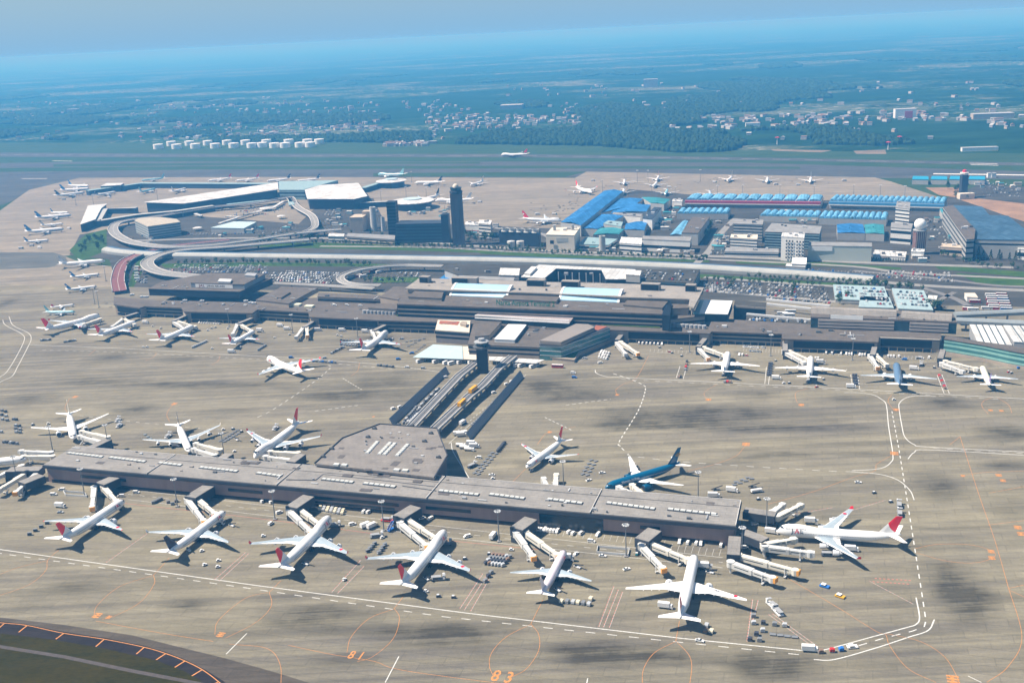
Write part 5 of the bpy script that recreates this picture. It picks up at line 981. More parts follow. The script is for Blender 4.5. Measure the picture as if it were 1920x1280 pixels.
# gangways of the main terminal and their bridges
for a_, c_ in (((232, 594), (258, 586)), ((325, 601), (351, 590)), ((447, 606), (472, 596)), ((570, 613), (587, 602)), ((701, 619), (722, 609)), ((1157, 637), (1166, 626)), ((1309, 650), (1322, 634)), ((1472, 658), (1472, 640)), ((1636, 665), (1640, 650)), ((1763, 672), (1768, 655))): gate(a_, c_, 8, 5); 
tg = [(((187, 597), (155, 606), 'bridge docked at the leftmost jumbo of the main terminal')), ((230, 597), (210, 610), 'left bridge at the second red-finned airliner of the main terminal'), ((233, 597), (252, 606), 'right bridge at the second red-finned airliner of the main terminal'), ((326, 602), (345, 614), 'left bridge at the third red-finned airliner of the main terminal'), ((332, 601), (366, 610), 'right bridge at the third red-finned airliner of the main terminal'), ((445, 607), (436, 624), 'left bridge at the fourth airliner of the main terminal'), ((449, 606), (472, 618), 'right bridge at the fourth airliner of the main terminal'), ((568, 614), (555, 629), 'left of two idle bridges between the fourth airliner and the jumbo'), ((575, 614), (576, 627), 'right of two idle bridges between the fourth airliner and the jumbo'), ((697, 619), (704, 632), 'left bridge at the jumbo beside the bus canopy'), ((703, 619), (722, 628), 'right bridge at the jumbo beside the bus canopy'), ((1157, 642), (1173, 661), 'left of two idle bridges right of the glazed wing'), ((1164, 640), (1196, 660), 'right of two idle bridges right of the glazed wing'), ((1309, 650), (1328, 669), 'idle bridge left of the all-white airliner at the terminal'), ((1320, 650), (1362, 664), 'bridge docked to the all-white airliner at the terminal'), ((1470, 657), (1508, 677), 'lower bridge at the winglet airliner of the terminal'), ((1480, 657), (1516, 671), 'upper bridge at the winglet airliner of the terminal'), ((1631, 665), (1646, 686), 'left idle bridge left of the slate blue airliner'), ((1642, 664), (1663, 681), 'right idle bridge left of the slate blue airliner'), ((1766, 680), (1806, 693), 'lower bridge at the cream airliner'), ((1773, 676), (1832, 688), 'upper bridge at the cream airliner')]
for a_, c_, l_ in tg: B(a_, c_, l_, l_.startswith(('idle', 'right of', 'left idle')), h=7)

# ---------------------------------------------------------------- covered motorway tube, roads, ramps, trees, car parks behind the terminal
tube_px = [(196, 473), (225, 478), (290, 483), (400, 485), (520, 487), (640, 489), (800, 492), (960, 495), (1120, 500), (1280, 507), (1400, 514), (1520, 522), (1600, 529), (1636, 532)]
ct = empty('covered_road', (*W(800, 492), 0), 0, 'very long pale half-round covered road tube crossing behind the terminal', 'covered road')
P = curve(tube_px, 3); mb = MB(); mb2 = MB(); rings, rings2 = [], []
for i, p in enumerate(P):
    d = (P[min(i + 1, len(P) - 1)] - P[max(i - 1, 0)]).normalized(); nn = Vector((d.y, -d.x))
    rings.append([(p.x + nn.x * x, p.y + nn.y * x, z) for x, z in ((4.8, .4), (4.8, 4.2), (3.5, 6.0), (0, 7.5), (-4.6, 8), (-4.6, .4))]); rings2.append([(p.x + nn.x * x, p.y + nn.y * x, z) for x, z in ((-4.7, .4), (-4.7, 7.9), (-12, 7.6), (-14, 5), (-14, .4))])
mb.loft(rings).build('pale_shell', mat('tube_concrete', (0.34, 0.35, 0.33), .7, .15, .05), ct, world=True); mb2.loft(rings2).build('blue_roof', mat('tube_blue_roof', (0.05, 0.11, 0.19), .5, .15, .05), ct, world=True)
m_road = mat('road_grey', (0.16, 0.155, 0.15), .85, .15, .1); m_road2 = mat('road_pale', (0.23, 0.225, 0.21), .85, .15, .1); m_redroad = mat('red_road', (0.17, 0.065, 0.065), .9, .12, .1)
def road(px, wdt, h, label, m=m_road, edge=True, piers=True):
    P = curve(px, 5) if h < 1 else (lambda q: q)(None)
    if h >= 1:
        Q = [Vector(W(*p, h)) for p in px]; Q = [2 * Q[0] - Q[1]] + Q + [2 * Q[-1] - Q[-2]]; P = []
        for i in range(1, len(Q) - 2):
            a, b_, c, d = Q[i - 1:i + 3]
            for k in range(5): t = k / 5; P.append(0.5 * ((2 * b_) + (c - a) * t + (2 * a - 5 * b_ + 4 * c - d) * t * t + (3 * b_ - a - 3 * c + d) * t ** 3))
        P.append(Q[-2])
    if h < 1: o = MB().strip(P, wdt, h).build('road', m); return structure(o)
    o = empty('elevated_road', (*P[0], 0), 0, label, 'elevated road', 'elevated access roads'); MB().strip(P, wdt, h, thick=1.2).build('deck', m, o, world=True)
    for s in (-1, 1):
        Q = []
        for i, p in enumerate(P): d = (P[min(i + 1, len(P) - 1)] - P[max(i - 1, 0)]).normalized(); Q.append(p + Vector((-d.y, d.x)) * s * wdt / 2)
        MB().strip(Q, .5, h + 1.1, thick=1.6).build('parapet', m_trim if m != m_redroad else lgrey, o, world=True)
    Q = MB().strip(P, .35, h + .06).build('lane_line', mark_white, o, world=True)
    for i in range(2, len(P) - 1, 4): MB().box((P[i].x, P[i].y, (h - 1.2) / 2), (2, 2, h - 1.2)).build('pier', m_track, o, world=True)
    return o
road([(224, 545), (221, 520), (232, 492), (262, 476), (312, 464), (350, 458), (430, 450)], 17, 5, 'elevated road with red surface curving at the left of the terminal', m_redroad)
road([(580, 449), (500, 456), (420, 463), (350, 468), (305, 476), (277, 490), (283, 503), (310, 512), (360, 518), (392, 521)], 18, 8, 'pale elevated road sweeping in a tight bend left of the terminal', m_road2)
road([(640, 430), (560, 437), (480, 449), (400, 459), (330, 463), (280, 460), (240, 452), (216, 438), (213, 425), (230, 415), (300, 405)], 16, 8, 'elevated road looping round the multi-storey car park', m_road2)
road([(300, 405), (400, 388), (470, 382), (535, 371), (545, 372), (549, 378)], 14, 8, 'elevated road along the front of the long white-roofed terminal', m_road)
road([(549, 378), (560, 390), (585, 405), (590, 425), (570, 436)], 12, 7, 'short curved ramp between the two white terminal roofs', m_road2)
road([(829, 499), (747, 498), (677, 505), (640, 518), (645, 529), (670, 534), (712, 535)], 10, 7, 'horseshoe ramp around the coach park', m_road2)
road([(512, 531), (600, 535), (700, 541)], 6, 7, 'straight pale elevated road behind the left part of the terminal', m_road2)
for px, wd_ in (([(240, 452), (420, 447), (600, 447), (760, 452), (900, 462), (1060, 472), (1250, 478), (1450, 485), (1650, 494), (1900, 502)], 12), ([(600, 462), (800, 464), (960, 472), (1200, 482), (1400, 490), (1600, 500), (1700, 512), (1920, 523)], 9), ([(250, 500), (330, 528), (420, 535)], 8), ([(1320, 545), (1500, 560), (1700, 578), (1790, 583)], 9), ([(1640, 528), (1720, 535), (1810, 540), (1920, 545)], 12), ([(1600, 508), (1750, 522), (1860, 535), (1930, 538)], 8), ([(1730, 540), (1790, 560), (1830, 583)], 8), ([(1790, 548), (1760, 565), (1762, 580)], 6), ([(1320, 520), (1500, 533), (1620, 540), (1740, 548)], 9), ([(760, 455), (640, 440), (600, 430)], 8), ([(1300, 500), (1330, 470), (1350, 440), (1378, 410)], 10), ([(1040, 476), (1020, 440), (900, 425)], 9)): road(px, wd_, .42, '', m_road2 if wd_ > 8 else m_road)
m_hedge = grass_mat('verge_green', (0.025, 0.06, 0.015), (0.06, 0.11, 0.025), .08)
for i, px in enumerate(([(440, 458), (600, 455), (760, 461), (900, 468), (900, 474), (760, 470), (600, 466), (440, 462)], [(900, 468), (1060, 477), (1250, 482), (1330, 486), (1330, 492), (1200, 489), (1040, 484), (900, 476)], [(1380, 488), (1560, 493), (1690, 502), (1690, 506), (1560, 500), (1380, 494)], [(1750, 497), (1920, 510), (1990, 515), (1990, 524), (1920, 520), (1760, 505)], [(1790, 512), (1990, 530), (1990, 545), (1900, 537), (1830, 530)], [(300, 495), (480, 492), (640, 494), (800, 497), (800, 501), (640, 500), (480, 499), (310, 503)], [(1310, 514), (1500, 526), (1640, 536), (1640, 541), (1500, 533), (1310, 521)], [(260, 478), (280, 478), (262, 520), (246, 545), (238, 545)], [(700, 520), (790, 520), (800, 530), (700, 530)], [(130, 470), (160, 440), (200, 430), (200, 470), (150, 490)])): flat('grass_verge', px, .36, m_hedge)
# ================================================================ FIRST TERMINAL, TOWERS, CARGO AREA, TANKS
def bld(name, label, cat, px, h, wm, rm, bands=(), group=None, bm=None, base=.35, **k):
    c = W(*px[0], h); o = empty(name, (*c, 0), 0, label, cat, group); block(o, px, h, wm, rm, bands, bm, base, **k); return o
m_gwall = mat('grey_wall', (0.38, 0.385, 0.37), .8, .1, .1); m_wwall = mat('white_wall', (0.66, 0.66, 0.63), .7, .08, .1); m_beige = mat('beige_wall', (0.48, 0.40, 0.31), .8, .08, .1); m_dark = mat('dark_tower_wall', (0.035, 0.045, 0.06), .5, .15, .1); m_tealw = mat('grey_teal_wall', (0.24, 0.35, 0.37), .7, .1, .1)
m_blue = rib_mat('bright_blue_roof', (0.02, 0.16, 0.40), 1.2, 5); m_lblue = rib_mat('light_blue_roof', (0.14, 0.38, 0.58), 1.57, 5); m_tblue = rib_mat('teal_roof', (0.035, 0.23, 0.27), 0, 4); m_slate = rib_mat('slate_blue_roof', (0.042, 0.10, 0.165), 1.2, 6); m_mar = mat('maroon_wall', (0.30, 0.03, 0.08), .7, .15, .3); m_groof = mat('grey_roof', (0.24, 0.24, 0.235), .8, .2, .1)
F4 = lambda h, n: [(h * (i + .35) / n, h * (i + .72) / n) for i in range(n)]
bld('airport_terminal', 'long low terminal with a bright white pointed roof at the left', 'terminal building', [(269, 379), (345, 381.5), (522, 355), (521, 342)], 20, m_dark, m_wroof, over=3)
bld('airport_terminal', 'far terminal with a faceted white roof right of the grey teal block', 'terminal building', [(571, 355), (600, 347), (672, 343), (689, 367.5), (664, 373), (576, 373)], 20, m_dark, m_wroof, over=3)
bld('airport_terminal', 'grey teal terminal block between the two white roofs', 'terminal building', [(523, 356), (523, 340), (634, 338), (600, 347), (571, 356)], 20, m_tealw, m_tealw, [(12, 15), (6, 8)])
bld('terminal_pier', 'left pier with a white roof pointing at the blue-finned airliners', 'terminal pier', [(150, 421), (165, 385), (201, 382), (190, 390), (179, 411)], 14, m_dark, m_wroof, over=2)
def bar(name, label, cat, px, wd_, h, wm, rm, base=.35, group=None):
    Q = [Vector(W(*p, h)) for p in px]; o = empty(name, (*Q[0], 0), 0, label, cat, group); MB().strip(Q, wd_, h - .8, thick=h - .8 - base).build('wall', wm, o, world=True); MB().strip(Q, wd_ + 1, h, thick=.8).build('roof', rm, o, world=True); return o
G = 'low corridors of the far terminal'
bar('corridor', 'low dark corridor bending beside the left pier', 'corridor', [(182, 414), (196, 391), (256, 389)], 12, 11, m_dark, m_gwall, group=G); bar('corridor', 'low corridor from the left pier towards the car park loop', 'corridor', [(186, 413), (255, 402), (330, 395), (400, 385)], 12, 11, m_dark, m_gwall, group=G)
bar('corridor', 'long far corridor along the back stands', 'corridor', [(164, 357), (265, 343), (400, 343.5), (522, 344)], 16, 11, m_dark, m_tealw, group=G); bar('corridor', 'corridor to the nearer round white roof', 'corridor', [(663, 380), (735, 377)], 10, 10, m_dark, m_gwall, group=G); bar('corridor', 'corridor to the farther round white roof', 'corridor', [(680, 352), (712, 342)], 12, 10, m_dark, m_tealw, group=G)
bld('lounge_pod', 'small white-roofed pod on the far back corridor', 'lounge pod', [(188, 349), (200, 343.5), (232, 343), (226, 347)], 15, m_dark, m_wroof)
def disc(px, py, r, h, label):
    c = W(px, py, h); o = empty('round_satellite', (*c, 0), 0, label, 'round satellite', 'round satellites'); MB().lathe([(r * .86, .3), (r * .86, h - 2)], c, 28).build('wall', m_dark, o, world=True); MB().lathe([(r * .86, h - 2.2), (r, h - 1), (r, h), (r * .4, h + 2.5), (.1, h + 2.8)], c, 28).build('roof', m_wroof, o, world=True); MB().lathe([(r * .42, h + 2), (r * .42, h + 4), (.1, h + 4.2)], c, 20).build('roof_house', m_canopy, o, world=True)
disc(733.4, 338.5, 32, 13, 'farther round white-roofed satellite'); disc(773.2, 376, 40, 14, 'nearer round white-roofed satellite')
bld('car_park_building', 'pale multi-storey car park with rounded corners inside the road loop', 'car park', [(252, 413), (262, 408.5), (300, 407), (331, 410.5), (338, 416), (277, 424.5)], 22, m_gwall, mat('sandy_roof', (0.40, 0.36, 0.29), .8, .1), F4(21, 5), bm=mat('teal_band', (0.08, 0.14, 0.16), .5))
bld('pavilion', 'flat pale grey pavilion beside the far car park', 'pavilion', [(395, 426.6), (439, 415), (481, 416), (457, 428)], 9, m_gwall, m_canopy)
wk = [([(424, 405), (447, 406), (490, 395)], 'left of the far car park covers'), ([(411, 418), (452, 405), (490, 394)], 'longest of the far car park covers'), ([(512, 389), (531, 377)], 'rightmost of the far car park covers'), ([(366, 400), (378, 404)], 'shortest one near the white terminal roof')]
for px, l_ in wk: bar('walkway_cover', 'thin white walkway cover, ' + l_, 'walkway cover', px, 5, 5.5, lgrey, m_wroof, base=3.5, group='white walkway covers')
for x, y, r, l_ in ((500, 389, 14, 'arched white canopy before the far terminal'), (370, 426, 8, 'small oval white roof beside the car park'), (527, 404, 8, 'small oval white roof among the far parked cars')): c = W(x, y, 6); o = MB().lathe([(r, 4.6), (r, 5.2), (r * .5, 6.4), (.1, 6.8)], c, 14); o.cyl((*c, .3), (*c, 5), .5); tag(o.build('oval_canopy', m_wroof, world=True), l_, 'canopy')
bar('elevated_canopy', 'pale elevated forecourt deck along the far terminal', 'forecourt', [(425, 383), (480, 377), (543, 371), (547, 384)], 10, 8, m_gwall, m_tealw, base=5)
def tower_box(label, x0, x1, ytop, ybase, depth, m, roof=None, name='office_tower', cat='tower', group=None, bands=0, bm=None):
    g = W((x0 + x1) / 2, ybase); lo, hi = 1, 150
    for _ in range(40):
        mid = (lo + hi) / 2
        if W((x0 + x1) / 2, ytop, mid)[1] > g[1]: lo = mid
        else: hi = mid
    a, c = Vector(W(x0, ybase)), Vector(W(x1, ybase)); wdt = (c - a).length; q = (a + c) / 2 + V * depth / 2; h = lo
    o = empty(name, (q.x, q.y, 0), -AX * .6, label, cat, group); MB().box((0, 0, h / 2 + .2), (wdt, depth, h - .4)).build('wall', m, o); MB().box((0, 0, h + .2), (wdt + .6, depth + .6, .8)).build('roof', roof or m, o)
    for i in range(bands): z = h * (i + .55) / bands; MB().box((0, 0, z), (wdt + .3, depth + .3, h / bands * .42)).build('window_band', bm or m_band, o)
    return o, q, h, wdt
tower_box('beige office block with a column of dark windows', 656, 679, 408, 435, 30, m_beige, bands=0); o, q, h, wd_ = tower_box('taller beige block behind the beige office', 681, 697, 397, 430, 14, m_beige)
for x, y0, y1, r, l_ in ((701.8, 388, 433, 5.2, 'thick white round chimney beside the beige blocks'), (719, 406, 433, 3.6, 'thin white round chimney left of the dark tower'), (1129.6, 442, 473, 4.6, 'grey round tower beside the low white sheds')):
    g = W(x, y1); lo, hi = 1, 90
    for _ in range(30):
        mid = (lo + hi) / 2
        if W(x, y0, mid)[1] > g[1]: lo = mid
        else: hi = mid
    mb = MB().lathe([(r, .3), (r * .93, lo - 1), (r * .97, lo), (r * .6, lo), (r * .6, lo - 1.5)], g, 16); tag(mb.build('chimney', m_wroof if x < 1000 else m_gwall, world=True), l_, 'chimney')
tower_box('dark slab tower left of the wide dark building', 729, 745, 379, 452, 14, m_dark, cat='tower', bands=12, bm=m_band); tower_box('wide dark office building with rows of windows', 743, 829, 420, 456, 30, m_dark, bands=6, bm=mat('blue_band', (0.05, 0.085, 0.11), .3)); o, q, h, wd_ = tower_box('small dark tower with antenna beside the control tower', 829, 842, 403, 456, 12, m_dark)
MB().cyl((0, 0, h), (0, 0, h + 14), .5, .2).build('antenna', steel, o); MB().box((0, 0, h + 2), (6, 6, 4)).build('roof_house', m_gwall, o)
g = W(861, 459); o = empty('control_tower', (*g, 0), 0, 'very tall grey-brown control tower with a pale dome on top', 'control tower'); ct_m = mat('tower_concrete', (0.155, 0.13, 0.125), .8, .12, .08)
for dx in (-6, 0, 6): MB().box((dx, 0, 38), (5.6, 13 - abs(dx) * .3, 76)).build('shaft', ct_m, o)
MB().lathe([(8, 76), (9.5, 77), (9.5, 80), (8.5, 80.5)], (0, 0), 12).build('gallery', m_dark, o); MB().lathe([(7.5, 80.5), (8.5, 84), (8.7, 85), (6, 85.5)], (0, 0), 12).build('cab', darkglass, o); MB().dome((0, 0, 85.2), 4.6, 14, 6, 1.15).build('radar_dome', m_cream, o)
bld('service_building', 'cream service building left of the dark tower', 'building', [(615, 442), (617, 438), (646, 438), (645, 443)], 10, m_wwall, m_wroof, F4(9, 2)); bld('service_building', 'long cream service building below the beige office', 'building', [(650, 443), (652, 437), (741, 441), (740, 449)], 10, m_beige, m_groof, F4(9, 2))
bld('office_building', 'white office right behind the control tower with a red line', 'building', [(872, 421), (873, 415), (900, 416), (899, 422)], 14, m_wwall, m_wroof, [(3, 5)], bm=m_mar); bld('office_building', 'white office with balconies right of the control tower', 'building', [(897, 418), (899, 412), (922, 413), (920, 420)], 22, m_wwall, m_wroof, F4(21, 4))
bld('cooling_plant', 'dark cooling plant with five drums on its roof', 'plant', [(935, 434), (940, 428), (1014, 431), (1012, 438)], 20, m_navy, m_band); 
for i, x in enumerate((947, 961, 975, 989, 1004)): c = W(x, 431 + i * .6, 22); tag(MB().lathe([(6, 20.3), (5, 22), (5.6, 25), (4.6, 25), (4.4, 21)], c, 12).build('cooling_drum', m_gwall, world=True), nth(i) + ' cooling drum from the left on the dark plant roof', 'cooling drum', 'cooling drums')
for x, l_ in ((958.5, 'left'), (976, 'right')): c = W(x, 466); tag(MB().lathe([(5.6, .4), (5.6, 11), (.1, 12)], c, 14).build('white_tank', m_wroof, world=True), l_ + ' of two small white tanks before the dark cooling plant', 'tank', 'small white tanks')
o = bld('plant_building', 'tall cream building with two roof boxes beside the blue shed', 'building', [(1023, 439.5), (1035, 426.6), (1088, 425.5), (1077, 441)], 24, m_cream, m_cream)
for x, y in ((1040, 432), (1074, 431)): c = W(x, y, 24); MB().box((c[0], c[1], 28), (4, 5, 8)).build('roof_box', m_gwall, o, world=True)
facade(o, (1043, 440), (1065, 440.5), 24, 14, 20, m_gwall, 'grille'); facade(o, (1031, 440), (1038, 440.2), 24, 11, 16, m_band, 'opening')
bld('low_shed', 'low white shed right of the tall cream building', 'shed', [(1085, 457), (1098, 444), (1158, 448), (1141, 459)], 9, m_wwall, m_tealw, F4(8, 1)); bld('low_shed', 'white building with ramp below the blue roofs', 'building', [(1161, 455), (1165, 444), (1205, 446), (1203, 458)], 13, m_wwall, m_wroof, F4(12, 2)); bld('low_shed', 'long white building with gallery below the blue roofs', 'building', [(1203, 448), (1206, 442), (1297, 444), (1294, 452)], 17, m_wwall, m_groof, [(5, 9)])
# ---- cargo area
def gable(root, px, h, rise, m, wm):
    """px: near-left, far-left, far-right, near-right corners at eave height; ridge runs near to far"""
    P = [Vector(p) for p in WL(px, h)]; MB().prism(P, .35, h).build('wall', wm, root, world=True); a, b_, c, d = P; r0, r1 = (a + d) / 2, (b_ + c) / 2
    for s, (e0, e1) in enumerate(((a, b_), (d, c))): mb = MB(); mb.loft([[(*e0, h), (*r0, h + rise), (*r0, h + rise + .4), (*e0, h + .5)], [(*e1, h), (*r1, h + rise), (*r1, h + rise + .4), (*e1, h + .5)]]); mb.build('roof_slope', m, root, world=True)
def shed(label, px, h, rise, m, wm=None, cat='cargo shed', group='blue-roofed cargo sheds'): o = empty('cargo_shed', (*W(*px[0], h), 0), 0, label, cat, group); gable(o, px, h, rise, m, wm or m_gwall); return o
shed('longest bright blue shed pointing away from the camera', [(1051, 417), (1133, 358), (1169, 359), (1089, 423)], 17, 3, m_blue)
for l_, px, h, m in (('blue roof in the middle of the cargo cluster', [(1145, 400), (1163, 383), (1220, 384.4), (1212, 397)], 11, m_blue), ('farthest blue roof of the cargo cluster', [(1126, 399.7), (1159, 372.7), (1206, 373), (1185, 388)], 11, m_blue), ('blue roof beside the longest blue shed', [(1091, 429), (1128, 402), (1169.4, 405.5), (1120, 430)], 11, m_blue), ('teal roof nearest the low white sheds', [(1112, 440.7), (1124, 428), (1171, 429), (1161, 439.5)], 10, m_tblue), ('blue roof at the right corner of the cargo cluster', [(1171, 431), (1173, 420), (1214, 415), (1208, 432.5)], 10, m_blue), ('teal roof at the far right of the cargo cluster', [(1220, 381), (1203, 370), (1257, 374), (1245, 383)], 12, m_tblue), ('long narrow pale blue roof beside the grey building', [(1256, 441), (1280, 415), (1290, 415), (1277, 440)], 9, m_lblue), ('blue roof beside the trees in the yard', [(1570, 437), (1569, 421), (1618, 421), (1622, 438)], 10, m_blue), ('teal roof joined to the blue yard roof', [(1623, 438), (1620, 421.5), (1657, 422), (1658, 439.5)], 10, m_tblue), ('blue roof along the side of the slate hangar', [(1799, 451), (1762, 393), (1767, 391), (1811, 451)], 9, m_tblue)): shed(l_, px, h, 1.6, m)
bld('office_building', 'grey slab with white walls on the cargo cluster', 'building', [(1205, 409), (1227, 388), (1241, 389), (1223, 411)], 17, m_wwall, m_dark); bld('office_building', 'grey roof lump on the teal cargo roof', 'building', [(1131, 419), (1140, 413), (1168, 416), (1165, 424)], 15, m_gwall, m_tealw); bld('office_building', 'white strip roof between the blue cargo roofs', 'building', [(1148, 401), (1150, 398), (1205, 401), (1201, 406)], 13, m_wwall, m_groof); bld('office_building', 'small pale office behind the light blue arches', 'building', [(1260, 377), (1262, 373), (1280, 374), (1279, 378)], 12, m_wwall, m_wroof)
bld('office_building', 'brown-roofed grey building standing endwise in the cargo yard', 'building', [(1278, 436), (1298, 407), (1331, 406.5), (1309, 437)], 18, m_gwall, m_broof)
def arches(label, pa, pb, depth_px, h, n, rise=3.5, front=None, m=None):
    a, c = Vector(W(*pa, h)), Vector(W(*pb, h)); f = Vector(W((pa[0] + pb[0]) / 2, (pa[1] + pb[1]) / 2 + depth_px, h)); mid = (a + c) / 2; dep = abs((f - mid).dot(Vector((-(c - a).normalized().y, (c - a).normalized().x)))); d = (c - a).normalized(); nn = Vector((d.y, -d.x)); L_ = (c - a).length
    o = empty('arched_shed', (*a, 0), 0, label, 'cargo shed', 'light blue arched cargo sheds'); q = mid + nn * dep / 2; MB().box((q.x, q.y, h / 2), (L_, dep, h - .6), math.atan2(d.y, d.x)).build('wall', m_gwall, o, world=True)
    for i in range(n):
        p0 = a + d * L_ * (i + .03) / n; w_ = L_ / n * .94; ring = lambda p: [(p.x + d.x * w_ * (.5 - .5 * math.cos(t)), p.y + d.y * w_ * (.5 - .5 * math.cos(t)), h + rise * math.sin(t)) for t in (math.pi * k / 6 for k in range(7))]
        MB().loft([ring(p0), ring(p0 + nn * dep)]).build('roof_vault', m or m_lblue, o, world=True)
    if front: q = mid + nn * (dep + 3); MB().box((q.x, q.y, h - 3.5), (L_, 6, 5), math.atan2(d.y, d.x)).build('loading_canopy', front, o, world=True); q = mid + nn * (dep + 6.2); MB().box((q.x, q.y, h - 5.4), (L_, .5, 1.6), math.atan2(d.y, d.x)).build('canopy_edge', m_wwall, o, world=True)
arches('farthest row of light blue arched roofs above the maroon canopy', (1296, 366), (1544, 368), 9, 12, 11, front=m_mar); arches('row of light blue arched roofs right of the maroon canopy', (1565, 368), (1776, 373), 9, 12, 20, front=mat('blue_canopy', (0.05, 0.20, 0.38), .5)); arches('short light blue arched row behind the grey office', (1276, 392.5), (1370, 392.8), 8, 9, 8); arches('light blue arched row right of the grey office', (1434, 396), (1541, 398.5), 9, 9, 8); arches('longest nearer light blue arched row left of the white tower block', (1543, 398.5), (1666, 401), 11, 10, 11)
for l_, px, h, wm, rm, n_ in (('tall white banded block between the light blue rows', [(1679, 389), (1682, 377), (1707, 379), (1706, 392)], 32, m_wwall, m_groof, 6), ('square white building left of the radar tower', [(1670, 426), (1671, 417), (1712, 419), (1709, 429)], 22, m_wwall, m_groof, 2), ('grey office block with pale bands in the cargo yard', [(1375, 419), (1378, 410), (1432, 412), (1430, 421)], 26, m_gwall, m_groof, 6), ('low pale office with window bays before the grey office block', [(1369, 445), (1371, 439), (1421, 440), (1420, 448)], 17, m_wwall, m_cream, 4), ('wide dark glazed office with pale top', [(1434, 434), (1447, 418), (1541, 424), (1537, 438)], 23, m_navy, m_groof, 6), ('white hotel-like block with a grid of small windows', [(1464.5, 443), (1467, 436), (1509, 437), (1508, 446)], 32, m_wwall, m_wroof, 0), ('long low grey building at the roadside left of the white block', [(1358, 471), (1362, 464), (1460, 466), (1460, 473)], 6.5, m_wwall, m_groof, 1), ('grey-brown stepped block along the slate hangar', [(1768, 388), (1787, 384.5), (1829, 430), (1827, 448), (1812, 449)], 28, m_gwall, m_broof, 4), ('low white building below the radar tower', [(1708, 471), (1710, 466), (1734, 467), (1733, 472)], 10, m_wwall, m_wroof, 0), ('white service sheds beside the pale hangar', [(1636, 478), (1640, 468), (1700, 472), (1698, 482)], 5, m_wwall, m_wroof, 0), ('beige gate building with a dark opening', [(1763, 462), (1766, 456), (1808, 458), (1808, 465)], 11, m_beige, m_beige, 1), ('building cut by the right edge below the slate hangar', [(1908, 466), (1912, 456), (1960, 458), (1960, 470)], 14, m_wwall, m_wroof, 1)):
    o = bld('office_building', l_, 'building', px, h, wm, rm, F4(h - 1, n_) if n_ else (), bm=(m_tealw if n_ == 6 and wm is m_navy else m_band))
    if 'grid' in l_:
        for i in range(6):
            for j in range(6): x = 1474 + i * 5.6 + (3 if i > 2 else 0); facade(o, (x, 443.2 + (x - 1464.5) * .069), (x + 2.6, 443.4 + (x - 1464.5) * .069), h, 4 + j * 4.3, 6.2 + j * 4.3, m_band, 'window', out=.2, dep=.4)
ha = bld('hangar', 'long pale hangar with airline sign board beside the road', 'hangar', [(1515, 460), (1518, 453), (1635, 455), (1635, 462)], 20, mat('pale_green_grey', (0.46, 0.50, 0.45), .7, .06, .03), m_groof)
facade(ha, (1522, 460.2), (1561, 460.7), 20, 13.2, 19, white, 'sign_board', out=.4, dep=.3); sign('JAL', (1524, 460.3), (1536, 460.5), 16, 5, m_dtext, ha, .8); sign('JAPAN AIRLINES', (1538, 460.5), (1559, 460.7), 16, 2.2, mat('grey_lettering', (0.3, 0.3, 0.32), .6), ha, .8)
bld('hangar', 'huge slate blue roofed hangar at the right edge', 'hangar', [(1829, 448), (1813, 421), (1787, 384.5), (1841, 387), (1855, 403), (1890, 404.5), (1920, 428), (1990, 430), (1990, 453), (1920, 450)], 24, m_gwall, m_slate, [(17, 19)])
bld('toll_canopy', 'white slab roof beside the covered road', 'canopy', [(1484, 494), (1486, 482.5), (1513, 483), (1512, 495)], 8, m_gwall, white); bld('toll_canopy', 'lower white strip roof in front of the white slab roof', 'canopy', [(1473, 498), (1475, 494.5), (1511, 496), (1510, 500)], 5, m_gwall, white)
g = W(1722, 476); o = empty('radar_tower', (*g, 0), 0, 'brown ribbed radar tower carrying a large white ball', 'radar tower'); MB().box((0, 0, 15), (13, 11, 30)).build('shaft', mat('radar_brown', (0.17, 0.10, 0.09), .8), o)
for i in range(5): MB().box((-5 + i * 2.5, -5.7, 15), (.7, .5, 28)).build('rib', m_beige, o)
MB().lathe([(8, 30), (8.6, 31.5), (8, 32)], (0, 0), 14).build('platform', grey, o)
MB().lathe([(7.6 * math.cos(a), 38.4 + 7.6 * math.sin(a)) for a in (math.pi * (k / 10 - .5) for k in range(1, 10))] + [(.05, 46)], (0, 0), 20).build('radome', white, o, smooth=True)
for i, x in enumerate((1710, 1745, 1780, 1816)): bld('far_blue_shed', nth(i) + ' small bright blue shed from the left near the far dark tower', 'shed', [(x, 336), (x + 2, 330), (x + 31, 330.5), (x + 31, 336.5)], 10, m_gwall, mat('cyan_roof', (0.02, 0.28, 0.45), .5), group='far bright blue sheds')
g = W(1805, 371); o = empty('control_tower', (*g, 0), 0, 'distant dark control tower with a red top right of the far apron', 'control tower'); MB().box((0, 0, 19), (10, 10, 38)).build('shaft', m_dark, o); MB().lathe([(5, 38), (7, 40), (7, 42), (5, 42.4)], (0, 0), 10).build('cab', m_wwall, o); MB().lathe([(3.5, 42.4), (3, 46), (.1, 47)], (0, 0), 10).build('red_top', PRB, o); MB().box((0, -11, 5), (24, 12, 9)).build('base_building', m_cream, o)
for i, (x, y) in enumerate(((297.3, 277), (331.7, 277), (366.7, 276), (404, 275.6), (438.7, 275), (472.7, 275), (492, 274), (515, 275), (535, 274.6), (563, 274), (581.7, 273.6))): c = W(x, y + 2); tag(MB().lathe([(15.5, .1), (15.5, 14), (.2, 15.5)], c, 20).build('fuel_tank', white, world=True), nth(i) + ' large white fuel tank from the left in the front row', 'fuel tank', 'white fuel tanks')
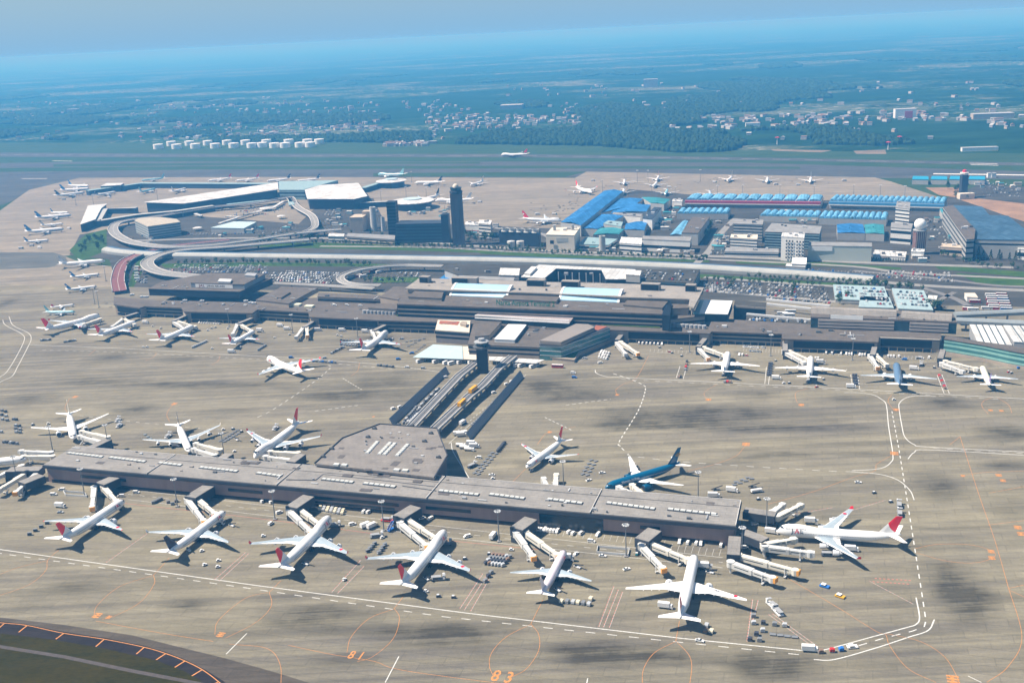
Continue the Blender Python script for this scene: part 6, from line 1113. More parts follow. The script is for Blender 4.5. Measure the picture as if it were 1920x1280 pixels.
for i, (x, y) in enumerate(((321.7, 273.5), (356, 272.8), (390, 272.2), (426, 271.5), (460.7, 271.3), (500, 270.5), (541.7, 270), (577, 269.8), (599, 269.6))): c = W(x, y); tag(MB().lathe([(15, .1), (15, 14), (.2, 15.5)], c, 20).build('fuel_tank', white, world=True), nth(i) + ' large white fuel tank from the left in the rear row', 'fuel tank', 'white fuel tanks')
# ---- parking structures behind the central hall
pk1 = bld('parking_structure', 'brown deck car park left of the courtyard behind the central hall', 'car park', [(833, 506), (840, 494), (962, 496), (964, 520), (858, 515)], 14, m_gwall, m_asph)
bld('parking_structure', 'white roof around the dark courtyard behind the central hall', 'building', [(976, 519), (1010, 496), (1192, 505), (1190, 523), (1136, 523), (1128, 506), (1043, 503), (1021, 521)], 16, m_band, m_wroof)
for i in range(7): facade(pk1, (1046 + i * 13, 510 + i * .5), (1047.6 + i * 13, 510 + i * .5), 15, .5, 15, m_wwall, 'column', out=0, dep=1)
bld('parking_structure', 'open deck car park with many cars right behind the central hall', 'car park', [(1186, 525), (1201, 504), (1313, 505), (1300, 531)], 14, m_tealw, m_asph, F4(13, 3))
bld('stair_house', 'grey box on the deck left of the courtyard', 'building', [(935, 515), (938, 502), (975, 503), (973, 516)], 19, m_gwall, m_wroof, base=13); bld('stair_house', 'grey box between courtyard and the right parking deck', 'building', [(1173, 514), (1176, 506), (1203, 507), (1200, 516)], 22, m_gwall, m_wroof, base=13); bld('stair_house', 'small white box on the white roof', 'building', [(983, 512), (997, 499), (1007, 500), (994, 513)], 19, m_wwall, m_wroof, base=15)
bld('coach_roof', 'pale beige bar roof behind the central hall', 'building', [(858, 521), (860, 516), (965, 520), (963, 526)], 17, m_beige, m_groof); bld('parking_lobby', 'bright blue painted deck left behind the central hall', 'deck', [(820, 525), (840, 510), (872, 512), (860, 526)], 5, m_gwall, m_blue)
bld('small_building', 'small white house by the car parks near the right road fork', 'building', [(1739, 559), (1741, 553), (1758, 554), (1756, 561)], 7, m_wwall, m_wroof); bld('bus_shelter', 'cream roof of the coach station at the right', 'canopy', [(1813, 556), (1808, 549), (1828, 549), (1834, 557)], 6, m_wwall, m_cream)
# ================================================================ VEHICLES
def vm(n, c): return mat('paint_' + n, c, .35, .05, 1)
VC = {'white': vm('white', (.78, .78, .77)), 'silver': vm('silver', (.42, .44, .46)), 'dark': vm('dark', (.05, .055, .07)), 'red': vm('red', (.5, .03, .03)), 'blue': vm('blue', (.03, .16, .5)), 'yellow': vm('yellow', (.65, .36, .03)), 'grey': vm('grey', (.2, .21, .22)), 'brown': vm('brown', (.22, .15, .11)), 'teal': vm('teal', (.03, .2, .22)), 'cream': vm('cream', (.66, .6, .45)), 'orange': vm('orange', (.6, .2, .04))}
def wheels(root, xs, y, r=.36):
    for x in xs:
        for s in (-1, 1): MB().cyl((x, s * (y - .12), r), (x, s * (y + .12), r), r, n=8).build('wheel', black, root)
def prof(mb, pts, w0, w1=None, zs=None):
    """side outline (x, z) swept across; upper points pulled in"""
    w1 = w1 or w0; zm = max(p[1] for p in pts); zl = min(p[1] for p in pts)
    ring = lambda s: [(x, s * (w0 + (w1 - w0) * (z - zl) / (zm - zl)), z) for x, z in pts]; return mb.loft([ring(-1), ring(1)])
def make_vehicle(kind, col):
    c = VC[col]; root = empty({'van': 'van', 'car': 'car', 'bus': 'bus', 'truck': 'box_truck', 'cater': 'catering_truck', 'tug': 'baggage_tractor', 'cart': 'baggage_cart', 'uld': 'cargo_container', 'belt': 'belt_loader', 'fuel': 'tank_truck', 'loader': 'cargo_loader', 'stairs': 'boarding_stairs', 'coach': 'coach', 'frame': 'container_dolly', 'push': 'pushback_tractor'}[kind], (0, 0, 0))
    if kind == 'van':
        prof(MB(), [(-2.3, .35), (2.3, .35), (2.35, .95), (1.5, 1.15), (.95, 1.95), (-2.25, 1.98)], .88, .8).build('body', c, root); g = MB(); prof(g, [(1.42, 1.2), (1.0, 1.85), (-2.0, 1.86), (-2.0, 1.25)], .9, .83); g.build('windows', darkglass, root); wheels(root, (-1.4, 1.45), .8)
    elif kind == 'car':
        prof(MB(), [(-2.2, .3), (2.2, .3), (2.2, .75), (1.1, .92), (-1.6, .95), (-2.2, .85)], .86).build('body', c, root); prof(MB(), [(1.0, .92), (.35, 1.42), (-1.2, 1.44), (-1.75, .95)], .8, .62).build('cabin', darkglass, root); MB().box((-.4, 0, 1.45), (1.3, 1.2, .05)).build('roof', c, root); wheels(root, (-1.35, 1.35), .78, .32)
    elif kind in ('bus', 'coach'):
        L_ = 5.4; b_ = MB(); prof(b_, [(-L_, .4), (L_, .4), (L_ + .1, 1.6), (L_ - .15, 3.05), (-L_, 3.05)], 1.25, 1.2); b_.build('body', c, root); prof(MB(), [(-L_ + .3, 1.55), (L_ + .12, 1.55), (L_ - .05, 2.55), (-L_ + .3, 2.55)], 1.27, 1.25).build('windows', darkglass, root); MB().box((-.2, 0, 3.1), (L_ * 1.9, 2.3, .12)).build('roof', VC['white'], root); wheels(root, (-3.2, 3.4), 1.15, .48)
    elif kind in ('truck', 'cater'):
        hi = 1.2 if kind == 'cater' else 0; prof(MB(), [(2.2, .5), (3.9, .5), (3.9, 1.4), (3.5, 2.5), (2.2, 2.5)], 1.1, 1.05).build('cab', c, root); prof(MB(), [(3.62, 1.5), (3.95, 1.5), (3.55, 2.4), (3.35, 2.4)], 1.02, .98).build('windscreen', darkglass, root); MB().box((-1.0, 0, 2.3 + hi), (6.2, 2.4, 2.5)).build('cargo_box', VC['white'], root); MB().box((0, 0, .75), (7.4, 1.0, .3)).build('chassis', black, root); wheels(root, (-2.6, 2.7), 1.05, .48)
        if hi:
            m_ = MB(); 
            for s in (-1, 1): m_.box((-1, s * .9, 1.6), (3.4, .15, .2), ry=.45); m_.box((-1, s * .8, 1.6), (3.4, .15, .2), ry=-.45)
            m_.build('scissor_lift', grey, root); MB().box((3.0, 0, 3.4), (2.4, 2.2, .15)).build('platform', grey, root)
    elif kind in ('tug', 'push'):
        k = 1.0 if kind == 'tug' else 1.9; MB().box((0, 0, .65), (2.7 * k, 1.4 * k, .6)).build('body', c, root); MB().box((-.3 * k, 0, 1.25), (1.1 * k, 1.2 * k, .7)).build('cab', darkglass, root); MB().box((-.3 * k, 0, 1.65), (1.3 * k, 1.3 * k, .1)).build('roof', VC['white'], root); wheels(root, (-.9 * k, .9 * k), .62 * k, .35)
    elif kind == 'cart':
        MB().box((0, 0, .55), (2.8, 1.5, .15)).build('deck', steel, root); MB().box((0, 0, 1.25), (2.3, 1.35, 1.2)).build('load', c, root); MB().box((0, 0, 1.95), (2.8, 1.6, .08)).build('roof', VC['grey'], root); wheels(root, (-1, 1), .6, .25)
    elif kind == 'frame':
        MB().box((0, 0, .5), (3.2, 2.3, .14)).build('deck', steel, root)
        for s in (-1, 1): MB().box((0, s * 1.0, .62), (3.2, .1, .12)).build('side_rail', c, root)
        wheels(root, (-1.1, 1.1), .8, .22)
    elif kind == 'uld':
        MB().box((0, 0, .45), (2.6, 2.0, .15)).build('dolly', steel, root); b_ = MB(); b_.loft([[(-1.15, y, .55), (1.15, y, .55), (1.15, y, 2.05), (-.7, y, 2.05), (-1.15, y, 1.5)] for y in (-.95, .95)]); b_.build('container_body', c, root); MB().box((.1, 0, 1.3), (.08, 1.94, 1.3)).build('seam', VC['grey'], root)
    elif kind == 'belt':
        MB().box((0, 0, .7), (4.6, 1.7, .6)).build('body', c, root); MB().box((.5, .2, 2.0), (8.0, .9, .25), ry=-.28).build('conveyor', black, root); MB().box((-1.0, -.6, 1.4), (1.2, .6, 1.0)).build('cab', darkglass, root); wheels(root, (-1.5, 1.5), .75, .38)
    elif kind == 'fuel':
        prof(MB(), [(2.4, .5), (4.1, .5), (4.1, 1.5), (3.7, 2.5), (2.4, 2.5)], 1.15, 1.1).build('cab', c, root); MB().cyl((-3.6, 0, 1.75), (2.1, 0, 1.75), 1.15, n=14).build('tank', VC['white'], root); MB().box((-.3, 0, .7), (7.4, 1.1, .3)).build('chassis', black, root); wheels(root, (-2.6, 2.9), 1.1, .48)
    elif kind == 'loader':
        MB().box((0, 0, .8), (8.5, 3.0, .5)).build('chassis', c, root); MB().box((-1.2, 0, 2.4), (5.6, 2.6, .25)).build('platform', grey, root); MB().box((3.3, 0, 3.2), (1.8, 3.0, .25)).build('bridge_platform', grey, root); MB().box((3.2, 1.2, 2.2), (1.2, .9, 2.6)).build('cab', VC['white'], root)
        m_ = MB(); 
        for s in (-1, 1): m_.box((-1, s * 1.1, 1.6), (4.6, .18, .22), ry=.3); m_.box((-1, s * 1.0, 1.6), (4.6, .18, .22), ry=-.3)
        m_.build('scissor_lift', steel, root); wheels(root, (-3, 3), 1.3, .45)
    elif kind == 'stairs':
        MB().box((0, 0, .7), (5.6, 2.0, .5)).build('chassis', c, root); m_ = MB()
        for i in range(12): m_.box((-3 + i * .5, 0, 1.1 + i * .33), (.5, 1.8, .12))
        for s in (-1, 1): m_.box((-.2, s * .95, 3.6), (6.8, .1, .9), ry=-.58)
        m_.build('flight', c, root); MB().box((3.6, 0, 5.0), (2.2, 2.0, .2)).build('landing', c, root); MB().box((3.4, 0, 2.9), (.3, 1.6, 4.0)).build('support', steel, root); wheels(root, (-2, 2), .9, .4)
    return root
VP = {}; VGRP = {'van': 'vans on the apron', 'car': 'cars on the apron', 'bus': 'apron buses', 'truck': 'box trucks', 'cater': 'catering trucks', 'tug': 'baggage tractors', 'cart': 'baggage carts', 'uld': 'cargo containers on dollies', 'belt': 'belt loaders', 'fuel': 'tank trucks', 'loader': 'cargo loaders', 'stairs': 'boarding stairs', 'coach': 'coaches', 'frame': 'empty container dollies', 'push': 'pushback tractors'}
VCAT = {'van': 'van', 'car': 'car', 'bus': 'bus', 'truck': 'truck', 'cater': 'catering truck', 'tug': 'tractor', 'cart': 'baggage cart', 'uld': 'container', 'belt': 'belt loader', 'fuel': 'tank truck', 'loader': 'loader', 'stairs': 'stairs', 'coach': 'coach', 'frame': 'dolly', 'push': 'tractor'}
def veh(kind, col, px, py, deg, label, z=AZ + .04, h=0):
    k = (kind, col)
    if k not in VP: o = VP[k] = make_vehicle(kind, col)
    else: o = copy_tree(VP[k])
    o.location = (*W(px, py, h), z if not h else h); o.rotation_euler = (0, 0, -AX + R(deg)); tag(o, label, VCAT[kind], VGRP[kind]); return o
def row(kind, col, pts, deg, tmpl, jit=6, z=AZ + .04, h=0):
    """one vehicle per point; the label names its place in the row, counted from the left"""
    pts = sorted(pts)
    for i, (x, y) in enumerate(pts):
        c_ = col if isinstance(col, str) else col[(i * 7 + len(pts)) % len(col)]
        cn = c_ if kind != 'uld' else 'grey metal' if c_ in ('silver', 'grey') else c_
        veh(kind, c_, x, y, deg + random.uniform(-jit, jit) + (180 if random.random() < .25 and kind in ('van', 'car') else 0), tmpl.replace('{c}', cn).replace('{n}', nth(i)), z, h)
def line(x0, y0, x1, y1, n): return [(x0 + (x1 - x0) * i / max(n - 1, 1), y0 + (y1 - y0) * i / max(n - 1, 1)) for i in range(n)]
row('van', 'white', line(126, 899.5, 166, 905, 11), 95, 'white van, {n} from the left in the tight row under the satellite left end')
row('car', 'white', [(224, 912.5), (235.5, 912.5), (241, 914), (260, 916), (274, 918)], 80, 'white car, {n} from the left in the bays right of the leftmost gate')
row('van', 'white', [(256, 925), (101, 929), (116, 920), (227, 932)], 10, 'white van standing loose near the leftmost front gate, {n} from the left')
row('car', 'silver', [(113.6, 962), (373, 952)], 20, 'silver car beside the left front stands, {n} from the left'); row('truck', 'white', [(114, 952)], 5, 'small truck with white box above the leftmost airliner')
row('cart', 'dark', line(56, 1004, 89, 983, 4), 25, 'dark baggage cart, {n} of the slanting chain beside the leftmost airliner')
row('cart', ('grey', 'brown'), line(288, 945, 302, 938, 5) + [(316, 944), (324, 947), (331, 942)], 40, '{c} baggage cart, {n} from the left around the second light mast')
row('cater', 'white', [(411, 984), (1064, 1052), (1322, 1069), (365.6, 619.5), (488, 624), (1539, 684), (1521, 984)], 2, 'white catering truck with raised box, {n} from the left across the stands', 2)
row('belt', 'white', [(435, 987), (354, 1033), (573, 1059), (800, 1087), (1046, 1108), (1083, 1065), (444, 826), (1331, 1075)], -28, 'white belt loader, {n} from the left across the aprons', 15)
row('tug', 'white', [(379, 1035), (384, 1061), (410, 1053), (409, 1065), (494, 1007), (646, 1089), (799, 1111), (717, 1010), (959, 1033), (924, 899), (997, 884)], 40, 'white baggage tractor, {n} from the left between the front stands', 40)
row('van', 'white', [(494, 942), (511, 943.5)], 70, 'white van, {n} of two in the bays before the third gate'); row('van', 'white', [(508, 984), (661, 985), (792, 974), (807, 975), (876, 1008), (524, 963), (683, 961.5), (692, 962)], 60, 'white van, {n} from the left on the service road between gates three and five', 25)
row('uld', ('silver', 'cream'), line(602, 953, 644, 960, 7), 90, 'pale container, {n} from the left in the rear line below the third gate'); row('uld', ('silver', 'cream'), line(600, 957.5, 642, 965, 7), 90, 'pale container, {n} from the left in the front line below the third gate')
row('truck', 'cream', [(687, 989), (699, 990)], 60, 'cream truck, {n} of two side by side left of the blue loader', 2); row('stairs', 'blue', [(734, 995)], 75, 'tall bright blue boarding stairs by the fourth gate'); row('loader', 'red', [(727, 978)], 0, 'red and white cargo loader above the blue stairs')
row('cart', ('silver', 'grey', 'dark'), line(690, 1036, 703, 1022, 4) + line(711, 1039, 722, 1024, 4), 55, '{c} baggage cart, {n} from left in two short chains left of the fourth jumbo')
row('loader', 'grey', [(707, 1008), (627, 988), (835, 1022), (822, 1088)], 20, 'grey cargo loader, {n} from the left at the jumbos')
row('tug', 'dark', [(822.6, 1120), (851, 1122), (918, 1041), (872, 1050)], 10, 'dark tractor, {n} from the left right of the fourth jumbo')
row('van', 'white', line(1003, 994, 1045, 998.5, 8), 80, 'white van, {n} from the left in the row of eight beside the fifth gate'); row('van', 'white', [(1067, 1000), (1075, 1002.5), (1090, 1002), (1121, 1005)], 75, 'white van, {n} from the left right of the row of eight'); row('van', 'white', [(1109, 1017)], 0, 'white minibus driving on the service road right of the fifth gate')
row('car', 'white', [(1080, 1040), (1130, 1044), (1175, 1069), (1312, 1203), (1230, 1038), (1609, 906), (1477, 987), (1104, 902), (1129, 888), (922, 892)], 30, 'white car, {n} from the left scattered around the right half of the satellite', 50)
row('truck', 'blue', [(925, 1009), (868, 796)], 80, 'blue truck, {n} of two around the middle of the satellite')
row('uld', ('dark', 'grey', 'brown', 'silver'), [(925 + i * 6.2 - j * 4.5, 1063 - j * 0 + i * .8 - j * -5.2 - 20) for i in range(6) for j in range(4)], 45, '{c} container, {n} from left in the dense pile left of the pinkish airliner', 8)
row('uld', ('dark', 'grey'), [(921, 1076), (916, 1083), (910, 1092)], 50, '{c} container, {n} from the left in the short tail of the dense pile'); row('uld', ('silver', 'cream', 'grey'), [(1053, 1131), (1064, 1131), (1075, 1132), (1084, 1133), (1094, 1134), (1104.5, 1136), (1108, 1126)], 80, '{c} container, {n} from the left behind the pinkish airliner')
row('van', 'white', [(1274, 1019), (1290, 1020), (1306, 1021), (1314, 1022), (1352, 1025)], 85, 'white van, {n} from the left in the bays under the right end wall'); row('tug', 'teal', [(1239, 1038), (1400, 1048), (1194, 1041)], 90, 'teal tractor, {n} from the left near the right end gates')
row('truck', 'white', [(1248, 1141), (1447, 1001), (1456, 712), (1596, 728), (1373, 923), (1339, 933), (526, 613), (539, 619), (642, 622), (685.5, 624), (597, 621), (1597, 1034), (1714, 694), (434.6, 662), (273, 607)], 0, 'truck with white box body, {n} from the left of all box trucks', 12)
row('uld', ('brown', 'silver', 'cream'), [(1325, 1176), (1323, 1187), (1334, 1187)], 80, '{c} container, {n} from the left in the trio behind the long white airliner')
row('uld', ('dark', 'grey', 'silver'), [(1413, 1158), (1413, 1171), (1431, 1171), (1452, 1173.5), (1471, 1175.5), (1430, 1185), (1418, 1192), (1406, 1202), (1424, 1203)], 5, '{c} container, {n} from the left in the loose group at the lower right'); row('frame', 'grey', line(1449, 1191, 1490, 1196, 4), 5, 'empty dolly, {n} from the left in the lower right group'); row('loader', 'white', [(1448, 1138), (1458, 1150)], 120, 'white and blue loader, {n} of two above the lower right group')
row('truck', 'white', [(1519, 1222)], 0, 'white truck at the head of the convoy on the corner road'); row('uld', ('brown', 'red', 'blue'), [(1539, 1225), (1560, 1223), (1577, 1221)], 15, '{c} container, {n} in the convoy on the corner road'); row('push', 'white', [(1598, 1215)], 20, 'white tractor pulling the convoy on the corner road')
row('push', 'blue', [(1546, 1101)], -20, 'bright blue tractor standing alone below the broadside jumbo'); row('push', 'yellow', [(1575, 1120)], -20, 'yellow tractor standing alone below the blue one')
row('frame', ('grey', 'dark'), [(1377, 910), (1387, 907), (1398, 903), (1409, 899), (1380, 905), (1391, 901), (1402, 897)], 20, '{c} empty dolly, {n} from the left right of the teal airliner'); row('belt', 'grey', [(1412, 915), (1343, 920)], 20, 'grey belt loader, {n} of two right of the teal airliner'); row('fuel', 'white', [(1418, 924)], 25, 'white tank truck right of the teal airliner'); row('tug', 'dark', [(1422, 938), (1639, 926), (1670, 943)], 30, 'dark tractor, {n} from the left above the broadside jumbo')
row('loader', 'grey', [(1686, 950), (1687, 966)], 90, 'grey cargo loader, {n} of two stored at the dashed road'); row('loader', 'dark', [(1554, 1043)], 10, 'dark loader between the engines of the broadside jumbo'); row('van', 'white', [(1415, 985), (1396, 1029)], 30, 'white van, {n} of two at the right end of the satellite')
row('frame', 'grey', [(1092 + i * 9 + j * 4, 890 - j * 6.5 + i * 2) for i in range(2) for j in range(5)], 45, 'empty dolly, {n} from the left in the block right of the red-finned twin')
row('fuel', 'white', [(864, 838), (871, 842), (880, 846)], 0, 'tank truck, {n} of three parked beside the hub', 2); row('truck', 'white', [(885, 835), (890, 840)], 10, 'white truck, {n} of two parked beside the tank trucks'); row('van', 'white', [(897, 860)], 0, 'white van parked alone right of the hub'); row('frame', 'grey', line(890, 888, 923, 850, 8) + line(897, 890, 930, 852, 8), 50, 'empty dolly, {n} from the left in the double line right of the hub'); row('loader', 'dark', [(886, 876)], 60, 'dark loader beside the double line of dollies'); row('uld', 'dark', line(934, 848, 946, 833, 6), 50, 'dark container, {n} from the left at the end of the red line')
row('truck', 'white', [(860, 817), (866, 819), (871, 816)], 20, 'white truck, {n} of three at the near end of the right blast fence', 3)
row('uld', ('silver', 'grey', 'dark'), line(757, 795, 781, 766, 9) + line(763, 796, 787, 768, 9) + line(769, 793, 790, 772, 7) + line(788, 764, 822, 731, 12), 55, '{c} container, {n} from the left along the left blast fence')
row('frame', 'dark', line(886, 797, 930, 750, 13), 50, 'dark empty dolly, {n} from the left along the right blast fence'); row('van', 'white', [(926, 738), (836, 709), (820, 742), (950, 722), (960, 717)], 50, 'white van, {n} from the left on the roads beside the shuttle track')
row('van', 'white', [(737.5, 768), (750, 765)], 60, 'white van, {n} of two outside the left blast fence'); row('bus', 'white', [(789.5, 679), (819.6, 680), (838.7, 682), (849, 683), (865.5, 681), (886.5, 681)], 60, 'white apron bus, {n} from the left under the pale blue canopy', 4); row('bus', 'white', [(971.5, 687), (979, 687.5), (1001, 689)], 60, 'white apron bus, {n} of three under the right white canopy', 4); row('bus', 'red', [(1045.5, 690)], 0, 'red and white bus standing across before the glazed wing', 2)
row('van', 'white', [(1128 + i * 4.6 - j * 2.2, 661 + i * .9 + j * 5.2) for i in range(4) for j in range(3)], 80, 'white van, {n} from the left in the block before the two idle bridges'); row('van', ('white', 'blue', 'silver'), [(1125.6, 682), (1096, 674), (1075, 701), (1077, 709.5), (762.7, 690), (793.7, 692), (546, 672), (608, 673), (747, 675), (753, 637), (733, 638), (772, 664), (1695.6, 675.6), (1722, 673.5), (1727, 673.5), (1912, 692)], 10, '{c} van driving or waiting before the terminal, {n} from the left', 25)
row('van', 'white', line(1198, 645, 1241, 647, 7), 90, 'white van, {n} from the left under the terminal right of the glazed wing'); row('car', ('white', 'silver'), line(1395, 651, 1421, 653, 7) + line(1406, 659, 1425, 660.5, 5) + [(1429, 652.5), (1433, 653)], 85, '{c} car, {n} from the left in the bays under the terminal'); row('van', 'white', [(1549, 663.5), (1559.6, 664), (1577, 665), (1586.7, 665.6), (1592, 666), (1597, 666), (1611.7, 667), (1616.5, 667), (1621.5, 667), (1665, 669.7), (1670, 669.7), (1675.6, 670), (1685, 670), (1742, 672), (1529, 673.5), (1534, 673.5), (1386, 667), (1392, 667)], 85, 'white van, {n} from the left of the long row under the right terminal half')
row('tug', ('white', 'grey', 'red', 'dark'), [(1237, 653), (1260, 663), (1255, 661), (1278, 656), (1278, 669), (1400, 668), (1454, 678), (1469.5, 720), (1480, 720), (1544, 713), (1531, 727), (1891, 699), (1896, 701), (1752, 691), (1676, 751)], 20, '{c} tractor, {n} from the left before the right terminal half', 40)
row('uld', ('dark', 'brown', 'red', 'grey'), [(1288, 680), (1287, 685), (1286, 690), (1285, 695), (1273.5, 709), (1276, 708.5), (1359, 718), (1364, 718), (1369, 718.4)], 80, '{c} container, {n} from the left beside the all-white terminal airliner'); row('uld', 'dark', line(1443, 684, 1440, 705, 6) + line(1447, 684, 1444, 705, 6), 80, 'dark container, {n} from the left between the two white terminal airliners'); row('uld', 'dark', line(1600, 706, 1602, 722, 4) + line(1605, 706, 1607, 722, 4), 90, 'dark container, {n} from the left in the stack left of the slate blue airliner'); row('uld', ('brown', 'grey', 'red'), line(1761, 707, 1772, 730, 8), 100, '{c} container, {n} of the chain right of the slate blue airliner'); row('loader', 'dark', [(1727, 686), (1516, 716), (1358, 704)], 80, 'dark loader, {n} from the left at the terminal airliners')
row('uld', ('grey', 'dark', 'silver'), [(4, 772), (11, 774), (4, 780), (12, 782), (5, 788), (14, 790), (26, 788), (31, 789), (30, 800), (37, 801), (30, 806), (38, 807), (31, 812), (38, 813), (3, 812)] + line(8, 831, 32, 834, 5), 10, '{c} container, {n} from the left in the stacks at the left edge')
row('tug', ('dark', 'white'), [(62, 798), (91, 796), (394, 815), (419, 807), (437, 806), (453, 811), (440, 848), (474, 814)], 60, '{c} tractor, {n} from the left behind the left half of the satellite', 30); row('loader', 'white', [(222, 790), (224, 800), (316, 820), (517, 805)], 100, 'white loader, {n} from the left among the rear airliners'); row('truck', 'white', [(328, 838)], 10, 'white truck under the wing of the winglet airliner'); row('frame', 'teal', [(272, 816), (277, 820), (282, 824)], -50, 'green dolly, {n} from the left beside the winglet airliner'); row('frame', ('grey', 'dark'), line(414, 828, 445, 808, 7) + line(421, 829, 452, 811, 7), 45, '{c} empty dolly, {n} from the left in the double line left of the rear jumbo')
row('uld', ('grey', 'silver', 'dark'), line(78, 640, 94, 639, 5) + line(122, 643, 141, 640, 5), 15, '{c} container, {n} from the left below the leftmost terminal jumbo'); row('tug', ('white', 'silver'), [(269, 652), (276, 652), (287, 613), (302, 617), (398, 655), (427, 617), (397, 617), (390, 621), (404, 615), (452, 653), (515, 635), (543, 629), (633, 630), (640, 632)], 30, '{c} tractor, {n} from the left before the left terminal half', 50)
row('uld', 'silver', line(362, 653, 387, 642, 8), 35, 'pale container, {n} of the slanting line between the third and fourth terminal airliners'); row('uld', 'grey', line(485, 658, 498, 650, 5), 40, 'grey container, {n} of the short line right of the fourth terminal airliner'); row('car', 'white', line(375, 606, 412, 608, 9), 80, 'white car, {n} from the left in the row under the left terminal half')
row('uld', ('dark', 'silver', 'grey'), [(640 + i * 5.5, 640 + j * 4 + i * .4) for i in range(7) for j in range(3)] + line(622, 664, 644, 653, 7), 15, '{c} container, {n} from the left around the wing of the terminal jumbo'); row('uld', ('grey', 'silver', 'blue'), line(588, 679, 628, 682, 8), 2, '{c} container, {n} of the train on the road below the terminal jumbo'); row('uld', ('grey', 'dark'), line(709, 687, 737, 690, 6), 2, '{c} container, {n} of the train left of the pale blue canopy'); row('frame', 'grey', line(762, 642, 795, 636, 5) + line(766, 650, 785, 640, 4) + line(776, 664, 795, 648, 5), 35, 'empty dolly, {n} from the left beside the pale blue canopy')
# fenced pits on the apron
for px, l_ in (([(119, 923), (124, 930), (163, 933), (159, 926)], 'sunken fenced frame beside the leftmost front gate'), ([(1121, 1027), (1119, 1038), (1178, 1043), (1180, 1032)], 'sunken fenced frame beside the sixth gate'), ([(712, 952), (710, 960), (740, 963), (742, 955)], 'low fenced frame left of the fourth gate')):
    P = WL(px); o = MB()
    for i in range(4): a, c = Vector(P[i]), Vector(P[(i + 1) % 4]); m_ = (a + c) / 2; o.box((m_.x, m_.y, AZ + .75), ((c - a).length + .3, .3, 1.4), math.atan2((c - a).y, (c - a).x))
    o = tag(o.build('pit_fence', lgrey, world=True), l_, 'fence', 'fenced frames')
# ---------------------------------------------------------------- parked cars on the land side
def small_car(col):
    mb = MB(); prof(mb.slot(0), [(-2.2, .2), (2.2, .2), (2.2, .8), (1.2, .95), (-1.7, 1.0), (-2.2, .9)], .88); prof(mb.slot(1), [(1.1, .93), (.4, 1.4), (-1.2, 1.42), (-1.75, .95)], .82, .66); mb.slot(0).box((-.4, 0, 1.44), (1.5, 1.3, .06))
    return mb
CARC = ['white'] * 7 + ['silver'] * 5 + ['dark'] * 4 + ['grey'] * 3 + ['red', 'blue']
CMESH = {}; NCAR = 0; rest = {c: MB() for c in set(CARC)}
def lot(quad, rows, per, label, fill=.8, h=0, deg=90, keep=1.0, big=1.15):
    """cars in rows across a quad of photo points: near-left, near-right, far-right, far-left"""
    global NCAR
    a, b_, c, d = [Vector(p) for p in WL(quad, h)]
    for j in range(rows):
        v = (j + .5) / rows; p, q = a.lerp(d, v), b_.lerp(c, v); ang = math.atan2((q - p).y, (q - p).x) + R(deg)
        for i in range(per):
            if random.random() > fill: continue
            pos = p.lerp(q, (i + .5) / per) + Vector((random.uniform(-.4, .4), random.uniform(-.4, .4))); col = random.choice(CARC); rz = ang + random.uniform(-.06, .06)
            if random.random() < keep and NCAR < 295:
                NCAR += 1
                if col not in CMESH:
                    o = small_car(col).build('parked_car', [VC[col], darkglass]); CMESH[col] = o
                else: o = CMESH[col].copy(); COL.objects.link(o)
                o.location = (pos.x, pos.y, h + .43 if not h else h + .05); o.rotation_euler = (0, 0, rz); o.scale = (big, big, big); tag(o, '%s parked car %s' % (col, label), 'car', '%s cars parked %s' % (col, label))
            else:
                mb = small_car(col); M = Matrix.Translation((pos.x, pos.y, h + .43 if not h else h + .05)) @ Matrix.Rotation(rz, 4, 'Z') @ Matrix.Scale(big, 4); r_ = rest[col]; o0 = len(r_.v)
                r_.v += [tuple(M @ Vector(q)) for q in mb.v]; r_.f += [[k + o0 for k in f] for f in mb.f]; r_.m += mb.m
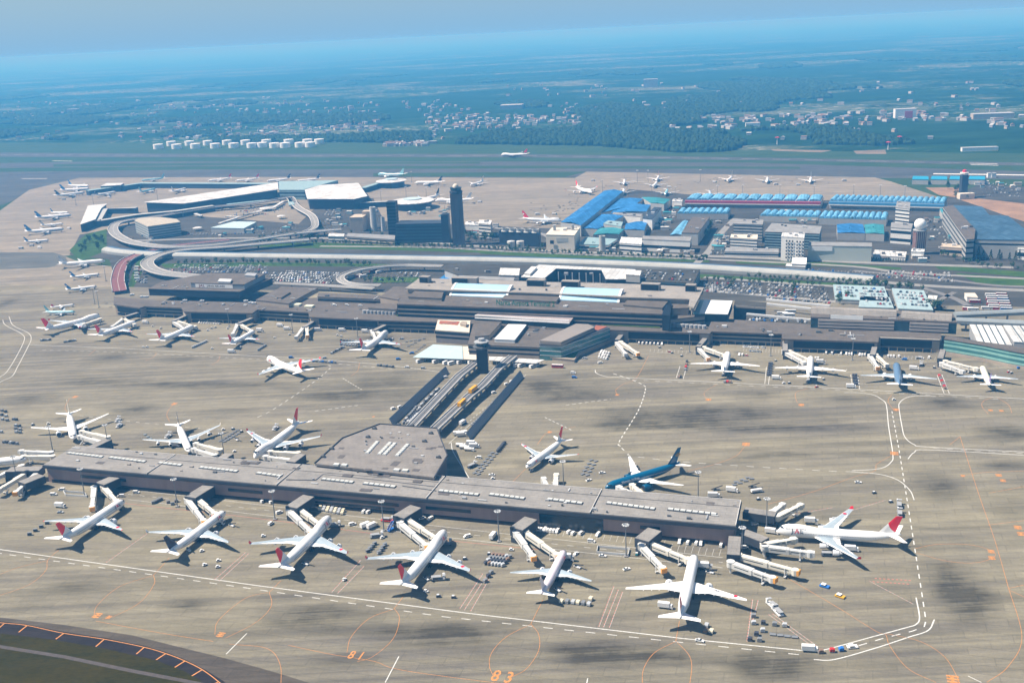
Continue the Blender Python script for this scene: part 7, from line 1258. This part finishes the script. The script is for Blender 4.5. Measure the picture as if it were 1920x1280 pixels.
LOTS = [([(1320, 548), (1430, 556), (1426, 532), (1318, 530)], 5, 22, 'in the tree-lined lot right behind the hall', .65, 0), ([(1436, 562), (1560, 572), (1545, 540), (1440, 532)], 6, 16, 'in the open lot right of the tree-lined one', .7, 0), ([(1570, 556), (1665, 562), (1655, 540), (1566, 536)], 4, 18, 'on the left pale blue deck', .6, 5), ([(1615, 571), (1672, 573), (1664, 560), (1618, 558)], 3, 10, 'on the small pale blue deck', .55, 5), ([(1688, 573), (1742, 577), (1728, 548), (1678, 544)], 5, 8, 'on the right pale blue deck', .6, 5),
        ([(1640, 521), (1790, 531), (1780, 511), (1655, 508)], 4, 20, 'in the far lot beside the covered road end', .55, 0), ([(1192, 523), (1296, 528), (1305, 508), (1206, 506)], 4, 16, 'on the roof deck behind the hall', .45, 14), ([(500, 528), (620, 534), (640, 512), (540, 508)], 6, 22, 'in the crowded lot behind the left terminal', .75, 0), ([(300, 514), (500, 512), (500, 497), (330, 497)], 4, 34, 'in the lot along the covered road', .6, 0), ([(480, 524), (560, 526), (566, 512), (490, 510)], 3, 16, 'in the lot behind the dark sign block', .6, 0),
        ([(255, 530), (275, 534), (276, 508), (262, 506)], 5, 4, 'beside the red road', .6, 0), ([(1400, 601), (1514, 606), (1512, 600), (1412, 597)], 2, 16, 'on the low terminal deck', .6, 12), ([(1330, 478), (1355, 478), (1362, 440), (1340, 438)], 9, 4, 'along the cargo yard road', .7, 0), ([(1210, 430), (1250, 434), (1290, 392), (1262, 388)], 8, 5, 'between the cargo roofs', .5, 0), ([(1740, 468), (1800, 470), (1770, 410), (1735, 404)], 10, 7, 'in the yard beside the slate hangar', .5, 0), ([(420, 410), (520, 402), (540, 384), (470, 388)], 6, 22, 'before the far white terminal', .55, 0), ([(340, 442), (520, 440), (560, 425), (400, 432)], 3, 30, 'along the far road loop', .4, 0), ([(1500, 512), (1630, 518), (1640, 510), (1510, 504)], 2, 20, 'beside the white slab roofs', .3, 0), ([(600, 405), (650, 406), (650, 390), (615, 388)], 4, 8, 'beside the ramp between the white terminals', .5, 0), ([(745, 484), (890, 487), (890, 483), (745, 480)], 1, 40, 'in the line behind the covered road', .7, 0), ([(1845, 369), (1915, 372), (1905, 345), (1835, 342)], 5, 9, 'by the far blue sheds', .5, 0), ([(700, 527), (780, 530), (790, 512), (705, 508)], 4, 8, 'in the coach park inside the horseshoe ramp', .3, 0)]
m_deck = mat('deck_pale_blue', (0.30, 0.40, 0.42), .7, .15, .2)
for quad, h, l_ in (([(1566, 560), (1668, 565), (1658, 537), (1562, 533)], 5, 'left pale blue parking deck with cars on it'), ([(1610, 575), (1676, 577), (1668, 557), (1613, 555)], 5, 'small pale blue parking deck nearest the terminal'), ([(1684, 578), (1750, 581), (1732, 544), (1672, 540)], 5, 'right pale blue parking deck with cars on it')): bld('parking_deck', l_, 'parking deck', quad, h, m_gwall, m_deck, group='pale blue parking decks')
for quad, rows, per, l_, fill, h in LOTS: lot(quad, rows, per, l_, fill, h, keep=.42 if not h else .7)
for c, mb in rest.items():
    if mb.v: tag(mb.build('parked_cars', [VC[c], darkglass]), kind='stuff')
row('coach', ('red', 'white'), [(1857 + (i % 2) * 1.5 + i * .9, 556 + i * 4.2) for i in range(7)], 0, '{c} coach, {n} from the left of the left column in the coach station', 2, z=.5); row('coach', ('white', 'blue', 'white', 'red'), [(1877 + i * 1.6, 555 + i * 4.6) for i in range(7)], 0, '{c} coach, {n} from the left of the right column in the coach station', 2, z=.5); row('coach', ('red', 'white'), [(1828, 568), (1850, 581), (1815, 582), (1824, 583)], 0, '{c} coach standing loose in the coach station, {n} from the left', 3, z=.5); row('coach', ('red', 'white'), [(672, 519.5), (681, 520), (659, 521), (700, 510), (712, 512)], 50, '{c} coach, {n} from the left inside the horseshoe ramp', 4, z=.5); row('coach', 'white', [(1467, 590), (1477, 592), (1482, 586), (1480, 593)], 3, 'white coach, {n} from the left on the terminal deck', 3, h=12.1)
row('truck', ('white', 'orange', 'red'), [(258, 504), (257, 510), (258, 516), (257, 521), (258, 526)], 10, '{c} truck, {n} from the left beside the red road', 20, z=.5)
for i, (x, y) in enumerate(((190, 552), (248, 554), (267, 558), (275, 558), (347, 565), (379, 566), (461, 566), (470, 569), (476, 570))): c = W(x, y, HC); tag(MB().box((c[0], c[1], HC + 1), (5, 3, 2), -AX + .4).cyl((c[0], c[1], HC + 1.8), (c[0], c[1], HC + 2.6), .8).build('roof_unit', lgrey, T, world=True)) if i else None
row('van', 'white', [(624, 572), (628, 573), (651, 573), (676, 574)], 5, 'white van on the terminal roof deck, {n} from the left', h=HC + .05)
# small things on the cargo aprons
row('uld', 'cream', line(1190, 343, 1218, 344, 8), 90, 'white container, {n} from the left in the line on the far cargo apron', 2, z=.3)
cg = [(random.uniform(1060, 1300), random.uniform(338, 368)) for _ in range(16)] + [(random.uniform(1040, 1085), random.uniform(372, 398)) for _ in range(22)] + [(random.uniform(1300, 1560), random.uniform(331, 345)) for _ in range(22)] + [(random.uniform(990, 1060), random.uniform(376, 400)) for _ in range(8)]
row('frame', ('grey', 'dark', 'brown'), cg, 10, '{c} equipment dolly on the pale cargo apron, {n} from the left', 60, z=.3)
row('truck', ('white', 'teal', 'grey'), [(1112, 340), (1455, 347), (1497, 348), (1255, 352), (1340, 343), (1583, 340), (1008, 403), (1040, 403), (775, 400), (705, 398), (790, 402), (900, 380), (820, 345), (60, 462), (40, 467), (75, 466), (130, 430), (120, 375), (205, 371)], 5, '{c} truck on the far aprons, {n} from the left', 20, z=.3)
# ================================================================ ROOF PLANT, YARD CLUTTER, BAY LINES
def units(root, px, h, n, label=None, big=1.0):
    """air handling boxes, hatches and ducts strewn over a roof drawn by four photo points"""
    a, b_, c, d = [Vector(q) for q in WL(px, h)]
    for i in range(n):
        u, v = random.random(), random.random(); p = a.lerp(b_, u).lerp(d.lerp(c, u), v); k = random.random(); s = random.uniform(.7, 1.5) * big
        if k < .45: MB().box((p.x, p.y, h + .6 * s), (3.2 * s, 2.0 * s, 1.3 * s), -AX).build('roof_unit', random.choice((grey, lgrey, dgrey, m_plate)), root, world=True)
        elif k < .65: MB().cyl((p.x, p.y, h - .1), (p.x, p.y, h + 1.2 * s), .8 * s, n=8).build('roof_fan', random.choice((grey, dgrey)), root, world=True)
        elif k < .85: MB().box((p.x, p.y, h + .35), (random.uniform(6, 14) * big, .7, .6), -AX + (1.57 if random.random() < .4 else 0)).build('duct', random.choice((grey, lgrey)), root, world=True)
        else: MB().box((p.x, p.y, h + .07), (random.uniform(4, 9), random.uniform(3, 6), .14), -AX).build('roof_patch', m_patch, root, world=True)
units(sat, [(100, 866), (1370, 982), (1375, 970), (125, 852)], H_S + .3, 34, big=.6); units(sat, [(140, 842), (1380, 952), (1385, 946), (140, 836)], H_S + .6, 22, big=.55)
units(hub, [(610, 866), (805, 888), (800, 815), (720, 806)], H_H, 18, big=.6)
units(T, [(290, 570), (700, 590), (700, 580), (300, 566)], HC, 30); units(T, [(1150, 612), (1640, 636), (1640, 622), (1160, 604)], HC, 34); units(T, [(760, 566), (1230, 585), (1160, 570), (780, 558)], 27, 22); units(T, [(780, 538), (1280, 557), (1290, 545), (800, 528)], 33, 12); units(T, [(290, 540), (440, 545), (400, 534), (300, 531)], 21, 8); units(T, [(900, 640), (1005, 648), (1060, 612), (990, 610)], 12.6, 14); units(T, [(1530, 592), (1780, 602), (1780, 598), (1530, 588)], 24, 12); units(T, [(600, 555), (705, 560), (712, 555), (600, 550)], 19, 4); units(T, [(490, 560), (535, 566), (590, 543), (530, 540)], 18, 6)
for nm in [o for o in list(COL.objects) if o.name.startswith(('office_building', 'parking_structure', 'plant_building', 'cargo_shed')) and o.type == 'EMPTY']:
    r_ = [c for c in nm.children if c.name.split('.')[0] == 'roof']
    if not r_: continue
    vs_ = [v.co for v in r_[0].data.vertices]; zt = max(v.z for v in vs_); top = [v for v in vs_ if abs(v.z - zt) < .01]; cx_, cy_ = sum(v.x for v in top) / len(top), sum(v.y for v in top) / len(top)
    for i in range(3):
        q = random.choice(top); t = random.uniform(.1, .7); s = random.uniform(1, 2.2)
        MB().box((cx_ + (q.x - cx_) * t, cy_ + (q.y - cy_) * t, zt + .7 * s), (2.4 * s, 1.8 * s, 1.4 * s), -AX).build('roof_unit', random.choice((grey, lgrey, dgrey)), nm)
# small sheds and stores in the yards
def yard(quad, n, where):
    a, b_, c, d = [Vector(q) for q in WL(quad)]
    for i in range(n):
        u, v = random.random(), random.random(); p = a.lerp(b_, u).lerp(d.lerp(c, u), v); w_, d_, h = random.uniform(5, 14), random.uniform(4, 8), random.uniform(2.6, 5.5); k = random.randrange(4); m_ = (m_wwall, m_gwall, m_beige, m_tealw)[k]
        o = MB().box((0, 0, h / 2), (w_, d_, h)).build('store_shed', m_); o.location = (p.x, p.y, .42); o.rotation_euler = (0, 0, -AX + random.choice((0, 0, 1.57)) + random.uniform(-.05, .05)); MB().loft([[(x, -d_ / 2 - .3, h), (x, 0, h + .9), (x, d_ / 2 + .3, h), (x, 0, h - .02)] for x in (-w_ / 2 - .3, w_ / 2 + .3)]).build('roof', random.choice((m_groof, m_wroof, m_tblue, m_broof)), o)
        nm = ('white', 'grey', 'beige', 'grey teal')[k]; tag(o, 'small %s store shed %s' % (nm, where), 'shed', 'small %s sheds %s' % (nm, where))
yard([(1215, 432), (1255, 436), (1290, 395), (1260, 388)], 14, 'between the cargo roofs'); yard([(1330, 475), (1360, 478), (1370, 420), (1345, 415)], 10, 'along the cargo yard road'); yard([(1445, 418), (1560, 420), (1560, 412), (1450, 410)], 10, 'behind the dark glazed office'); yard([(600, 425), (650, 432), (700, 398), (620, 390)], 12, 'before the far faceted terminal'); yard([(750, 408), (840, 412), (850, 392), (760, 390)], 10, 'beyond the wide dark office'); yard([(880, 440), (935, 446), (930, 425), (900, 425)], 6, 'right of the control tower'); yard([(1100, 470), (1300, 478), (1300, 474), (1100, 466)], 10, 'along the cargo front road'); yard([(1735, 450), (1800, 460), (1770, 410), (1735, 405)], 7, 'in the yard beside the slate hangar'); yard([(400, 448), (560, 432), (560, 420), (420, 432)], 12, 'inside the far road loop'); yard([(1820, 352), (1915, 362), (1910, 345), (1830, 340)], 12, 'by the far blue sheds'); yard([(1640, 486), (1740, 492), (1740, 486), (1640, 480)], 5, 'beside the pale hangar'); yard([(250, 470), (330, 440), (330, 430), (230, 440)], 6, 'under the looping ramps'); yard([(1445, 400), (1680, 410), (1680, 406), (1445, 396)], 6, 'under the light blue arches')
# painted bays of the car parks
bl_ = MB()
for quad, rows, per, l_, fill, h in LOTS:
    if h or per < 8: continue
    a, b_, c, d = [Vector(q) for q in WL(quad)]
    for j in range(rows):
        v = (j + .5) / rows; p, q = a.lerp(d, v), b_.lerp(c, v); dd = (q - p).normalized(); nn = Vector((-dd.y, dd.x)) * 2.6
        for i in range(0, per + 1): r_ = p.lerp(q, i / per); bl_.strip([r_ - nn, r_ + nn], .25, .44)
structure(bl_.build('parking_bay_lines', mark_white))
# ================================================================ TREES, WOODS AND THE TOWN BEYOND
def leaf_mat(name, c1, c2):
    m, n, b = nodes_of(name); g_ = N(n, 'ShaderNodeNewGeometry'); oi = N(n, 'ShaderNodeObjectInfo')
    c = mixc(n, mathn(n, 'FRACT', mathn(n, 'ADD', g_.outputs['Random Per Island'], oi.outputs['Random'])), c1, c2); n.links.new(c, b.inputs['Base Color']); b.inputs['Roughness'].default_value = .9; b.inputs['Specular IOR Level'].default_value = .1; return m
m_leaf = leaf_mat('leaves', (0.025, 0.055, 0.018), (0.06, 0.11, 0.03)); m_leafd = leaf_mat('dark_leaves', (0.015, 0.035, 0.015), (0.035, 0.065, 0.025)); m_bark = mat('bark', (0.10, 0.075, 0.055), .9, .2, 1)
def make_tree(kind, seed):
    rnd = random.Random(seed); hh = 8.5 if kind == 'round' else 11; root = empty('broadleaf_tree' if kind == 'round' else 'conifer_tree', (0, 0, 0))
    tk = MB().cyl((0, 0, 0), (0, 0, hh * .55), .28, .12, 6)
    for k in range(4): a = k * 1.7 + rnd.random(); tk.cyl((0, 0, hh * .3), (math.cos(a) * 1.6, math.sin(a) * 1.6, hh * .6), .12, .05, 5)
    tk.build('trunk', m_bark, root); cr = MB(); n_ = 150
    cl = [(rnd.uniform(-1.6, 1.6), rnd.uniform(-1.6, 1.6), rnd.uniform(hh * .42, hh * .85), rnd.uniform(1.1, 1.9)) for _ in range(8)]
    for i in range(n_):
        if kind == 'round':
            x, y, z, r = rnd.choice(cl); d = Vector((rnd.gauss(0, 1), rnd.gauss(0, 1), rnd.gauss(0, 1))).normalized() * r * rnd.uniform(.6, 1.05); p = Vector((x, y, z)) + d
        else: t = rnd.random(); a = rnd.random() * 6.283; r = (1 - t) * 2.3 * rnd.uniform(.5, 1) + .1; p = Vector((math.cos(a) * r, math.sin(a) * r, 1.6 + t * (hh - 1.8)))
        s = rnd.uniform(.35, .75); u = Vector((rnd.gauss(0, 1), rnd.gauss(0, 1), rnd.gauss(0, .6))).normalized(); w_ = u.cross(Vector((rnd.gauss(0, 1), rnd.gauss(0, 1), rnd.gauss(0, 1)))).normalized(); cr.add([p - u * s, p - w_ * s * .8, p + u * s, p + w_ * s * .8], [(0, 1, 2, 3)])
    cr.build('crown', m_leaf if kind == 'round' else m_leafd, root); return root
TP = {}
def trees(px, n, kind, label, sc=1.0, jx=0, z=.4):
    Q = curve(px, 6); L_ = [0]
    for i in range(1, len(Q)): L_.append(L_[-1] + (Q[i] - Q[i - 1]).length)
    for i in range(n):
        t = L_[-1] * (i + .5) / n; k = max(j for j in range(len(Q) - 1) if L_[j] <= t); p = Q[k].lerp(Q[k + 1], (t - L_[k]) / max(L_[k + 1] - L_[k], .01)); s = random.randint(0, 3); key = (kind, s)
        if key not in TP: o = TP[key] = make_tree(kind, s * 11 + len(kind))
        else: o = copy_tree(TP[key])
        f = sc * random.uniform(.75, 1.2); o.location = (p.x + random.uniform(-jx, jx), p.y + random.uniform(-jx, jx), z); o.scale = (f, f, f * random.uniform(.9, 1.15)); o.rotation_euler = (0, 0, random.random() * 6)
        tag(o, label, 'tree', label + ' (row)')
trees([(1400, 522), (1500, 527), (1600, 532), (1660, 536)], 26, 'round', 'small street tree in the row along the covered road, right part', .8, 1.5); trees([(1322, 527), (1400, 531), (1540, 538)], 20, 'round', 'small tree at the back edge of the right car parks', .8, 2); trees([(1366, 545), (1372, 532)], 3, 'round', 'tree in the strip between the right car parks', .9, 1); trees([(1484, 560), (1490, 536)], 5, 'round', 'tree in the green strip of the open lot', .8, 1); trees([(1560, 540), (1625, 541), (1730, 547)], 14, 'round', 'leafy tree behind the pale blue decks', 1.1, 3); trees([(1575, 572), (1580, 560), (1600, 565)], 5, 'round', 'tree before the small pale blue deck', 1.1, 3); trees([(1742, 575), (1755, 580), (1770, 575)], 6, 'round', 'tree beside the small white house', 1.1, 3)
trees([(1518, 486), (1600, 488), (1700, 494)], 40, 'conifer', 'small clipped conifer in the long row before the pale hangar', .5, .4); trees([(1830, 486), (1870, 488), (1930, 492)], 9, 'conifer', 'tall conifer before the slate hangar', 1.2, 2); trees([(900, 468), (1060, 477), (1250, 485), (1330, 489)], 70, 'round', 'young tree on the green verge beyond the covered road, middle part', .75, 3); trees([(460, 456), (600, 458), (760, 463), (890, 468)], 66, 'round', 'young tree on the green verge beyond the covered road, left part', .8, 3); trees([(480, 452), (520, 446), (600, 450), (560, 454)], 12, 'round', 'tree clump beside the far road bend', 1.1, 5)
trees([(330, 497), (480, 495), (640, 498), (700, 499)], 44, 'round', 'tree in the hedge line just before the covered road', .9, 3); trees([(245, 500), (238, 520), (236, 540)], 10, 'round', 'tree in the green wedge right of the red road', 1, 3); trees([(150, 478), (165, 455), (190, 448), (185, 470)], 16, 'round', 'tree on the green bank beyond the left apron', 1.2, 6); trees([(680, 530), (715, 531), (760, 530)], 7, 'round', 'round tree in the coach park', 1, 1); trees([(1570, 441), (1600, 443), (1660, 441)], 10, 'conifer', 'dark tree before the blue and teal yard roofs', 1, 1.5); trees([(875, 440), (890, 448), (925, 452), (880, 455)], 14, 'round', 'dark tree right of the tall control tower', 1.3, 5); trees([(1300, 462), (1312, 450), (1326, 440), (1332, 420)], 9, 'round', 'dark tree beside the endwise grey building', 1.3, 3); trees([(700, 455), (720, 445), (590, 432)], 6, 'round', 'tree near the cream service buildings', 1, 4); trees([(1140, 468), (1155, 466), (1020, 468), (945, 468)], 12, 'round', 'tree below the cargo buildings', .9, 3); trees([(1760, 478), (1840, 500), (1930, 508)], 16, 'round', 'bush-like tree on the right grass bank', .9, 3); trees([(1780, 355), (1800, 362), (1815, 372), (1790, 372)], 14, 'round', 'dark tree around the distant dark tower', 1.3, 8)
# ---- woods as one mass of rough canopy, with gaps and belts
def PJ(x, y, z=0):
    cp, sp = math.cos(PITCH), math.sin(PITCH); dz = z - CH; fw = y * cp - dz * sp; up = y * sp + dz * cp; u, v = FPX * x / fw, -FPX * up / fw
    c, s = math.cos(ROLL), math.sin(ROLL); return 960 + c * u + s * v, 640 - s * u + c * v
BELTS = [[(-100, 246, 266), (60, 246, 264), (140, 250, 262)], [(300, 262, 270), (640, 257, 266), (700, 252, 268), (1000, 246, 272), (1120, 240, 274)], [(1120, 240, 274), (1280, 246, 287), (1370, 250, 284), (1400, 244, 270), (1600, 238, 272), (1920, 262, 286), (2050, 264, 290)], [(1560, 232, 262), (1700, 228, 262), (1920, 240, 268)], [(-50, 215, 232), (300, 225, 240), (640, 215, 224)], [(150, 240, 262), (300, 248, 258), (420, 250, 256)]]
def belt_at(px, py):
    for b_ in BELTS:
        for (x0, t0, q0), (x1, t1, q1) in zip(b_, b_[1:]):
            if x0 <= px <= x1:
                t = (px - x0) / (x1 - x0)
                if t0 + (t1 - t0) * t < py < q0 + (q1 - q0) * t: return True
    return False
def woods():
    mb = MB(); y = 2500.0; cnt = 0
    while y < 9000:
        st_ = 13 * y / 2800; x = -y * .60
        while x < y * .60:
            px, py = PJ(x, y); ok = False
            if -60 < px < 1980 and py < 292:
                n_ = mnoise.noise(Vector((x * .0012, y * .0006, 3))) + .5 * mnoise.noise(Vector((x * .004, y * .0018, 7))); ok = (belt_at(px, py) and n_ > -.12) or (py < 240 and n_ > .27)
            if ok:
                cnt += 1; r = st_ * random.uniform(.55, .8); hgt = random.uniform(7, 15); cx, cy = x + random.uniform(-.4, .4) * st_, y + random.uniform(-.4, .4) * st_; a0 = random.random() * 6
                rg = lambda rr, z: [(cx + rr * math.cos(a0 + k * 1.2566) * random.uniform(.8, 1.2), cy + rr * math.sin(a0 + k * 1.2566), z) for k in range(5)]
                mb.loft([rg(r, 0), rg(r * 1.05, hgt * .6), rg(r * .5, hgt)])
            x += st_
        y += st_
    tag(mb.build('woods', leaf_mat('wood_canopy', (0.012, 0.030, 0.012), (0.028, 0.055, 0.018))), kind='stuff')
woods()
# ---- the town: houses one by one, then the rest as one mass
HM = [mat('house_white', (.44, .43, .40), .8), mat('house_grey', (.28, .29, .30), .8), mat('house_beige', (.40, .34, .26), .8)]; HR = [mat('tile_grey', (.20, .21, .23), .7), mat('tile_brown', (.22, .13, .09), .8), mat('roof_pale', (.42, .42, .41), .6)]
def house_bits(w_, d_, h, flatroof):
    wl_ = MB().box((0, 0, h / 2), (w_, d_, h)); rf = MB()
    if flatroof: rf.box((0, 0, h + .3), (w_ + .4, d_ + .4, .6))
    else: rf.loft([[(x, -d_ / 2 - .5, h), (x, 0, h + d_ * .3), (x, d_ / 2 + .5, h), (x, 0, h - .05)] for x in (-w_ / 2 - .4, w_ / 2 + .4)])
    return wl_, rf
HP_ = []
for i in range(12):
    fl_ = i % 3 == 0; w_, d_, h = (random.uniform(14, 28), random.uniform(10, 18), random.uniform(5, 9)) if fl_ else (random.uniform(9, 14), random.uniform(7, 10), random.uniform(5, 7)); a, b_ = house_bits(w_, d_, h, fl_); ty = (i * 5) % 3, (2 if fl_ else i % 2)
    HP_.append((a, b_, ty, fl_, None))
HPROTO = [None] * 12; ZN = [([(0, 262), (1920, 262), (1920, 190), (0, 190)], 'scattered among the far woods', 120), ([(640, 246), (1080, 244), (1100, 214), (650, 216)], 'in the town left of centre beyond the runway woods', 60), ([(310, 262), (640, 256), (640, 226), (330, 232)], 'in the town behind the white fuel tanks', 40), ([(1290, 244), (1560, 240), (1560, 216), (1300, 220)], 'in the town right of centre beyond the woods', 22), ([(1560, 236), (1900, 240), (1900, 214), (1580, 210)], 'in the town at the far right', 18), ([(640, 276), (810, 274), (800, 268), (650, 268)], 'among the sheds just beyond the runway', 22), ([(950, 215), (1900, 205), (1900, 150), (950, 160)], 'in the faint distance to the right', 22), ([(20, 240), (600, 222), (600, 180), (20, 200)], 'in the faint distance to the left', 14)]
resth = {k: MB() for k in range(3)}
def in_quad(z): a, b_, c, d = [Vector(p) for p in WL(z)]; u, v = random.random(), random.random(); return a.lerp(b_, u).lerp(d.lerp(c, u), v)
nh = 0
for z, l_, n_ in ZN:
    for i in range(int(n_ * 4)):
        p = in_quad(z); cl = mnoise.noise(Vector((p.x * .004, p.y * .004, 2))); 
        if cl < -.2 + .0 * n_: continue
        k = random.randrange(12); rz = random.choice((.3, 1.87, -.4, 1.2)) + random.uniform(-.1, .1); a, b_, ty, fl_, _ = HP_[k]
        if i < n_ * 1.2 and nh < 290:
            nh += 1
            if HPROTO[k] is None: o = HPROTO[k] = a.build('house', HM[ty[0]]); r_ = b_.build('roof', HR[ty[1]], o)
            else: o = copy_tree(HPROTO[k])
            o.location = (p.x, p.y, .1); o.rotation_euler = (0, 0, rz); o.scale = (1.0,) * 3; nm = ('white', 'grey', 'beige')[ty[0]] + (' flat-roofed building ' if fl_ else ' pitched-roof house ') + l_; tag(o, nm, 'house', nm.replace('building', 'buildings').replace('house ', 'houses ')); 
            if fl_: o.name = 'flat_roofed_building'
        else:
            M = Matrix.Translation((p.x, p.y, .1)) @ Matrix.Rotation(rz, 4, 'Z') @ Matrix.Scale(1.1, 4); r_ = resth[ty[0]]
            for mb, sl in ((a, 0), (b_, 1)): o0 = len(r_.v); r_.v += [tuple(M @ Vector(q)) for q in mb.v]; r_.f += [[t + o0 for t in f] for f in mb.f]; r_.m += [sl] * len(mb.f)
for k, mb in resth.items():
    if mb.v: tag(mb.build('town_houses', [HM[k], HR[(k + 1) % 3]]), kind='stuff')
for i, (x, y, w_, d_, h, wm, l_) in enumerate(((1696, 221, 60, 30, 26, white, 'large white block with red wing on the distant hillside'), (1411, 240, 40, 20, 14, white, 'white block standing out in the distant town'), (1860, 222, 110, 30, 14, HM[2], 'long beige building in the far right distance'), (1836, 283, 75, 14, 8, white, 'long white shed on the grass beyond the runway'), (960, 204, 90, 60, 16, HM[1], 'big pale works in the distance above the runway jumbo'), (1220, 164, 70, 50, 40, HM[1], 'faint tower block far away on the right of centre'), (138, 212, 60, 30, 20, HM[1], 'faint pale block in the left distance'), (1855, 333, 8, 8, 8, white, 'first tiny white box beyond the far blue sheds'), (1862, 333, 8, 8, 8, white, 'second tiny white box beyond the far blue sheds'), (800, 269, 60, 14, 6, HM[2], 'long pale shed at the runway edge'), (1240, 250, 60, 20, 8, HM[2], 'pale shed at the edge of the woods'))):
    c = W(x, y); a, b_ = house_bits(w_, d_, h, True); o = a.build('large_building', wm); o.location = (*c, 0); o.rotation_euler = (0, 0, -.15); b_.build('roof', HR[2], o); tag(o, l_, 'building')
o = MB().box((*W(1702, 221), 10), (22, 24, 20), -.15).build('large_building', PRB, world=True); tag(o, 'red wing beside the large white block on the distant hillside', 'building')
for i, (x, y, l_) in enumerate(((265, 266, 'red-headed radio mast left of the white fuel tanks'), (1457, 271, 'red-headed mast beyond the runway right of centre'), (1665, 281, 'squat red-headed mast by the dry earth strip'), (1686, 270, 'red-headed mast in the woods at the right'))):
    c = W(x, y); o = empty('approach_mast', (*c, 0), 0, l_, 'mast'); MB().cyl((0, 0, 0), (0, 0, 16), 1.6, .9, 6).build('lattice', lgrey, o); MB().lathe([(5, 16), (6, 17.5), (.2, 19)], (0, 0), 10).build('head', PRB, o)
# ================================================================ HAZE over the whole place
hz = MB().box((0, 42000, 150), (130000, 90000, 302))
hm = bpy.data.materials.new('haze_air'); hm.use_nodes = True; hn = hm.node_tree; hn.nodes.clear()
ho = hn.nodes.new('ShaderNodeOutputMaterial'); hv = hn.nodes.new('ShaderNodeVolumePrincipled')
HAZE_COL, HAZE_D = (0.085, 0.43, 0.93), 0.000165
hv.inputs['Color'].default_value = (*HAZE_COL, 1); hv.inputs['Density'].default_value = HAZE_D; hv.inputs['Anisotropy'].default_value = 0.0
hv.inputs['Absorption Color'].default_value = (0.66, 0.36, 0, 1)
hn.links.new(hv.outputs[0], ho.inputs['Volume'])
o = hz.build('haze', hm); tag(o, kind='stuff')
